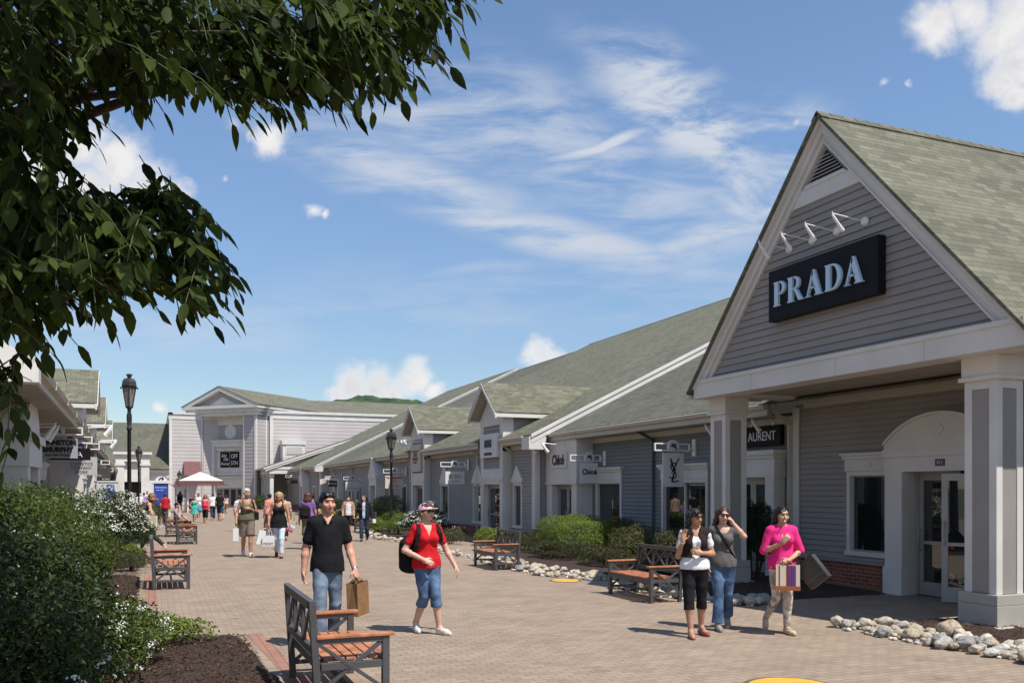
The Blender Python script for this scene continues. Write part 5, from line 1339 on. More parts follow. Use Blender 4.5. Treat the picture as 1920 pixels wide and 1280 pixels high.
shrub('mound of dense white blossom at the end of the left hedge', (-1.05, 25.2), 1.0, 2.3, 1.62, 13000, .075, L_DARK, 8, flower=620, fsize=.065, box=.2, ftop=.55)
shrub('white-flowering shrub tucked between hedge and blossom mound on the left', (-1.95, 20.8), .95, 1.6, 1.66, 9000, .07, L_MID, 9, flower=130, fsize=.055, ftop=.5)
shrub('small pale green sapling at the foot of the white blossom mound', (-.5, 22.6), .28, .3, .62, 700, .08, L_LIGHT, 10)
shrub('long clipped green hedge behind the tall left lantern post', (-1.9, 37.), 1.1, 6.5, 1.45, 12000, .10, L_MID, 11, box=.75, amp=.08)
shrub('dark olive shrub right of the tall left lantern post', (-1.0, 45.), 1.3, 4., 1.25, 6500, .12, L_JUN, 12, box=.4)
shrub('dark round shrub behind the seated man', (-.6, 55.), 1.2, 3., 1.1, 4000, .13, L_DARK, 13, box=.3)
# --- right-hand planting
shrub('clipped bright green shrub in front of the white entrance bay', (11.15, 22.7), .98, 1.35, 1.16, 17000, .05, L_LIGHT, 20, box=.62, amp=.07)
shrub('darker clipped shrub between the bright green one and the blue-grey wall', (12.35, 22.2), .5, .6, 1.12, 4500, .055, L_MID, 21, box=.5, amp=.1)
shrub('brownish clipped boxwood, left one of the pair behind the nearer bench', (11.45, 19.7), .62, .62, .92, 6500, .05, L_BOX, 22, box=.5, amp=.12)
shrub('brownish clipped boxwood behind the women, nearest the left pillar', (11.75, 18.15), .62, .66, .92, 6500, .05, L_BOX, 23, box=.5, amp=.12)
shrub('tall dark conifer squeezed between left pillar and blue-grey wall', (11.7, 15.25), .55, .62, 1.72, 9000, .07, L_CON, 24, jitter=1.1, aspect=.3, name='conifer', cat='conifer')
for i, (x, y, rx, ry, h) in enumerate(((10.15, 21.9, .7, 1.1, .5), (10.4, 19.3, .65, 1.0, .48), (10.5, 25.0, .8, 1.2, .5), (10.7, 17.4, .5, .8, .38))):
    shrub(('olive juniper mat between the stones and the bright green shrub', 'olive juniper mat behind the nearer right bench', 'olive juniper mat at the foot of the white entrance bay', 'small juniper mat nearest the left pillar')[i], (x, y), rx, ry, h, 4500, .085, L_JUN, 30+i, jitter=1.3, aspect=.2, name='juniper', cat='juniper', group='juniper mats', amp=.25)
shrub('light green leafy plant behind the farther right bench, against the brick base', (10.6, 28.2), .55, .7, .62, 1800, .09, L_LIGHT, 40)
shrub('small budding rose bush at the foot of the nearer dormer tower', (10.3, 31.2), .45, .5, .55, 900, .08, L_JUN, 41, flower=14, fsize=.05)
shrub('low grassy plant left of the farther right bench', (9.6, 29.3), .5, .7, .4, 900, .09, L_JUN, 42, jitter=1.2, aspect=.25)
shrub('white-flowering bush behind the woman in red', (9.95, 33.2), 1.1, 1.05, 1.25, 7500, .08, L_DARK, 43, flower=240, fsize=.075, ftop=.4)
shrub('round light green shrub at the foot of the right lantern post', (9.35, 35.6), .5, .55, .82, 2600, .07, L_LIGHT, 44, name='shrub', group='round shrubs by the right lantern post')
shrub('round shrub just left of the right lantern post', (8.75, 36.6), .45, .5, .72, 2400, .07, L_LIGHT, 45, group='round shrubs by the right lantern post')
shrub('round shrub next to the dark jacket, farthest left of three by the right lantern', (9.8, 38.6), .75, .8, .95, 3600, .075, L_MID, 46, group='round shrubs by the right lantern post')
shrub('yellow-leaved shrub beside the woman in purple', (8.2, 46.3), .75, .8, .95, 3200, .09, L_YEL, 47)
shrub('spiky white-flowering plant between yellow shrub and the man in black', (9.6, 46.), .8, .9, 1.15, 2800, .11, L_MID, 48, flower=60, fsize=.08)
shrub('clipped dark hedge under the far right wall', (10.6, 55.), .7, 5., 1.25, 5500, .11, L_DARK, 49, box=.6)
shrub('green shrub behind the man in the white tank top', (10.9, 44.), .8, 1.2, 1.5, 3200, .1, L_MID, 50)
shrub('small dark tub shrub by the porch columns', (8.9, 83.), .6, .6, 1.3, 1500, .14, L_MID, 51)
def planter(x, y):
    r = thing('planter', 'dark grey square planter tub by the porch columns', 'planter', (x, y, 0)); m = MB(); m.hexa([(x-.4,y-.4,0),(x+.4,y-.4,0),(x+.4,y+.4,0),(x-.4,y+.4,0),(x-.5,y-.5,.85),(x+.5,y-.5,.85),(x+.5,y+.5,.85),(x-.5,y+.5,.85)]); m.build('tub', METAL_D, r); k = MB(); k.box(x-.54, x+.54, y-.54, y+.54, .85, .93); k.build('rim', METAL_D, r)
planter(9.3, 78.)
# --- bark chips scattered on the beds near the camera (uncountable)
def chips():
    rng = np.random.default_rng(5); P = []
    for (x0, x1, y0, y1, n) in ((-.6, 1.08, 8.3, 11.9, 4600), (-1., -.3, 15.8, 21.0, 1900), (9.7, 11.5, 6.5, 9.6, 1800), (9.0, 11., 12.3, 15.5, 1800)):
        P.append(np.stack([rng.uniform(x0, x1, n), rng.uniform(y0, y1, n), rng.uniform(.045, .075, n)], 1))
    P = np.concatenate(P); Nn = np.tile([0, 0, 1.], (len(P), 1))
    V, F = leaf_cloud(P, Nn, .05, rng, .3, .45, .1)
    tag(np_mesh('bark_chips', V, F, leaf_mat('bark_chip', (.02, .011, .007), (.11, .06, .036), 0., .9)), kind='stuff')
chips()
# --- river stones
STONE = []
for i, (c, c2) in enumerate((((.38, .325, .245), (.52, .455, .355)), ((.28, .26, .235), (.40, .37, .33)), ((.33, .265, .18), (.45, .37, .26)), ((.20, .19, .18), (.30, .285, .27)), ((.46, .43, .39), (.58, .55, .50)))):
    STONE.append(mat('river_stone_%s' % ('cream', 'grey', 'tan', 'dark', 'white')[i], c, .75, .3, 5., bump=.5, bscale=22, col2=c2))
STM = []
for k in range(9):
    bm = bmesh.new(); bmesh.ops.create_icosphere(bm, subdivisions=3, radius=1)
    rr = random.Random(k+50); sx, sy, sz = rr.uniform(.8, 1.15), rr.uniform(.65, .95), rr.uniform(.5, .72)
    for v in bm.verts:
        n_ = v.co.copy(); q_ = 1+.34*mnoise.noise(n_*1.2+Vector((k*7, 0, 0)))+.16*mnoise.noise(n_*2.6+Vector((0, k*5, 0)))+.05*mnoise.noise(n_*6+Vector((0, 0, k*3)))
        v.co = Vector((n_.x*sx, n_.y*sy, n_.z*sz))*q_
    me = bpy.data.meshes.new('stone'); bm.to_mesh(me); bm.free()
    for p in me.polygons: p.use_smooth = True
    STM.append(me)
STV = []
for k, me in enumerate(STM):
    for m_ in STONE:
        c = me.copy(); c.materials.append(m_); STV.append(c)
def stones(n, place, label, group, rlo, rhi, seed):
    rr = random.Random(seed); got = []
    for _ in range(n*14):
        if len(got) >= n: break
        x, y = place(rr); s_ = rlo+(rhi-rlo)*rr.random()**1.8
        if any((x-a)**2+(y-b)**2 < (.56*(s_+c))**2 for a, b, c in got): continue
        got.append((x, y, s_))
        o = bpy.data.objects.new('stone', STV[rr.randrange(len(STM))*len(STONE)+rr.choice((0, 0, 0, 1, 2, 2, 3, 4))]); COL.objects.link(o)
        o.scale = (s_,)*3; o.rotation_euler = (rr.uniform(-.3, .3), rr.uniform(-.3, .3), rr.uniform(0, 6.28)); o.location = (x, y, s_*.42+.01+.03*rr.random())
        tag(o, label, 'stone', group)
def along(pts, w0, w1):
    seg = [(Vector(a), Vector(b)) for a, b in zip(pts[:-1], pts[1:])]; tot = sum((b-a).length for a, b in seg)
    def f(rr):
        d = rr.random()*tot
        for a, b in seg:
            l = (b-a).length
            if d <= l:
                t = (b-a)/l; n_ = Vector((t.y, -t.x)); p = a+t*d+n_*rr.uniform(w0, w1); return p.x, p.y
            d -= l
        return seg[-1][1].x, seg[-1][1].y
    return f
stones(132, along([(8.95, 5.6), (8.92, 7.0), (8.78, 8.6), (8.72, 9.75)], .05, .85), 'pale river stone in the strip in front of the right pillar', 'river stones by the right pillar', .06, .135, 1)
o = bpy.data.objects.new('stone', STV[2]); COL.objects.link(o); o.scale = (.2, .2, .2); o.location = (9.55, 8.42, .12); o.rotation_euler = (0, 0, .9); tag(o, 'largest tan boulder among the stones in front of the right pillar', 'stone', 'river stones by the right pillar')
stones(46, along([(9.0, 11.9), (8.35, 13.6), (8.2, 15.3)], -.0, .75), 'river stone in the heap behind the nearer right bench', 'river stones behind the nearer right bench', .07, .15, 2)
stones(84, along([(8.5, 16.4), (7.85, 17.9), (7.75, 20.), (7.95, 22.6)], .05, 1.0), 'cream river stone in the broad strip between the two right benches', 'river stones between the right benches', .07, .145, 3)
stones(16, along([(8.05, 23.), (7.95, 26.5), (8.3, 29.)], .0, .6), 'cream river stone beyond the farther right bench', 'river stones beyond the farther bench', .06, .12, 4)
stones(22, along([(8.6, 29.2), (8.0, 31.2), (7.75, 34.5), (8.0, 36.5)], .0, .7), 'far cream river stone near the right lantern post', 'river stones by the lantern post', .07, .15, 5)

def pebbles():
    """small filler stones between the big ones: too many to count"""
    rr = random.Random(77); mb = MB(); mb.sm = True
    src = [(np.array([v.co[:] for v in me.vertices]), [tuple(p.vertices) for p in me.polygons]) for me in STM_LOW]
    for pts, w0, w1, n in (([(8.95, 5.6), (8.92, 7.0), (8.78, 8.6), (8.72, 9.75)], .02, .85, 420), ([(9.0, 11.9), (8.35, 13.6), (8.2, 15.3)], -.0, .75, 190), ([(8.5, 16.4), (7.85, 17.9), (7.75, 20.), (7.95, 22.6)], .05, 1.0, 460), ([(8.05, 23.), (7.95, 26.5), (8.3, 29.)], 0., .6, 240), ([(8.6, 29.2), (8.0, 31.2), (7.75, 34.5), (8.0, 36.5)], .0, .7, 260)):
        f = along(pts, w0, w1)
        for _ in range(n):
            x, y = f(rr); V, F = src[rr.randrange(len(src))]; s_ = rr.uniform(.025, .05); a = rr.uniform(0, 6.28); c, q = math.cos(a), math.sin(a)
            W = V*s_; W = np.stack([W[:, 0]*c-W[:, 1]*q+x, W[:, 0]*q+W[:, 1]*c+y, W[:, 2]+s_*.45], 1); mb.cur = rr.randrange(len(STONE)); mb.add(W, F)
    tag(mb.build('pebbles', STONE), kind='stuff')
STM_LOW = []
for k in range(4):
    bm = bmesh.new(); bmesh.ops.create_icosphere(bm, subdivisions=2, radius=1)
    for v in bm.verts: v.co = Vector((v.co.x, v.co.y*.8, v.co.z*.62))*(1+.3*mnoise.noise(v.co*1.3+Vector((k*9, 0, 0))))
    me = bpy.data.meshes.new('pebble'); bm.to_mesh(me); bm.free(); STM_LOW.append(me)
pebbles()
# ================================================================== people (one implicit surface per body, garments fitted over it)
class Field:
    def __init__(s, lo, hi, vox):
        s.lo = np.array(lo, np.float32); s.vox = vox
        s.n = np.ceil((np.array(hi)-s.lo)/vox).astype(int)+1
        s.f = np.full(tuple(s.n), .25, np.float32)
    def _sub(s, lo, hi, m=.07):
        a = np.maximum(0, np.floor((np.asarray(lo)-m-s.lo)/s.vox).astype(int)); b = np.minimum(s.n, np.ceil((np.asarray(hi)+m-s.lo)/s.vox).astype(int)+1)
        if np.any(b <= a): return None
        ax = [s.lo[i]+np.arange(a[i], b[i], dtype=np.float32)*s.vox for i in range(3)]
        return tuple(slice(a[i], b[i]) for i in range(3)), ax[0][:, None, None], ax[1][None, :, None], ax[2][None, None, :]
    def _mix(s, sl, d, k):
        c = s.f[sl]
        if k > 0:
            h = np.clip(.5+.5*(c-d)/k, 0, 1); s.f[sl] = c+(d-c)*h-k*h*(1-h)
        else: s.f[sl] = np.minimum(c, d)
    def cone(s, a, b, ra, rb, k=.02, sq=1., R_=None):
        a = np.array(a, float); b = np.array(b, float); r = max(ra, rb)
        q = s._sub(np.minimum(a, b)-r, np.maximum(a, b)+r)
        if q is None: return
        sl, X, Y, Z = q; ab = b-a; L = max(1e-9, ab@ab)
        t = np.clip(((X-a[0])*ab[0]+(Y-a[1])*ab[1]+(Z-a[2])*ab[2])/L, 0, 1)
        dx, dy, dz = X-a[0]-t*ab[0], (Y-a[1]-t*ab[1])/sq, Z-a[2]-t*ab[2]
        s._mix(sl, (np.sqrt(dx*dx+dy*dy+dz*dz)-(ra+(rb-ra)*t)), k)
    def ell(s, c, r, k=.02, M=None, carve=False):
        c = np.array(c, float); r = np.array(r, float); m = max(r)
        q = s._sub(c-m, c+m)
        if q is None: return
        sl, X, Y, Z = q; X = X-c[0]; Y = Y-c[1]; Z = Z-c[2]
        if M is not None: X, Y, Z = (M[0, i]*X+M[1, i]*Y+M[2, i]*Z for i in range(3))
        k0 = np.sqrt((X/r[0])**2+(Y/r[1])**2+(Z/r[2])**2); k1 = np.sqrt((X/r[0]**2)**2+(Y/r[1]**2)**2+(Z/r[2]**2)**2)+1e-6
        d = k0*(k0-1)/k1
        if carve:
            cc = s.f[sl]; h = np.clip(.5-.5*(cc+d)/max(k, 1e-4), 0, 1); s.f[sl] = cc+(-d-cc)*h+k*h*(1-h)
        else: s._mix(sl, d, k)
    def cut(s, p, n):
        """remove the side the normal points to"""
        ax = [s.lo[i]+np.arange(s.n[i], dtype=np.float32)*s.vox for i in range(3)]
        d = (ax[0][:, None, None]-p[0])*n[0]+(ax[1][None, :, None]-p[1])*n[1]+(ax[2][None, None, :]-p[2])*n[2]
        s.f = np.maximum(s.f, d)
    def wrinkle(s, amp, seed, fr=26., zs=1.):
        r = np.random.default_rng(seed); ax = [s.lo[i]+np.arange(s.n[i], dtype=np.float32)*s.vox for i in range(3)]
        w = 0
        for _ in range(7):
            k = r.normal(0, fr, 3)*np.array([1, 1, zs]); w = w+np.sin(ax[0][:, None, None]*k[0]+ax[1][None, :, None]*k[1]+ax[2][None, None, :]*k[2]+r.uniform(0, 6))
        s.f = s.f+w*amp/3
    def mesh(s):
        f = s.f; sg = f < 0
        f[0], f[-1] = np.maximum(f[0], .01), np.maximum(f[-1], .01); f[:, 0] = np.maximum(f[:, 0], .01); f[:, -1] = np.maximum(f[:, -1], .01); f[:, :, 0] = np.maximum(f[:, :, 0], .01); f[:, :, -1] = np.maximum(f[:, :, -1], .01)
        sg = f < 0
        c = np.zeros(tuple(s.n-1), np.int8)
        for i in (0, 1):
            for j in (0, 1):
                for k in (0, 1): c += sg[i:s.n[0]-1+i, j:s.n[1]-1+j, k:s.n[2]-1+k]
        act = np.argwhere((c > 0) & (c < 8))
        idx = np.full(c.shape, -1, np.int32); idx[tuple(act.T)] = np.arange(len(act))
        acc = np.zeros((len(act), 3)); cnt = np.zeros(len(act))
        corners = [(i, j, k) for i in (0, 1) for j in (0, 1) for k in (0, 1)]
        vals = {q: f[act[:, 0]+q[0], act[:, 1]+q[1], act[:, 2]+q[2]] for q in corners}
        for q in corners:
            for ax in range(3):
                if q[ax]: continue
                p = list(q); p[ax] = 1; p = tuple(p); a, b = vals[q], vals[p]; m = (a < 0) != (b < 0)
                t = np.where(m, a/np.where(m, a-b, 1), 0)
                pos = np.array(q, float)[None, :]+np.zeros((len(act), 3)); pos[:, ax] += t
                acc[m] += pos[m]; cnt += m
        V = s.lo+(act+acc/np.maximum(cnt, 1)[:, None])*s.vox
        F = []
        for ax in range(3):
            o1, o2 = (ax+1) % 3, (ax+2) % 3
            sl0 = [slice(1, -1)]*3; sl0[ax] = slice(0, -1)
            A = sg[tuple(sl0)]; sl1 = list(sl0); sl1[ax] = slice(1, None); B = sg[tuple(sl1)]
            for flip, m in ((False, A & ~B), (True, ~A & B)):
                e = np.argwhere(m)
                if not len(e): continue
                for i in range(3):
                    if i != ax: e[:, i] += 1
                def g(d1, d2):
                    q = e.copy(); q[:, o1] += d1; q[:, o2] += d2; return idx[tuple(q.T)]
                quad = np.stack([g(-1, -1), g(0, -1), g(0, 0), g(-1, 0)], 1)
                F.append(quad[:, ::-1] if flip else quad)
        F = np.concatenate(F) if F else np.zeros((0, 4), int)
        return V, F[(F >= 0).all(1)]
def rotm(yaw=0., pitch=0., roll=0.):
    return np.array(Matrix.Rotation(yaw, 3, 'Z') @ Matrix.Rotation(pitch, 3, 'X') @ Matrix.Rotation(roll, 3, 'Y'))
SKINS = {}
def skin(tone):
    k = 'skin_%s' % tone
    c = {'light': (.56, .34, .25), 'tan': (.42, .22, .14), 'ruddy': (.52, .27, .19), 'brown': (.26, .13, .08), 'olive': (.46, .28, .18)}[tone]
    return mat(k, c, .5, .10, 9., spec=.35, col2=tuple(x*1.05 for x in c))
def cloth(name, col, var=.15, vs=14., rough=.85, bump=.12, col2=None):
    return mat('cloth_'+name, col, rough, var, vs, bump=.55, bscale=15., spec=.2, col2=col2)
def hairm(name, c): return mat('hair_'+name, c, .45, .35, 45., spec=.4)
LIP = mat('lips', (.34, .10, .09), .45, .05); EYEM = mat('eye_dark', (.02, .016, .014), .3, .1); BROW = mat('brow', (.035, .02, .014), .7, .2)
def unit(v): v = np.array(v, float); return v/(np.linalg.norm(v)+1e-9)
def person(label, x, y, rz, spec, cat='person', scale=1., vox=.008, group=None):
    """spec: joints in metres for a 1.70 m figure that faces -Y; 'R' is the side at -X"""
    fem = spec.get('sex', 'f') == 'f'; bulk = spec.get('bulk', 1.)
    sw = spec.get('shoulder', .140 if fem else .165)
    J = dict(neck=(0, .02, 1.43), hipR=(-.085, 0, .90), hipL=(.085, 0, .90), shR=(-sw, .015, 1.375), shL=(sw, .015, 1.375))
    J.update(dict(elR=(-sw-.07, .03, 1.10), wrR=(-sw-.075, -.06, .86), elL=(sw+.07, .03, 1.10), wrL=(sw+.075, -.06, .86)))
    J.update(dict(knR=(-.095, -.02, .49), anR=(-.10, .02, .09), knL=(.095, -.02, .49), anL=(.10, .02, .09)))
    J.update(spec.get('J', {}))
    J = {k: np.array(v, float) for k, v in J.items()}
    dz = spec.get('dz', 0.)                 # lowers the pelvis/torso (sitting)
    T = np.array((0, spec.get('lean', 0.), dz))
    for k in ('neck', 'hipR', 'hipL', 'shR', 'shL'):
        if k not in spec.get('J', {}): J[k] = J[k]+T*((1 if k[0] != 'h' else 1))
    allp = np.array(list(J.values())); lo = allp.min(0)-.26; hi = allp.max(0)+.26; hi[2] = max(hi[2], 1.78+dz); lo[2] = -.02
    lo[1] = min(lo[1], -.30); hi[1] = max(hi[1], .26)
    near = vox <= .011
    def body(fld, off=0., parts='all', arms=None, b=1.):
        B = bulk*b; tz = np.array((0, 0, dz))
        if parts in ('all', 'torso'):
            fld.ell((0, .005, 1.27+dz), ((.145 if fem else .172)*B+off, (.098 if fem else .112)*B+off, .19+off), .05)
            fld.ell((0, .0, 1.09+dz), ((.122 if fem else .150)*B+off, (.092 if fem else .110)*B+off, .17+off), .06)
            fld.ell((0, .012, .93+dz), ((.168 if fem else .160)*B+off, (.118 if fem else .112)*B+off, .13+off), .06)
            fld.cone(J['shR']+(.02, 0, 0), J['shL']-(.02, 0, 0), .062+off, .062+off, .05)
            fld.cone((0, .02, 1.36+dz), (0, .02, 1.44+dz), .085+off, .055+off, .05)
            if fem:
                for sx in (-1, 1): fld.ell((sx*.068, -.085*B, 1.255+dz), (.062+off, .058+off, .062+off), .035)
            if spec.get('belly'): fld.ell((0, -.07, 1.06+dz), (.13+off, .12+off, .13+off), .05)
        if parts in ('all', 'arms'):
            for s_ in 'RL':
                a, e, w = J['sh'+s_], J['el'+s_], J['wr'+s_]; th = spec.get('arm', 1.)*(1. if fem else 1.16)
                fld.cone(a, e, .047*th+off, .037*th+off, .03); fld.cone(e, e+(w-e)*.3, .037*th+off, .038*th+off, .02); fld.cone(e+(w-e)*.3, w, .038*th+off, .024*th+off, .02)
        if parts in ('all', 'legs'):
            for s_ in 'RL':
                h, k, a = J['hip'+s_], J['kn'+s_], J['an'+s_]; th = spec.get('leg', 1.)
                fld.cone(h, h+(k-h)*.5, .092*th+off, .075*th+off, .04); fld.cone(h+(k-h)*.5, k, .075*th+off, .053*th+off, .03)
                cd = a-k; fld.cone(k, k+cd*.32, .052*th+off, .056*th+off, .02); fld.cone(k+cd*.32, a, .056*th+off, .034*th+off, .02)
    def foot(fld, s_, off=0.):
        a = J['an'+s_]; t = unit(spec.get('toe'+s_, (0, -1, -.25 if a[2] < .14 else -.8)))
        t2 = unit((t[0], t[1], t[2]))
        heel = a+np.array((0, .015, -.045)); ball = a+t2*.135+np.array((0, 0, -.042)); tip = a+t2*.19+np.array((0, 0, -.052))
        if a[2] < .14:
            ball[2] = .035; tip[2] = .028; heel[2] = .04
        fld.cone(a, heel, .035+off, .034+off, .02); fld.cone(heel, ball, .034+off, .036+off, .02); fld.cone(a, ball, .033+off, .026+off, .02); fld.cone(ball, tip, .036+off, .022+off, .015)
    hp = np.array((0, .0, 1.50+dz))+np.array((0, spec.get('lean', 0.), 0)); HR = rotm(spec.get('yaw', 0.), spec.get('nod', 0.), spec.get('tilt', 0.))
    hs = spec.get('head', 1.0)
    def hx(p): return hp+HR@(np.array(p)*hs)
    def head(fld):
        r = lambda *q: tuple(x*hs for x in q)
        fld.cone((0, .02, 1.41+dz), hx((0, .012, .03)), .052 if fem else .060, .046 if fem else .056, .03)
        fld.ell(hx((0, .012, .112)), r(.074, .094, .094), .03, HR); fld.ell(hx((0, -.035, .055)), r(.058, .060, .070), .03, HR)
        fld.ell(hx((0, -.062, .004)), r(.030, .026, .022), .025, HR)
        fld.cone(hx((0, -.092, .098)), hx((0, -.112, .058)), .0095*hs, .0155*hs, .014)
        fld.ell(hx((0, -.083, .128)), r(.05, .016, .012), .015, HR)
        for sx in (-1, 1):
            fld.ell(hx((sx*.031, -.098, .100)), r(.018, .014, .010), .010, HR, carve=True)
            fld.ell(hx((sx*.043, -.062, .066)), r(.024, .028, .022), .02, HR)
            fld.ell(hx((sx*.031, -.076, .099)), r(.0135, .014, .0105), .004, HR)
            fld.ell(hx((sx*.074, .012, .085)), r(.009, .020, .031), .008, HR)
        fld.ell(hx((0, -.085, .033)), r(.022, .012, .0055), .008, HR); fld.ell(hx((0, -.082, .024)), r(.018, .013, .0065), .006, HR)
    def hand(fld, s_):
        w, e = J['wr'+s_], J['el'+s_]; hd = spec.get('hand'+s_, {}); sx = -1 if s_ == 'R' else 1
        d = unit(hd.get('dir', w-e)); pn = np.array(hd.get('palm', (-sx, .0, 0.)), float); pn = unit(pn-d*(pn@d)); sd = np.cross(d, pn)
        if sd@np.array(hd.get('thumb', (0, -1, .2)), float) < 0: sd = -sd           # thumb side
        c = hd.get('curl', .45); M = np.stack([d, sd, pn], 1)
        fld.cone(w, w+d*.03, .026, .026, .02)
        fld.ell(w+d*.055, (.052, .041, .019), .014, M)
        if not near: fld.cone(w+d*.08, w+d*.14+pn*.03*c, .026, .018, .01); return
        for i, (ln, o) in enumerate(((.070, .030), (.080, .010), (.075, -.010), (.058, -.029))):
            p0 = w+d*.088+sd*o; spread = sd*(o*.5*(1-c)); a = c*(.85+.1*i)
            d1 = unit(d*math.cos(a)+pn*math.sin(a)+spread); d2 = unit(d*math.cos(2.1*a)+pn*math.sin(2.1*a)+spread*.6)
            fld.cone(p0-d*.02, p0+d1*ln*.5, .0098, .0090, .004); fld.cone(p0+d1*ln*.5, p0+d1*ln*.5+d2*ln*.5, .0090, .0075, .003)
        t0 = w+d*.025+sd*.030; t1 = t0+unit(d*.65+sd*.75+pn*.25)*.042; t2 = t1+unit(d*.9+sd*.15+pn*(.2+.5*c))*.034
        fld.cone(w+d*.02+sd*.01, t0, .016, .013, .01); fld.cone(t0, t1, .0125, .0108, .006); fld.cone(t1, t2, .0105, .0085, .003)
    # --- body
    F = Field(lo, hi, vox); body(F); head(F)
    for s_ in 'RL': hand(F, s_); foot(F, s_)
    V, Q = F.mesh()
    sk = skin(spec.get('skin', 'light'))
    o = np_mesh('person', V, Q, [sk, LIP, EYEM, BROW], None, True)
    o.location = (x, y, 0); o.rotation_euler = (0, 0, rz); o.scale = (scale,)*3
    WM[o] = Matrix.Translation((x, y, 0)) @ Matrix.Rotation(rz, 4, 'Z') @ Matrix.Scale(scale, 4)
    tag(o, label, cat, group)
    C = V[Q].mean(1); H = ((C-hp)@HR)/hs       # face coordinates
    mi = np.zeros(len(Q), np.int32); fr = H[:, 1] < -.05
    mi[fr & (np.abs(H[:, 0]) < .025) & (np.abs(H[:, 2]-.029) < .0085)] = 1
    mi[fr & (np.abs(np.abs(H[:, 0])-.031) < .0125) & (np.abs(H[:, 2]-.100) < .0065)] = 2
    mi[fr & (np.abs(np.abs(H[:, 0])-.033) < .021) & (np.abs(H[:, 2]-.1215) < .0055)] = 3
    o.data.polygons.foreach_set('material_index', mi)
    # --- garments
    def garment(name, fn, m, wr=.0022, seed=1, fr=24., label_=None):
        G_ = Field(lo, hi, vox); fn(G_)
        if wr: G_.wrinkle(wr, seed+len(label), fr)
        V, Q = G_.mesh()
        if not len(Q): return None
        g = np_mesh(name, V, Q, m, o, True)
        if label_: g['label'] = label_
        return g
    for gi, g in enumerate(spec.get('wear', ())):
        kind = g['kind']; m = g['mat']; off = g.get('off', .012)
        if kind in ('top', 'jacket'):
            def fn(Fd, g=g, off=off):
                body(Fd, off, 'torso')
                hem = g.get('hem', .90)+dz
                if kind == 'top': Fd.cone((0, .006, 1.12+dz), (0, .010, .95+dz), (.128 if fem else .148)*bulk+off, (.172 if fem else .166)*bulk+off+.010, .04, sq=.73); Fd.cone((0, .010, .95+dz), (0, .012, hem-.02), (.172 if fem else .166)*bulk+off+.010, (.178 if fem else .168)*bulk+off+.012+g.get('flare', 0.), .03, sq=.73)
                if kind == 'jacket': Fd.cone((0, .005, 1.1+dz), (0, .005, hem), .165*bulk+off, .17*bulk+off, .05, sq=.75)
                if spec.get('belly'): Fd.ell((0, -.08, 1.06+dz), (.14+off, .125+off, .14+off), .05)
                sl = g.get('sleeve', .5)
                Fd.cut((0, 0, hem), (0, 0, -1))
                if sl > 0:
                    for s_ in 'RL':
                        a, e, w = J['sh'+s_], J['el'+s_], J['wr'+s_]; th = spec.get('arm', 1.)*(1. if fem else 1.16); lo_ = g.get('loose', .004)
                        if sl <= 1: Fd.cone(a, a+(e-a)*sl, .049*th+off, .042*th+off*.8+lo_, .03)
                        else: Fd.cone(a, e, .052*th+off, .042*th+off+lo_*.5, .03); Fd.cone(e, e+(w-e)*(sl-1), .042*th+off+lo_*.5, .033*th+off+lo_, .02)
                if g.get('dress'):
                    Fd.cone((0, .01, .98), (0, .01, g['dress']), .15*bulk+off, .15*bulk+off+g.get('swing', .06), .04, sq=.75); Fd.cut((0, 0, g['dress']), (0, 0, -1))
                nk = g.get('neck', 'round')
                if nk == 'v': 
                    Fd.ell((0, -.03, 1.47+dz), (.078, .09, .045), .004, None, True)
                    vd = g.get('vd', .10)
                    for i in range(6): Fd.ell((0, -.09, 1.44-vd*i/5+dz), (.062-.010*i, .10, .022), .004, None, True)
                elif nk == 'scoop': Fd.ell((0, -.09, 1.425+dz), (.10, .13, .085), .004, None, True); Fd.ell((0, .06, 1.46+dz), (.085, .10, .05), .004, None, True)
                elif nk == 'tank':
                    Fd.ell((0, -.09, 1.43+dz), (.088, .14, .115), .004, None, True); Fd.ell((0, .10, 1.44+dz), (.088, .11, .08), .004, None, True)
                    for sx in (-1, 1): Fd.ell((sx*(sw+.03), .01, 1.36+dz), (.066, .16, .12), .004, None, True)
                elif nk == 'strapless': Fd.cut((0, 0, 1.33+dz), (0, 0, 1))
                elif nk == 'open': Fd.ell((0, -.10, 1.36+dz), (.05, .12, .16), .004, None, True)
                else: Fd.ell((0, -.015, 1.475+dz), (.075, .085, .045), .004, None, True)
                if nk == 'polo': pass
                if g.get('openfront'): Fd.ell((0, -.20, 1.13+dz), (g['openfront'], .22, .42), .004, None, True)
            gm = garment(g.get('name', 'shirt'), fn, m, g.get('wr', .0026), gi+3, g.get('fr', 22.))
            if g.get('collar'):
                def fc(Fd):
                    for sx in (-1, 1):
                        Fd.cone((sx*.055, .05, 1.455+dz), (sx*.062, -.03, 1.435+dz), .018, .020, .01); Fd.cone((sx*.062, -.03, 1.435+dz), (sx*.030, -.095, 1.385+dz), .020, .016, .01)
                    Fd.cone((-.055, .05, 1.455+dz), (.055, .05, 1.455+dz), .018, .018, .01)
                garment('collar', fc, g['collar'], 0)
        elif kind == 'legs':
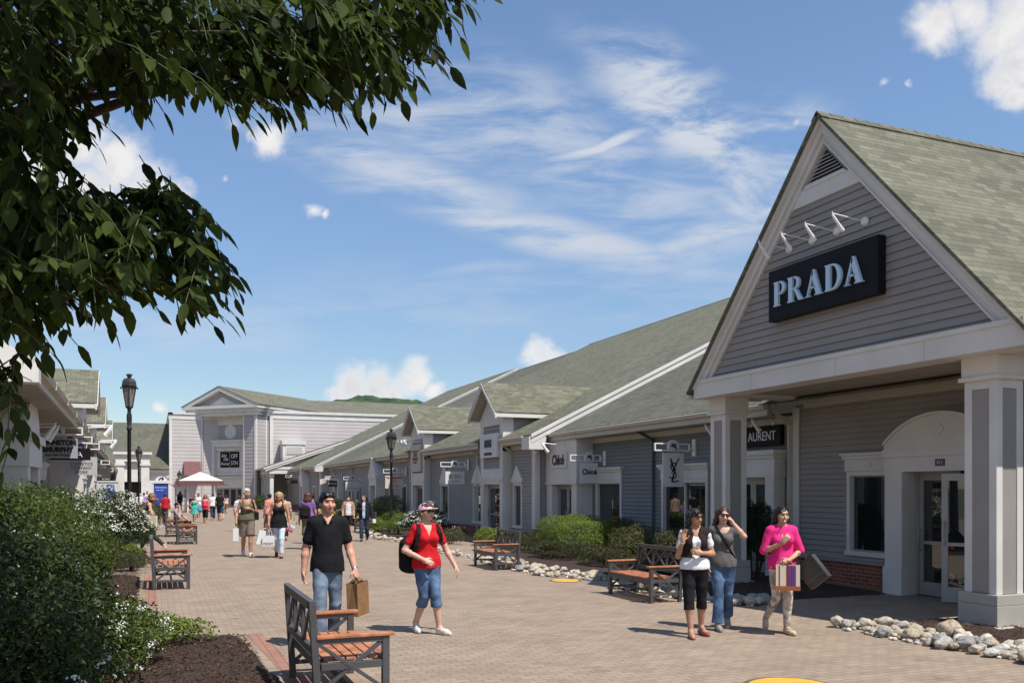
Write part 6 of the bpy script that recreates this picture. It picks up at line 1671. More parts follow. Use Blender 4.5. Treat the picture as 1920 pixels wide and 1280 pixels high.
            def fn(Fd, g=g, off=off):
                Fd.ell((0, .012, .93+dz), ((.170 if fem else .163)*bulk+off, (.120 if fem else .115)*bulk+off, .135), .05); 
                Fd.cut((0, 0, g.get('top', 1.0)+dz), (0, 0, 1))
                ln = g.get('len', 2.); wk, wa = g.get('wk', .066), g.get('wa', .062)
                for s_ in 'RL':
                    h, k, a = J['hip'+s_], J['kn'+s_], J['an'+s_]; th = spec.get('leg', 1.)
                    if ln <= 1: e = h+(k-h)*ln; Fd.cone(h, e, .095*th+off, g.get('we', .09)*th, .035)
                    else:
                        Fd.cone(h, h+(k-h)*.5, .088*th+off, .076*th+off*.7, .03); Fd.cone(h+(k-h)*.5, k, .076*th+off*.7, wk*th, .02)
                        e = k+(a-k)*(ln-1); Fd.cone(k, e, wk*th, wa*th, .015); Fd.cone(k, k+(a-k)*min(.32, ln-1), wk*th, max(.0615*th, wk*th*.98), .015)
                    d = unit(e-(k if ln > 1 else h))
                    if g.get('cuff'): Fd.cone(e-d*.055, e-d*.0, wa*th+.008, wa*th+.012, .004)
            # flat ends at the hems
            G_ = Field(lo, hi, vox); fn(G_)
            for s_ in 'RL':
                h, k, a = J['hip'+s_], J['kn'+s_], J['an'+s_]; ln = g.get('len', 2.)
                e = h+(k-h)*ln if ln <= 1 else k+(a-k)*(ln-1); d = unit((k-h) if ln <= 1 else (a-k))
                q = G_._sub(e-.10, e+.10, .03)
                if q is not None:
                    sl, X, Y, Z = q; pl = (X-e[0])*d[0]+(Y-e[1])*d[1]+(Z-e[2])*d[2]; rad = np.sqrt((X-e[0])**2+(Y-e[1])**2+(Z-e[2])**2)
                    G_.f[sl] = np.where(rad < .13, np.maximum(G_.f[sl], pl), G_.f[sl])
            G_.wrinkle(g.get('wr', .003), gi+9, g.get('fr', 20.), .8); V, Q = G_.mesh(); np_mesh(g.get('name', 'trousers'), V, Q, m, o, True)
        elif kind == 'shoes':
            for s_ in 'RL':
                def fn(Fd, s_=s_):
                    foot(Fd, s_, .007)
                    a = J['an'+s_]
                    if g.get('low', True): Fd.cut((a[0], a[1], a[2]+g.get('top', .0)), (0, 0, 1))
                G_ = Field(J['an'+s_]-(.1, .26, .13), J['an'+s_]+(.1, .14, .12), min(vox, .012)); fn(G_); V, Q = G_.mesh()
                if len(Q): np_mesh('shoe', V, Q, m, o, True)
        elif kind == 'hair':
            st = g['style']
            def fn(Fd, st=st, g=g):
                r = lambda *q: tuple(v*hs for v in q)
                Fd.ell(hx((0, .022, .120)), r(.084, .100, .098), .02, HR)
                if st == 'short':
                    Fd.ell(hx((0, -.02, .17)), r(.066, .075, .045), .02, HR)
                    Fd.ell(hx((0, -.115, .070)), r(.068, .085, .100), .012, HR, carve=True)
                    Fd.ell(hx((0, -.02, -.03)), r(.12, .13, .062), .006, HR, carve=True)
                    for sx in (-1, 1): Fd.ell(hx((sx*.085, -.055, .045)), r(.03, .05, .05), .006, HR, carve=True)
                else:
                    L_ = g.get('len', .30); n = 11
                    for i in range(n):
                        a = math.pi*(.02+.96*i/(n-1)); cx, cy = .078*math.cos(a), .02+.085*math.sin(a)
                        p = [hx((cx, cy, .13)), hx((cx*1.12, cy*1.02+.0, .02))]
                        end = hp+np.array((cx*1.55+g.get('dx', 0.), cy*1.05+.02+g.get('dy', 0.), -L_+.12+.03*math.sin(i*2.3)))
                        Fd.cone(p[0], p[1], .030, .028, .02); Fd.cone(p[1], end, .030, .020, .02)
                    if g.get('fringe'): Fd.cone(hx((-.05, -.075, .155)), hx((.06, -.082, .135)), .026, .016, .02)
                    Fd.ell(hx((0, -.13, .05)), r(.066, .11, .098), .008, HR, carve=True)
            garment('hair', fn, m, .0045, 5, 75.)
        elif kind == 'cap':
            def fn(Fd):
                Fd.ell(hx((0, .012, .128)), (.088*hs, .106*hs, .096*hs), .01, HR)
                q0 = hx((0, 0, .118)); Fd.cut(q0, -(HR@np.array((0, .12, 1.))))
                Fd.ell(hx((0, -.135, .125)), (.070*hs, .075*hs, .0095*hs), .012, HR)
            garment('cap', fn, m, 0)
        elif kind == 'glasses':
            zz = g.get('z', .099); yy = g.get('y', -.100)
            G_ = Field(hp-.16, hp+(.16, .16, .32), .006)
            for sx in (-1, 1):
                G_.ell(hx((sx*.034, yy, zz)), (.029*hs, .011*hs, .020*hs), .004, HR); G_.cone(hx((sx*.060, yy+.012, zz+.006)), hx((sx*.080, .01, zz+.004)), .0055, .005, .004)
            G_.cone(hx((-.02, yy-.002, zz+.006)), hx((.02, yy-.002, zz+.006)), .006, .006, .003)
            V, Q = G_.mesh(); np_mesh('sunglasses', V, Q, m, o, True)
        elif kind == 'strap':
            mb = MB(); pts = [Vector(p) for p in g['pts']]
            for p, q in zip(pts[:-1], pts[1:]): mb.bar(p, q, g.get('w', .04), .012, g.get('up', (0, 1, 0)))
            mb.build(g.get('name', 'strap'), m, o, local=True)
        elif kind == 'ring':      # bracelet or watch round a wrist
            s_ = g['side']; w, e = J['wr'+s_], J['el'+s_]; d = Vector(unit(w-e)); c = Vector(w)-d*.015
            mb = MB(); mb.tube([c-d*.012, c+d*.012], .033, 12); mb.build(g.get('name', 'bracelet'), m, o, local=True)
    o['_J'] = 0
    del o['_J']
    M_ = WM[o]
    def W(p): v = M_ @ Vector(tuple(float(c) for c in p)); return v
    def grip(s_):
        w, e = J['wr'+s_], J['el'+s_]; d = unit(spec.get('hand'+s_, {}).get('dir', w-e)); return W(w+d*.095)
    return o, W, grip
DENIM = cloth('denim', (.065, .095, .15), .5, 5., col2=(.17, .215, .28)); DENIM_D = cloth('dark_denim', (.03, .042, .07), .4, 5.); DENIM_B = cloth('blue_denim', (.035, .07, .15), .45, 5., col2=(.10, .16, .27))
C_BLK = cloth('black', (.010, .010, .012), .2); C_WHITE = cloth('white', (.70, .69, .71), .04); C_RED = cloth('red', (.50, .012, .018), .1); C_PINK = cloth('hot_pink', (.72, .03, .20), .1)
C_GREY = cloth('grey', (.115, .105, .10), .12); C_KHAKI = cloth('khaki', (.17, .125, .10), .12); C_OLIVE = cloth('olive', (.12, .11, .07), .12)
H_BLK = hairm('black', (.012, .009, .008)); H_BRN = hairm('brown', (.05, .024, .014)); H_BLD = hairm('blonde', (.42, .28, .13)); H_WHT = hairm('white', (.62, .58, .52)); H_AUB = hairm('auburn', (.10, .038, .022))
GLS = mat('sunglass_lens', (.012, .010, .012), .08, .05, spec=.6)
SHOE_W = mat('shoe_white', (.60, .57, .54), .6, .08); SHOE_G = mat('shoe_grey', (.22, .21, .20), .7, .3, 20.); SHOE_B = mat('shoe_black', (.015, .014, .014), .5, .1); SANDAL = mat('sandal_red', (.28, .07, .05), .6, .1); FLAT = mat('shoe_beige', (.50, .40, .28), .5, .1)
def fc(x, y, off=0.): return math.atan2(-x, y)+off       # turn to face the viewer's standpoint, plus an offset
def facing(dx, dy): return math.atan2(dx, -dy)
# walking legs: forward leg / trailing leg (side, stride)
def walk(front='L', st=.20, w=.06):
    o = 'R' if front == 'L' else 'L'; sf = 1 if front == 'L' else -1
    return {'kn'+front: (sf*w*1.1, -.10-.3*st, .50), 'an'+front: (sf*w, -st-.02, .085), 'kn'+o: (-sf*w*1.1, .02+.2*st, .485), 'an'+o: (-sf*w, st+.10, .15)}
# ---------------------------------------------------------------- the seven near figures
def shopping_bag(name, label, P, w, d, h, m, rz=0., tiltx=0., handle=None, drop=.16, extra=None, lean=0.):
    """paper carrier: open-topped bag hanging below the gripping hand P"""
    r = thing(name, label, 'bag', tuple(P), rz)
    WM[r] = Matrix.Identity(4)
    Rm = Matrix.Rotation(tiltx, 3, 'Y') @ Matrix.Rotation(lean, 3, 'X')
    mb = MB(); z0, z1 = -drop-h, -drop
    q = lambda p: Rm @ Vector(p)
    w2, d2 = w/2, d/2
    O = [(-w2,-d2,z0),(w2,-d2,z0),(w2,d2,z0),(-w2,d2,z0),(-w2,-d2,z1),(w2,-d2,z1),(w2,d2,z1),(-w2,d2,z1)]
    side = [(-w2+.004, 0, z0+.12), (-w2+.018, 0, z1), (w2-.004, 0, z0+.12), (w2-.018, 0, z1)]
    V = [q(p) for p in O+side]
    mb.add(V, [(0,3,2,1),(0,1,5,4),(2,3,7,6),(0,4,9,8),(0,8,3),(3,8,9,7),(1,10,11,5),(1,2,10),(2,6,11,10)])
    mb.build('bag_body', m, r, local=True)
    hm = handle or IRON
    for sy in (-1, 1):
        t = MB(); a = [q((-w*.2, sy*d2, z1-.01)), q((-w*.16, sy*d2*.6, z1+.6*drop)), q((0, sy*.012, -.0)), q((w*.16, sy*d2*.6, z1+.6*drop)), q((w*.2, sy*d2, z1-.01))]
        t.tube(a, .006, 6); t.build('handle', hm, r, local=True)
    if extra: extra(r, q, w2, d2, z0, z1)
    return r
# man in black polo
mx, my = GD(614, 10.7)
s_man = dict(sex='m', skin='ruddy', bulk=.90, leg=.93, yaw=R(16), nod=R(2), arm=1.0, shoulder=.148,
    J=dict(hipR=(-.074, 0, .90), hipL=(.074, 0, .90), elR=(-.225, .06, 1.10), wrR=(-.25, .02, .85), elL=(.235, .05, 1.10), wrL=(.29, -.06, .86), **{k: v for k, v in walk('R', .16, .08).items()}),
    handR=dict(palm=(1, -.1, 0), curl=.55), handL=dict(palm=(-.6, .8, 0), curl=1.0),
    wear=[dict(kind='legs', mat=DENIM, len=1.93, wk=.070, wa=.072, name='jeans', top=.93), dict(kind='top', mat=C_BLK, sleeve=.66, hem=.845, neck='v', vd=.05, collar=C_BLK, name='polo_shirt', loose=.008, off=.013, flare=.016),
          dict(kind='hair', style='short', mat=H_BLK), dict(kind='shoes', mat=SHOE_G, top=.02), dict(kind='glasses', mat=GLS, z=.196, y=-.042), dict(kind='ring', side='L', mat=mat('watch_steel', (.45, .43, .40), .3, .05, metal=.8), name='wrist_watch')])
man, Wm, gm = person('man in black polo shirt and jeans, sunglasses pushed up on his short black hair', mx, my, fc(mx, my, R(4)), s_man, scale=1.115, vox=.0075)
KRAFT = mat('kraft_paper', (.235, .125, .05), .75, .18, 8., bump=.15, bscale=30.)
shopping_bag('paper_bag', 'brown paper carrier bag held by the man in the black polo', gm('L'), .27, .15, .40, KRAFT, rz=fc(mx, my)+R(58), handle=KRAFT, drop=.05, tiltx=R(-4))
# woman in red
rx_, ry_ = G(800, 1187)
s_red = dict(sex='f', skin='light', bulk=.98, leg=1.02, yaw=R(24), nod=R(-8), shoulder=.148, arm=1.05,
    J=dict(elR=(-.285, .06, 1.10), wrR=(-.10, -.17, .985), elL=(.29, .05, 1.10), wrL=(.385, -.05, .875), knR=(-.04, -.02, .49), anR=(-.08, .20, .13), knL=(.075, -.13, .51), anL=(.13, -.13, .085)),
    toeR=(-.1, -1, -.5), toeL=(.45, -1, -.1), handR=dict(palm=(0, .8, -.3), dir=(.75, -.55, -.35), curl=.6, thumb=(0, -.2, 1)), handL=dict(palm=(-.8, .5, 0), curl=.55),
    wear=[dict(kind='legs', mat=DENIM_B, len=1.33, wk=.066, wa=.066, cuff=True, name='rolled_jeans', top=.93), dict(kind='top', mat=C_RED, sleeve=.60, hem=.865, neck='v', vd=.12, name='t_shirt', wr=.0035, fr=30.),
          dict(kind='hair', style='short', mat=H_AUB), dict(kind='cap', mat=cloth('pale_pink', (.66, .42, .47), .08)), dict(kind='glasses', mat=GLS), dict(kind='shoes', mat=SHOE_W, top=.0),
          dict(kind='strap', mat=C_BLK, w=.05, pts=[(-.125, .09, 1.36), (-.125, .04, 1.452), (-.128, -.045, 1.43), (-.150, -.118, 1.32), (-.176, -.09, 1.16), (-.19, .02, 1.06)], name='backpack_strap'),
          dict(kind='strap', mat=C_BLK, w=.045, pts=[(.125, .09, 1.36), (.125, .04, 1.452), (.128, -.045, 1.43), (.155, -.112, 1.32), (.178, -.07, 1.20)], name='backpack_strap')])
red, Wr, gr = person('woman in red v-neck t-shirt, pale pink cap, sunglasses and rolled-up jeans', rx_, ry_, fc(rx_, ry_, R(20)), s_red, scale=1.02, vox=.0075)
def backpack(label, W, o, m, c=(0, .16, 1.14), r=(.16, .09, .22), rz=0.):
    loc = W((c[0], c[1], c[2]-r[2])); t = thing('backpack', label, 'backpack', tuple(loc), o.rotation_euler[2]); WM[t] = Matrix.Identity(4)
    F_ = Field((-.3, -.2, -.1), (.3, .3, .62), .012); F_.cone((-r[0]*.55, 0, r[1]), (-r[0]*.55, 0, 2*r[2]-r[1]), r[1], r[1], .05); F_.cone((r[0]*.55, 0, r[1]), (r[0]*.55, 0, 2*r[2]-r[1]), r[1], r[1], .05); F_.cone((0, 0, r[1]), (0, 0, 2*r[2]-r[1]*.6), r[1]*1.1, r[1]*.95, .05)
    F_.wrinkle(.003, 4, 20.); V, Q = F_.mesh(); np_mesh('pack_body', V, Q, m, t, True)
    F_ = Field((-.3, -.2, -.1), (.3, .3, .62), .012); F_.cone((-r[0]*.4, r[1]*.8, r[2]*.55), (r[0]*.4, r[1]*.8, r[2]*.55), r[1]*.5, r[1]*.5, .03); F_.wrinkle(.002, 6, 20.); V, Q = F_.mesh(); np_mesh('front_pocket', V, Q, m, t, True)
    return t
backpack('black backpack worn by the woman in red, hanging low behind her arm', Wr, red, C_BLK, (-.13, .17, 1.03), (.17, .10, .24))
# three women on the right
x1, y1 = G(1303, 1192)
s_w1 = dict(sex='f', skin='tan', yaw=R(30), nod=R(2), bulk=.97, shoulder=.146,
    J=dict(elR=(-.22, .02, 1.07), wrR=(-.185, -.14, 1.28), elL=(.24, .04, 1.10), wrL=(.06, -.17, 1.125), knR=(-.095, -.07, .49), anR=(-.075, -.12, .085), knL=(.095, .04, .48), anL=(.105, .13, .12)),
    toeR=(.0, -1, -.1), toeL=(.35, -1, -.2), handR=dict(palm=(.4, -1, .1), dir=(.15, -.1, 1), curl=.15, thumb=(1, 0, 0)), handL=dict(palm=(0, .8, -.2), dir=(-1, -.3, .2), curl=.55, thumb=(0, 0, 1)),
    wear=[dict(kind='legs', mat=C_BLK, len=1.30, wk=.066, wa=.074, name='cropped_trousers', top=.95), dict(kind='top', mat=C_WHITE, sleeve=.55, hem=.90, neck='scoop', name='t_shirt', wr=.0045, fr=28.),
          dict(kind='jacket', mat=cloth('dark_brown', (.022, .015, .013), .2), sleeve=0, hem=1.06, neck='v', name='scarf_vest', off=.022, openfront=.055, wr=.004), dict(kind='hair', style='long', mat=H_BLK, len=.30, fringe=True), dict(kind='glasses', mat=GLS),
          dict(kind='shoes', mat=SANDAL, top=-.058), dict(kind='ring', side='R', mat=SIGN_W)])
person('woman in white top, dark vest and cropped black trousers, one hand raised', x1, y1, fc(x1, y1, R(10)), s_w1, scale=.985, vox=.0075)
x2, y2 = G(1355, 1179)
s_w2 = dict(sex='f', skin='light', bulk=.94, yaw=R(12), nod=R(4), tilt=R(4), shoulder=.146,
    J=dict(elR=(-.225, .05, 1.10), wrR=(-.20, .0, .87), elL=(.29, -.02, 1.30), wrL=(.125, -.02, 1.50), knR=(-.06, -.08, .49), anR=(-.075, -.10, .085), knL=(.08, .06, .50), anL=(.08, .26, .16)),
    toeR=(.15, -1, -.1), handL=dict(palm=(-1, 0, .2), dir=(-.55, .0, .85), curl=.7, thumb=(0, -1, 0)), handR=dict(palm=(1, 0, 0), curl=.4),
    wear=[dict(kind='legs', mat=DENIM_B, len=1.96, wk=.062, wa=.085, name='jeans', top=.93), dict(kind='top', mat=C_GREY, sleeve=.45, hem=.875, neck='scoop', name='t_shirt', wr=.004, fr=30., flare=.0), dict(kind='hair', style='long', mat=H_BRN, len=.28, dx=-.05), dict(kind='glasses', mat=GLS),
          dict(kind='shoes', mat=SHOE_G, top=.0), dict(kind='strap', mat=C_BLK, w=.03, pts=[(-.10, .05, 1.45), (-.09, -.055, 1.425), (-.02, -.135, 1.31), (.07, -.125, 1.15), (.165, -.04, 1.0)], name='bag_strap')])
person('woman in grey t-shirt and flared jeans holding a hand to her ear', x2, y2, fc(x2, y2, R(4)), s_w2, scale=.99, vox=.0075)
x3, y3 = G(1466, 1186)
CAMO = cloth('patterned_beige', (.20, .15, .115), .35, 11., col2=(.60, .52, .44))
s_w3 = dict(sex='f', skin='olive', yaw=R(14), nod=R(6), bulk=.93, shoulder=.146,
    J=dict(elR=(-.235, .01, 1.10), wrR=(-.02, -.21, 1.235), elL=(.25, .03, 1.10), wrL=(.055, -.20, 1.0), knR=(-.07, -.02, .50), anR=(-.15, .30, .17), knL=(.055, -.10, .50), anL=(.05, -.06, .085)),
    toeR=(-.15, -.35, -1), toeL=(.35, -1, -.1), handR=dict(palm=(.3, .8, .2), dir=(.5, -.25, .85), curl=1.0, thumb=(0, -.3, 1)), handL=dict(palm=(-.2, .6, -.6), dir=(-.9, -.4, -.25), curl=.9, thumb=(0, 0, 1)),
    wear=[dict(kind='legs', mat=CAMO, len=1.93, wk=.062, wa=.046, name='leggings', top=.93), dict(kind='top', mat=C_PINK, sleeve=.95, hem=.86, neck='round', name='blouse', off=.014, loose=.010, wr=.004, fr=24.), dict(kind='hair', style='long', mat=H_BLK, len=.20), dict(kind='shoes', mat=FLAT, top=-.02),
          dict(kind='glasses', mat=GLS, z=.190, y=-.045)])
w3, W3, g3 = person('woman in hot pink blouse and patterned leggings with a cigarette at her lips', x3, y3, fc(x3, y3, R(12)), s_w3, scale=1.0, vox=.0075)
cg = thing('cigarette', 'thin white cigarette at the lips of the woman in pink', 'cigarette', tuple(W3((.018, -.115, 1.53))))
m_ = MB(); m_.tube([W3((.02, -.105, 1.527)), W3((-.0, -.165, 1.505))], .0055, 8); m_.build('paper', SIGN_W, cg); m_ = MB(); m_.tube([W3((-.0, -.165, 1.505)), W3((-.002, -.171, 1.503))], .0056, 8); m_.build('ash_tip', STONE[3], cg)
BAGC = mat('bag_cream', (.66, .57, .44), .7, .08, 6.); BAGB = mat('bag_tan_leather', (.34, .10, .025), .5, .12)
def stripes(r, q, w2, d2, z0, z1):
    cols = [mat('stripe_maroon', (.22, .015, .03), .6, .1), mat('stripe_purple', (.10, .03, .22), .6, .1), mat('stripe_blue', (.03, .04, .25), .6, .1)]
    for i, (a, b, c) in enumerate(((-.02, .012, 0), (.014, .034, 1), (.036, .058, 2), (.060, .078, 0), (.080, .100, 1), (-.115, -.10, 0))):
        m = MB(); m.add([q((a, -d2-.002, z0+.05)), q((b, -d2-.002, z0+.05)), q((b, -d2-.002, z1)), q((a, -d2-.002, z1))], [(0, 1, 2, 3)]); m.build('stripe', cols[c], r, local=True)
    m = MB(); k = .006; m.hexa([q(p) for p in ((-w2-k,-d2-k,z0-k),(w2+k,-d2-k,z0-k),(w2+k,d2+k,z0-k),(-w2-k,d2+k,z0-k),(-w2-k,-d2-k,z0+.05),(w2+k,-d2-k,z0+.05),(w2+k,d2+k,z0+.05),(-w2-k,d2+k,z0+.05))]); m.build('leather_base', BAGB, r, local=True)
shopping_bag('tote_bag', 'cream tote with purple stripes and tan leather base, held by the woman in pink', W3((.02, -.27, 1.0)), .30, .16, .32, BAGC, rz=fc(x3, y3), handle=BAGB, drop=.06, extra=stripes)
def bag_fold(r, q, w2, d2, z0, z1):
    m = MB()
    for a, b in ((z0+.085, z0+.092), (z1-.045, z1-.040)): m.add([q((-w2, -d2-.003, a)), q((w2, -d2-.003, a)), q((w2, -d2-.006, b)), q((-w2, -d2-.006, b))], [(0, 1, 2, 3)])
    m.build('paper_fold', mat('paper_fold_grey', (.10, .097, .095), .5), r, local=True)
BAGG = mat('dark_grey_paper', (.032, .030, .029), .55, .1, 5., bump=.1, bscale=20.)
shopping_bag('carrier_bag', 'dark grey glossy carrier bag swinging out beside the woman in pink', W3((.20, -.055, 1.085)), .30, .13, .36, BAGG, rz=fc(x3, y3)+R(-24), tiltx=R(-40), handle=mat('handle_black', (.015, .015, .015), .6), drop=.13, extra=bag_fold)
# ---------------------------------------------------------------- mid-distance figures
x4, y4 = G(463, 1043)
s4 = dict(sex='f', skin='tan', yaw=R(12), shoulder=.146, bulk=1.06, J=dict(elR=(-.24, .05, 1.10), wrR=(-.265, -.05, .86), elL=(.24, .03, 1.12), wrL=(.05, -.16, 1.21), **walk('L', .14, .07)),
    handL=dict(palm=(0, .8, 0), dir=(-1, -.2, .1), curl=.3, thumb=(0, 0, 1)), handR=dict(curl=.9),
    wear=[dict(kind='legs', mat=C_KHAKI, len=.92, we=.105, name='shorts'), dict(kind='top', mat=C_OLIVE, sleeve=0, hem=.92, neck='tank', name='tank_top'), dict(kind='hair', style='short', mat=H_WHT), dict(kind='shoes', mat=SHOE_W, top=.03),
          dict(kind='strap', mat=C_BLK, w=.035, pts=[(.115, .06, 1.40), (.12, -.02, 1.44), (.15, -.11, 1.30), (.19, -.06, 1.12)], name='bag_strap')])
p4, W4, g4 = person('white-haired woman in olive tank top and brown knee-length shorts', x4, y4, fc(x4, y4, R(6)), s4, scale=1.135, vox=.011)
shopping_bag('carrier_bag', 'narrow white carrier bag held by the white-haired woman', g4('R'), .15, .28, .36, SIGN_W, rz=fc(x4, y4), handle=SIGN_W, drop=.05)
shopping_bag('shoulder_bag', 'black shoulder bag under the arm of the white-haired woman', W4((.235, .03, 1.24)), .13, .26, .22, C_BLK, rz=fc(x4, y4), drop=.14, handle=C_BLK)
x5, y5 = G(523, 1045)
s5 = dict(sex='f', skin='tan', nod=R(22), shoulder=.146, bulk=1.03, J=dict(elR=(-.245, .05, 1.10), wrR=(-.255, -.04, .86), elL=(.24, .05, 1.10), wrL=(.27, -.02, .86), **walk('L', .13, .06)), handR=dict(curl=.9), handL=dict(curl=.9),
    wear=[dict(kind='legs', mat=cloth('pale_blue_jeans', (.50, .58, .68), .08, 5.), len=1.93, wk=.066, wa=.056, name='jeans'), dict(kind='top', mat=C_BLK, sleeve=0, hem=.78, neck='tank', name='tank_top', flare=.022), dict(kind='hair', style='long', mat=H_BLD, len=.22), dict(kind='shoes', mat=SHOE_B, top=-.03)])
p5, W5, g5 = person('blonde woman looking down, black tank top and pale blue jeans', x5, y5, fc(x5, y5), s5, scale=1.085, vox=.011)
def bag_word(t):
    def f(r, q, w2, d2, z0, z1):
        fr = FR(0, 0, (1, 0), (0, -1)); mb = MB(); text_mb(t, .11, fr, 0, z0+.07, d2+.004, .004, mb=mb, stretch=.9); mb.v = [tuple(q(p)) for p in mb.v]; mb.build('lettering', TXT_BLACK, r, local=True)
    return f
shopping_bag('carrier_bag', 'white carrier bag with black capitals held by the blonde woman', g5('R'), .33, .12, .30, SIGN_W, rz=fc(x5, y5), drop=.20, extra=bag_word('DKNY'))
shopping_bag('carrier_bag', 'plain white carrier bag behind the lettered one of the blonde woman', g5('R')+Vector((-.06, .12, 0)), .34, .12, .40, SIGN_W, rz=fc(x5, y5)+R(12), drop=.08, tiltx=R(14), handle=SIGN_W)
def bag_stripes(r, q, w2, d2, z0, z1):
    h = z1-z0
    for a, b, c in ((.0, .20, (.50, .02, .05)), (.24, .34, (.05, .32, .42)), (.38, .42, (.5, .06, .04)), (.72, .80, (.08, .28, .60)), (.86, 1.0, (.70, .42, .05))):
        m = MB()
        for sy in (-1, 1): m.add([q((-w2, sy*(d2+.003), z0+a*h)), q((w2, sy*(d2+.003), z0+a*h)), q((w2, sy*(d2+.003), z0+b*h)), q((-w2, sy*(d2+.003), z0+b*h))], [(0, 1, 2, 3) if sy < 0 else (3, 2, 1, 0)])
        m.build('stripe', mat('beach_stripe_%s' % ('red', 'teal', 'orange', 'sky', 'yellow')[int(round(a*7)) % 5 if False else [0., .24, .38, .72, .86].index(a)], c, .6, .06), r, local=True)
# woman in purple seen from behind, carrying the striped bag
x6, y6 = G(577, 1029)
s6 = dict(sex='f', skin='tan', shoulder=.146, bulk=1.08, J=dict(elL=(.23, -.02, 1.10), wrL=(.25, -.08, .86), elR=(-.23, 0, 1.10), wrR=(-.22, -.1, .87), **walk('R', .15, .07)), handL=dict(curl=.9),
    wear=[dict(kind='legs', mat=cloth('olive_brown', (.13, .11, .07), .1), len=1.1, wk=.095, wa=.11, name='trousers'), dict(kind='top', mat=cloth('purple', (.20, .10, .30), .15), sleeve=.5, hem=.88, name='t_shirt'), dict(kind='hair', style='long', mat=H_AUB, len=.16), dict(kind='shoes', mat=SHOE_B)])
p6, W6, g6 = person('woman in purple t-shirt walking away, auburn hair', x6, y6, fc(x6, y6, PI), s6, scale=1.07, vox=.012)
backpack('black backpack on the back of the woman in purple', W6, p6, C_BLK, (.08, .17, 1.12), (.15, .09, .20))
shopping_bag('beach_bag', 'tilted bag with red, white, teal and yellow stripes beside the blonde woman', W6((.42, -.02, 1.0)), .44, .16, .36, SIGN_W, rz=fc(x6, y6), tiltx=R(28), drop=.14, extra=bag_stripes)
# two young men by the right shops
x7, y7 = G(653, 1003)
s7 = dict(sex='m', skin='light', J=walk('L', .12, .08), wear=[dict(kind='legs', mat=C_BLK, len=1.1, wk=.09, wa=.10, name='shorts'), dict(kind='top', mat=cloth('white_printed', (.62, .61, .62), .12, 20., col2=(.70, .70, .71)), sleeve=0, hem=.86, neck='scoop', name='tank_top'),
    dict(kind='jacket', mat=cloth('plaid_brown', (.26, .13, .11), .35, 16., col2=(.46, .30, .24)), sleeve=1.0, hem=.86, neck='open', openfront=.115, name='open_shirt', off=.02), dict(kind='hair', style='short', mat=H_BLK), dict(kind='shoes', mat=SHOE_W)])
person('young man in white printed tank top under an open plaid shirt', x7, y7, fc(x7, y7, R(8)), s7, scale=.96, vox=.014)
x8, y8 = G(683, 1014)
s8 = dict(sex='m', skin='light', J=dict(elR=(-.24, .03, 1.12), wrR=(-.06, -.17, 1.16), elL=(.26, .04, 1.11), wrL=(.31, -.03, .87), **walk('R', .12, .08)), yaw=R(-25), handL=dict(curl=.8),
    wear=[dict(kind='legs', mat=DENIM_D, len=1.94, wk=.07, wa=.072, name='jeans'), dict(kind='top', mat=cloth('pale_blue', (.42, .52, .68), .06), sleeve=0, hem=.84, neck='v', name='shirt'), dict(kind='jacket', mat=cloth('navy_black', (.014, .015, .022), .2), sleeve=1.95, hem=.83, neck='open', openfront=.06, name='jacket', off=.024), dict(kind='hair', style='long', mat=H_BLK, len=.10), dict(kind='shoes', mat=SHOE_B)])
p8, W8, g8 = person('man in dark jacket over pale blue shirt with longish black hair', x8, y8, fc(x8, y8, R(-8)), s8, scale=1.0, vox=.013)
t8 = thing('paper_slip', 'white slip of paper in the hand of the man in the dark jacket', 'paper', tuple(g8('L'))); m_ = MB(); v = g8('L'); m_.box(v.x-.02, v.x+.10, v.y-.06, v.y-.05, v.z-.10, v.z+.04); m_.build('sheet', SIGN_W, t8)
# woman in profile by the white blossom, walking to the left
x9, y9 = GD(283, 26.5)
s9 = dict(sex='f', skin='ruddy', shoulder=.16, bulk=1.0, J=dict(elR=(-.21, -.08, 1.12), wrR=(-.05, -.28, 1.20), elL=(.22, .12, 1.12), wrL=(.2, .10, .88), knR=(-.06, -.20, .52), anR=(-.06, -.30, .09), knL=(.06, .10, .50), anL=(.06, .42, .20)), toeL=(0, -.5, -1),
    wear=[dict(kind='legs', mat=cloth('dark_olive', (.035, .035, .025), .15), len=1.85, wk=.066, wa=.05, name='trousers'), dict(kind='top', mat=cloth('olive_green', (.07, .075, .035), .15), sleeve=0, hem=.98, neck='tank', name='tank_top'), dict(kind='hair', style='long', mat=hairm('light_brown', (.22, .11, .05)), len=.12, dy=.06), dict(kind='shoes', mat=FLAT, top=-.02)])
px_, py_ = -CC, CS
p9, W9, g9 = person('woman in olive top and dark trousers walking to the left past the white blossom', x9, y9, facing(-CC, CS), s9, scale=1.06, vox=.012)
shopping_bag('shoulder_bag', 'pale cream shoulder bag behind the woman in the olive top', W9((.20, .12, 1.22)), .26, .12, .34, mat('cream_cloth', (.62, .52, .36), .8, .1), rz=facing(-CC, CS)+PI/2, drop=.16, handle=mat('cream_cloth', ()))
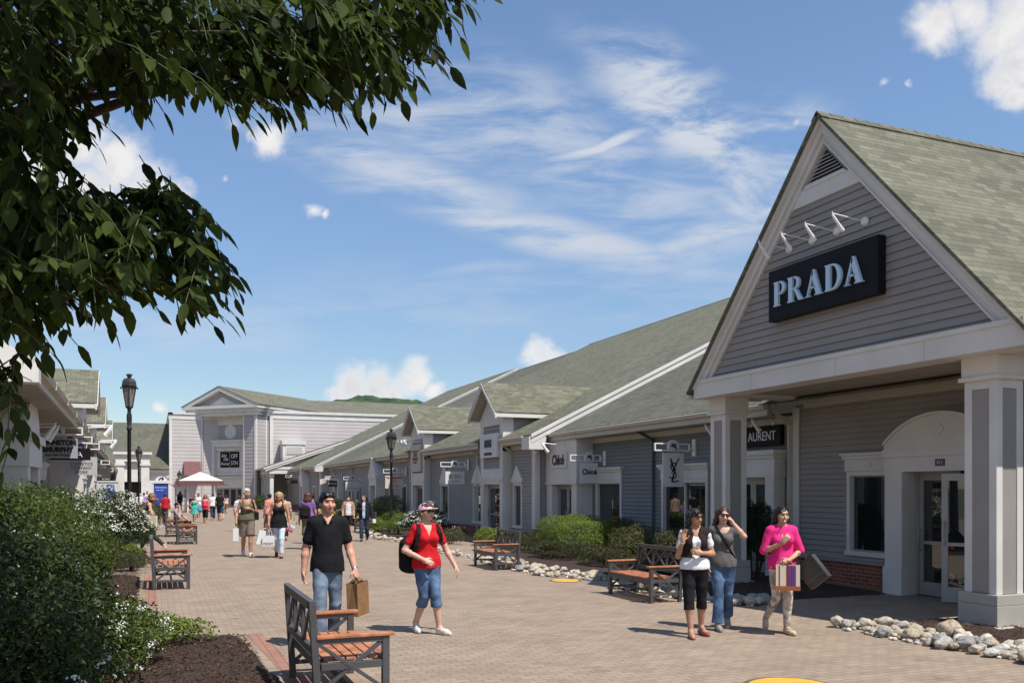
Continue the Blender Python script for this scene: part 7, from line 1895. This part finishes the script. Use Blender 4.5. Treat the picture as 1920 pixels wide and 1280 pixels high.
# seated man on the far left bench
xs, ys = .86, 38.6
s10 = dict(sex='m', skin='olive', dz=-.42, J=dict(hipR=(-.09, .0, .52), hipL=(.09, 0, .52), knR=(-.11, -.42, .52), anR=(-.11, -.40, .09), knL=(.11, -.42, .52), anL=(.11, -.36, .09), elR=(-.25, -.20, .72), wrR=(-.10, -.14, 1.02), elL=(.24, -.15, .72), wrL=(.12, -.35, .62)), handR=dict(dir=(.3, .1, 1), palm=(.5, .8, 0), curl=.8),
    wear=[dict(kind='legs', mat=C_BLK, len=1.5, wk=.08, wa=.08, name='shorts'), dict(kind='top', mat=cloth('lilac_check', (.26, .22, .28), .2, 30.), sleeve=.6, hem=.95, name='shirt'), dict(kind='hair', style='short', mat=H_BLK), dict(kind='shoes', mat=SHOE_B)])
person('man in lilac checked shirt sitting on the far left bench, hand to his face', xs, ys, PI/2-R(25), s10, scale=1.06, vox=.014)
# ---------------------------------------------------------------- far strollers
def far(label, u, v, hv, off, sex, skn, top, legs, hair, style='short', sleeve=.5, ln=1.95, hem=.88, neck='round', front='L', vox=.022, **kw):
    x, y = G(u, v) if v else GD(u, hv[1]); D = x*CS+y*CC
    h = (v-hv)*D/FPX if v else hv[0]
    w = [dict(kind='legs', mat=legs, len=ln, wk=kw.get('wk', .08), wa=kw.get('wa', .078), we=.11)] if not kw.get('dress') else []
    tp = dict(kind='top', mat=top, sleeve=sleeve, hem=hem, neck=neck, off=.016, wr=.002)
    if kw.get('dress'): tp.update(dress=kw['dress'], swing=.09, name='dress')
    w += [tp, dict(kind='hair', style=style, mat=hair, len=kw.get('hl', .2))]
    if kw.get('shoes'): w.append(dict(kind='shoes', mat=kw['shoes']))
    sp = dict(sex=sex, skin=skn, J={**walk(front, .15, .07), **kw.get('J', {})}, wear=w, bulk=kw.get('bulk', 1.04), belly=kw.get('belly'))
    return person(label, x, y, fc(x, y, off), sp, scale=h/1.70, vox=vox, group='distant strollers')
TEAL = cloth('teal', (.05, .42, .36), .12); CORAL = cloth('coral_red', (.62, .05, .09), .1); C_TURQ = cloth('turquoise', (.03, .30, .50), .15); C_NAVY = cloth('navy', (.02, .025, .06), .2)
far('woman in strapless teal dress near the vendor cart', 365, 978, 930, R(0), 'f', 'tan', TEAL, None, H_BRN, 'short', 0, hem=.7, neck='strapless', dress=.52, J=dict(elR=(-.28, -.02, 1.16), wrR=(-.20, -.1, .98), elL=(.28, -.02, 1.16), wrL=(.2, -.1, .98)))
far('woman with white top and blue bag behind the teal dress', 372, 970, 925, R(0), 'f', 'brown', C_WHITE, C_TURQ, H_BLK, 'short', .5, 1.0)
far('pregnant-looking woman in coral red tank top and black cropped trousers', 385, 980, 927, R(0), 'f', 'tan', CORAL, C_BLK, H_BLK, 'long', 0, 1.4, hem=.80, neck='tank', belly=True, bulk=1.15)
far('man in white t-shirt and dark jeans walking away beside the woman in coral', 399, 974, 925, PI, 'm', 'light', C_WHITE, DENIM_D, H_BRN, front='R')
far('person in black top and dark shorts walking away, far crowd', 412, 976, 923, PI, 'm', 'tan', C_BLK, C_NAVY, H_BLK, ln=1.05)
far('woman in turquoise top and grey skirt walking away in the far crowd', 416, 973, 935, PI+R(15), 'f', 'light', C_TURQ, C_GREY, H_BRN, 'long', .3, .9, hl=.3)
x_, W_, g_ = far('woman in pale top with a pink bag walking away, farthest of the crowd', 424, 962, 928, PI, 'f', 'tan', cloth('pale_beige', (.50, .43, .38), .1), C_KHAKI, H_BRN, 'long', .5, 1.0)
shopping_bag('handbag', 'small hot pink handbag of the farthest woman in the pale top', W_((.30, 0, 1.08)), .34, .2, .30, C_PINK, drop=.06, handle=C_PINK)
far('person in red t-shirt walking away beside the blue directory board', 310, None, (1.66, 47.), PI, 'm', 'ruddy', cloth('deep_red', (.42, .015, .03), .1), cloth('brown', (.08, .06, .05), .1), H_BRN)
far('person in white cap and white shirt beyond the left hedge', 262, None, (1.6, 60.), PI, 'm', 'light', C_WHITE, C_KHAKI, H_WHT)
far('person in lilac shirt beyond the left hedge', 270, None, (1.62, 64.), PI, 'f', 'tan', cloth('lilac', (.36, .26, .44), .1), C_NAVY, H_BLK)
far('person in pale shirt in front of the white portal column', 276, None, (1.72, 68.), 0, 'm', 'tan', cloth('off_white', (.58, .55, .52), .06), C_KHAKI, H_BRN)
far('red-haired woman at the left edge of the white portal', 221, None, (1.72, 70.), 0, 'f', 'tan', C_WHITE, C_NAVY, hairm('ginger', (.30, .07, .02)), 'long')
far('person in black at the vendor cart', 337, None, (1.72, 74.), 0, 'f', 'brown', C_BLK, C_BLK, H_BLK, 'long')
x_, W_, g_ = far('woman in salmon top half hidden behind the blonde woman', 505, None, (1.72, 36.), PI+R(30), 'f', 'tan', cloth('salmon', (.60, .25, .20), .1), C_KHAKI, H_BLK, 'short', vox=.018)
far('person in white hidden behind the white-haired woman', 448, None, (1.62, 40.), PI, 'f', 'light', C_WHITE, C_KHAKI, H_BRN, vox=.018)
far('dark-haired person in tan shirt close behind the blonde woman', 533, None, (1.70, 33.), PI, 'm', 'olive', cloth('tan', (.45, .34, .24), .1), C_BLK, H_BLK, vox=.018)
far('companion with black hair and black top just behind the woman in purple', 585, None, (1.75, 31.), PI, 'm', 'olive', C_BLK, C_NAVY, H_BLK, vox=.018)
xa, ya = 13.9, 11.1
far('shopper in pale blue shirt just inside the doorway under the portico', 1822, None, (1.66, xa*CS+ya*CC), PI, 'm', 'light', cloth('shirt_blue', (.30, .40, .62), .08), C_NAVY, H_BRN, vox=.015)
# ================================================================== the ash tree that overhangs the picture from the upper left
ASH = leaf_mat('ash_leaf', (.012, .020, .005), (.058, .088, .017), .40, .6, .12)
BARK = mat('ash_bark', (.075, .06, .048), .9, .35, 6., bump=.8, bscale=25.)
def cam_pt(u, v, D):
    x, y = GD(u, D); return np.array((x, y, EYE-(v-HV)*D/FPX))
def ash_tree():
    rng = np.random.default_rng(21); rr = random.Random(4)
    base = np.array((*GD(-420, 4.6), 0.)); r = thing('ash_tree', 'leafy ash tree overhanging the top left corner, its boughs dark against the sky', 'tree', tuple(base))
    top = base+np.array((.15, .1, 3.0))
    limbs = []
    def limb(p0, p1, r0, r1, sag=.0, n=7):
        pts = []; 
        for i in range(n+1):
            t = i/n; q = p0+(p1-p0)*t+np.array((0, 0, 1.))*(math.sin(math.pi*t)*sag)+rng.normal(0, .035, 3)*(0 < i < n); pts.append(q)
        limbs.append((pts, [r0+(r1-r0)*i/n for i in range(n+1)])); return pts
    tr = MB(); tr.tube([base-np.array((0, 0, .1)), base+(0, 0, .25), base+(.03, .02, 1.2), base+(.08, .05, 2.2), top], [.21, .155, .135, .125, .115], 14); tr.build('trunk', BARK, r)
    tips = []
    # boughs: (end point seen at u,v,depth), then leafy sprays along them
    boughs = [((820, 40), 4.6, .25), ((700, 150), 4.2, .2), ((600, -40), 4.0, .3), ((520, 120), 4.4, .15), ((430, 60), 3.7, .2), ((330, -60), 4.2, .25), ((260, 110), 4.0, .1), ((120, 60), 3.8, .1), ((60, -80), 4.4, .2),
              ((400, 500), 4.4, .35), ((380, 395), 4.1, .3), ((300, 520), 3.8, .25), ((220, 440), 4.3, .2), ((120, 400), 3.7, .15), ((70, 590), 4.1, .2), ((20, 470), 4.5, .1), ((40, 250), 3.9, .1), ((10, 720), 4.0, .15)]
    tw = []
    for (u, v), D, sag in boughs:
        p1 = cam_pt(u, v, D); hub = top+np.array((0, 0, -.3)) if v > 200 else top+np.array((.1, .1, .5))
        pts = limb(hub, p1, .045, .006, sag); tw.append(pts)
    limb(top, top+np.array((.3, .4, 2.6)), .10, .03); limb(top, top+np.array((.9, .9, 1.8)), .07, .02)
    b = MB()
    for pts, rs in limbs: b.tube(pts, rs, 7)
    # leaf positions: regions of the crown, each spray a compound leaf of 7 leaflets hanging from its stalk
    ell = []  # u, v, ru, rv, count, depth range
    ell += [(120, 90, 190, 110, 150, 3.4, 5.2), (340, 70, 200, 110, 190, 3.5, 5.2), (540, 90, 150, 105, 150, 3.7, 5.0), (650, 80, 130, 85, 95, 3.9, 5.0), (745, 40, 95, 65, 62, 4.1, 4.9), (815, 5, 55, 40, 20, 4.2, 4.8), (690, 140, 55, 42, 22, 4.0, 4.6), (480, 150, 150, 60, 70, 3.8, 4.8), (240, 130, 70, 55, 34, 3.8, 4.8), (590, 170, 50, 45, 12, 4, 4.6),
            (30, 200, 85, 130, 90, 3.5, 5.0), (10, 360, 90, 120, 80, 3.5, 4.8), (120, 480, 150, 100, 180, 3.4, 4.8), (270, 490, 120, 80, 110, 3.7, 4.7), (370, 530, 55, 55, 30, 4.0, 4.6), (315, 410, 75, 32, 30, 3.9, 4.6), (120, 420, 90, 40, 40, 3.7, 4.7), (40, 570, 80, 70, 50, 3.6, 4.5), (60, 640, 50, 40, 8, 3.6, 4.3), (5, 720, 25, 70, 10, 3.6, 4.2), (20, 830, 10, 40, 2, 3.7, 4.0), (150, 215, 45, 35, 9, 3.8, 4.4), (110, 290, 45, 30, 9, 3.8, 4.4)]
    P = []
    for u, v, ru, rv, n, d0, d1 in ell:
        for _ in range(int(n*.60)):
            a = rng.uniform(0, 2*math.pi); q = math.sqrt(rng.random()); D = rng.uniform(d0, d1)
            P.append(cam_pt(u+ru*q*math.cos(a), v+rv*q*math.sin(a)-26, D))
    # the rest of the crown: above and left of the view, where its own shade comes from
    for _ in range(1700):
        D = rng.uniform(2.6, 6.4); u = rng.uniform(-900, 760); v = rng.uniform(-1150, -10)
        if u > 330 and rng.random() < .72: continue
        if u > 150 and v > -350 and rng.random() < .4: continue
        P.append(cam_pt(u, v, D))
    for _ in range(640):      # sprays added to the crown's far side, mostly unseen, to shade the hedge
        P.append(cam_pt(rng.uniform(-280, 270), rng.uniform(-820, 110), rng.uniform(4.9, 6.7)))
    for _ in range(260):
        P.append(cam_pt(rng.uniform(-700, -40), rng.uniform(0, 620), rng.uniform(3., 5.6)))
    P = np.array(P)
    # leaflet template: pointed oval, folded along the midrib, tip drooping (5 stations x 3)
    st = [(0, .0), (.18, .30), (.45, .42), (.72, .28), (1., .0)]
    tv = []; 
    for i, (t, w) in enumerate(st):
        dz = -.16*t*t
        if w == 0: tv.append((t, 0, dz))
        else: tv += [(t, -w*.5, dz+.06*w), (t, 0, dz-.02), (t, w*.5, dz+.06*w)]
    tv = np.array(tv)       # 0 | 1 2 3 | 4 5 6 | 7 8 9 | 10
    tf = np.array([(0, 2, 1, 1), (0, 3, 2, 2), (1, 2, 5, 4), (2, 3, 6, 5), (4, 5, 8, 7), (5, 6, 9, 8), (7, 8, 10, 10), (8, 9, 10, 10)])
    VV, T3, Q4, base_i = [], [], [], 0
    stalk = MB()
    for p in P:
        az = rng.uniform(0, 2*math.pi); el = rng.uniform(-1.05, .05)
        d = np.array((math.cos(az)*math.cos(el), math.sin(az)*math.cos(el), math.sin(el))); ow = p-top; ow[2] *= .25
        d = unit(d*.75+unit(ow)*.75+np.array((0, 0, -.25))); L = rng.uniform(.20, .32)
        side = np.cross(d, (0, 0, 1)); side /= np.linalg.norm(side)+1e-9; up = np.cross(side, d)
        a0 = p-d*L*.5
        k = rng.integers(3, 5); prev = a0
        for j in range(2*k+1):
            if j == 2*k: q = a0+d*L+np.array((0, 0, -.05)); ld = unit(d+np.array((0, 0, -.5))); ln = rng.uniform(.085, .135)
            else:
                t = .02+.9*(j//2)/k; q = a0+d*L*t+np.array((0, 0, -.05*t*t)); s_ = 1 if j % 2 else -1
                ld = unit(d*.55+side*s_*.8+np.array((0, 0, -.45))+rng.normal(0, .18, 3)); ln = rng.uniform(.065, .125)
            ls = unit(np.cross(ld, np.array((0, 0, 1.))+rng.normal(0, .35, 3))); lu = np.cross(ls, ld)
            w_ = rng.uniform(.95, 1.25)
            V = q+(tv[:, :1]*ld+tv[:, 1:2]*ls*w_+tv[:, 2:3]*lu)*ln
            VV.append(V); 
            T3.append(tf[[0, 1, 6, 7]][:, :3]+base_i); Q4.append(tf[2:6]+base_i); base_i += len(tv)
        stalk.tube([a0-d*.03, a0+d*L*.5, a0+d*L+np.array((0, 0, -.05))], .0028, 3, False)
    V = np.concatenate(VV); T3 = np.concatenate(T3); Q4 = np.concatenate(Q4)
    me = bpy.data.meshes.new('foliage'); nl = T3.size+Q4.size
    loops = np.concatenate([T3.ravel(), Q4.ravel()]).astype(np.int32); starts = np.concatenate([np.arange(0, T3.size, 3), T3.size+np.arange(0, Q4.size, 4)]).astype(np.int32)
    V = V-base
    me.vertices.add(len(V)); me.vertices.foreach_set('co', V.astype(np.float32).ravel()); me.loops.add(nl); me.loops.foreach_set('vertex_index', loops)
    me.polygons.add(len(starts)); me.polygons.foreach_set('loop_start', starts); me.polygons.foreach_set('use_smooth', np.ones(len(starts), bool)); me.materials.append(ASH); me.update(calc_edges=True); me.validate()
    o = bpy.data.objects.new('foliage', me); link(o, r); reg(o, r)
    b.build('branch', BARK, r); stalk.build('leaf_stalks', mat('stalk_green', (.06, .07, .025), .7, .2), r)
ash_tree()
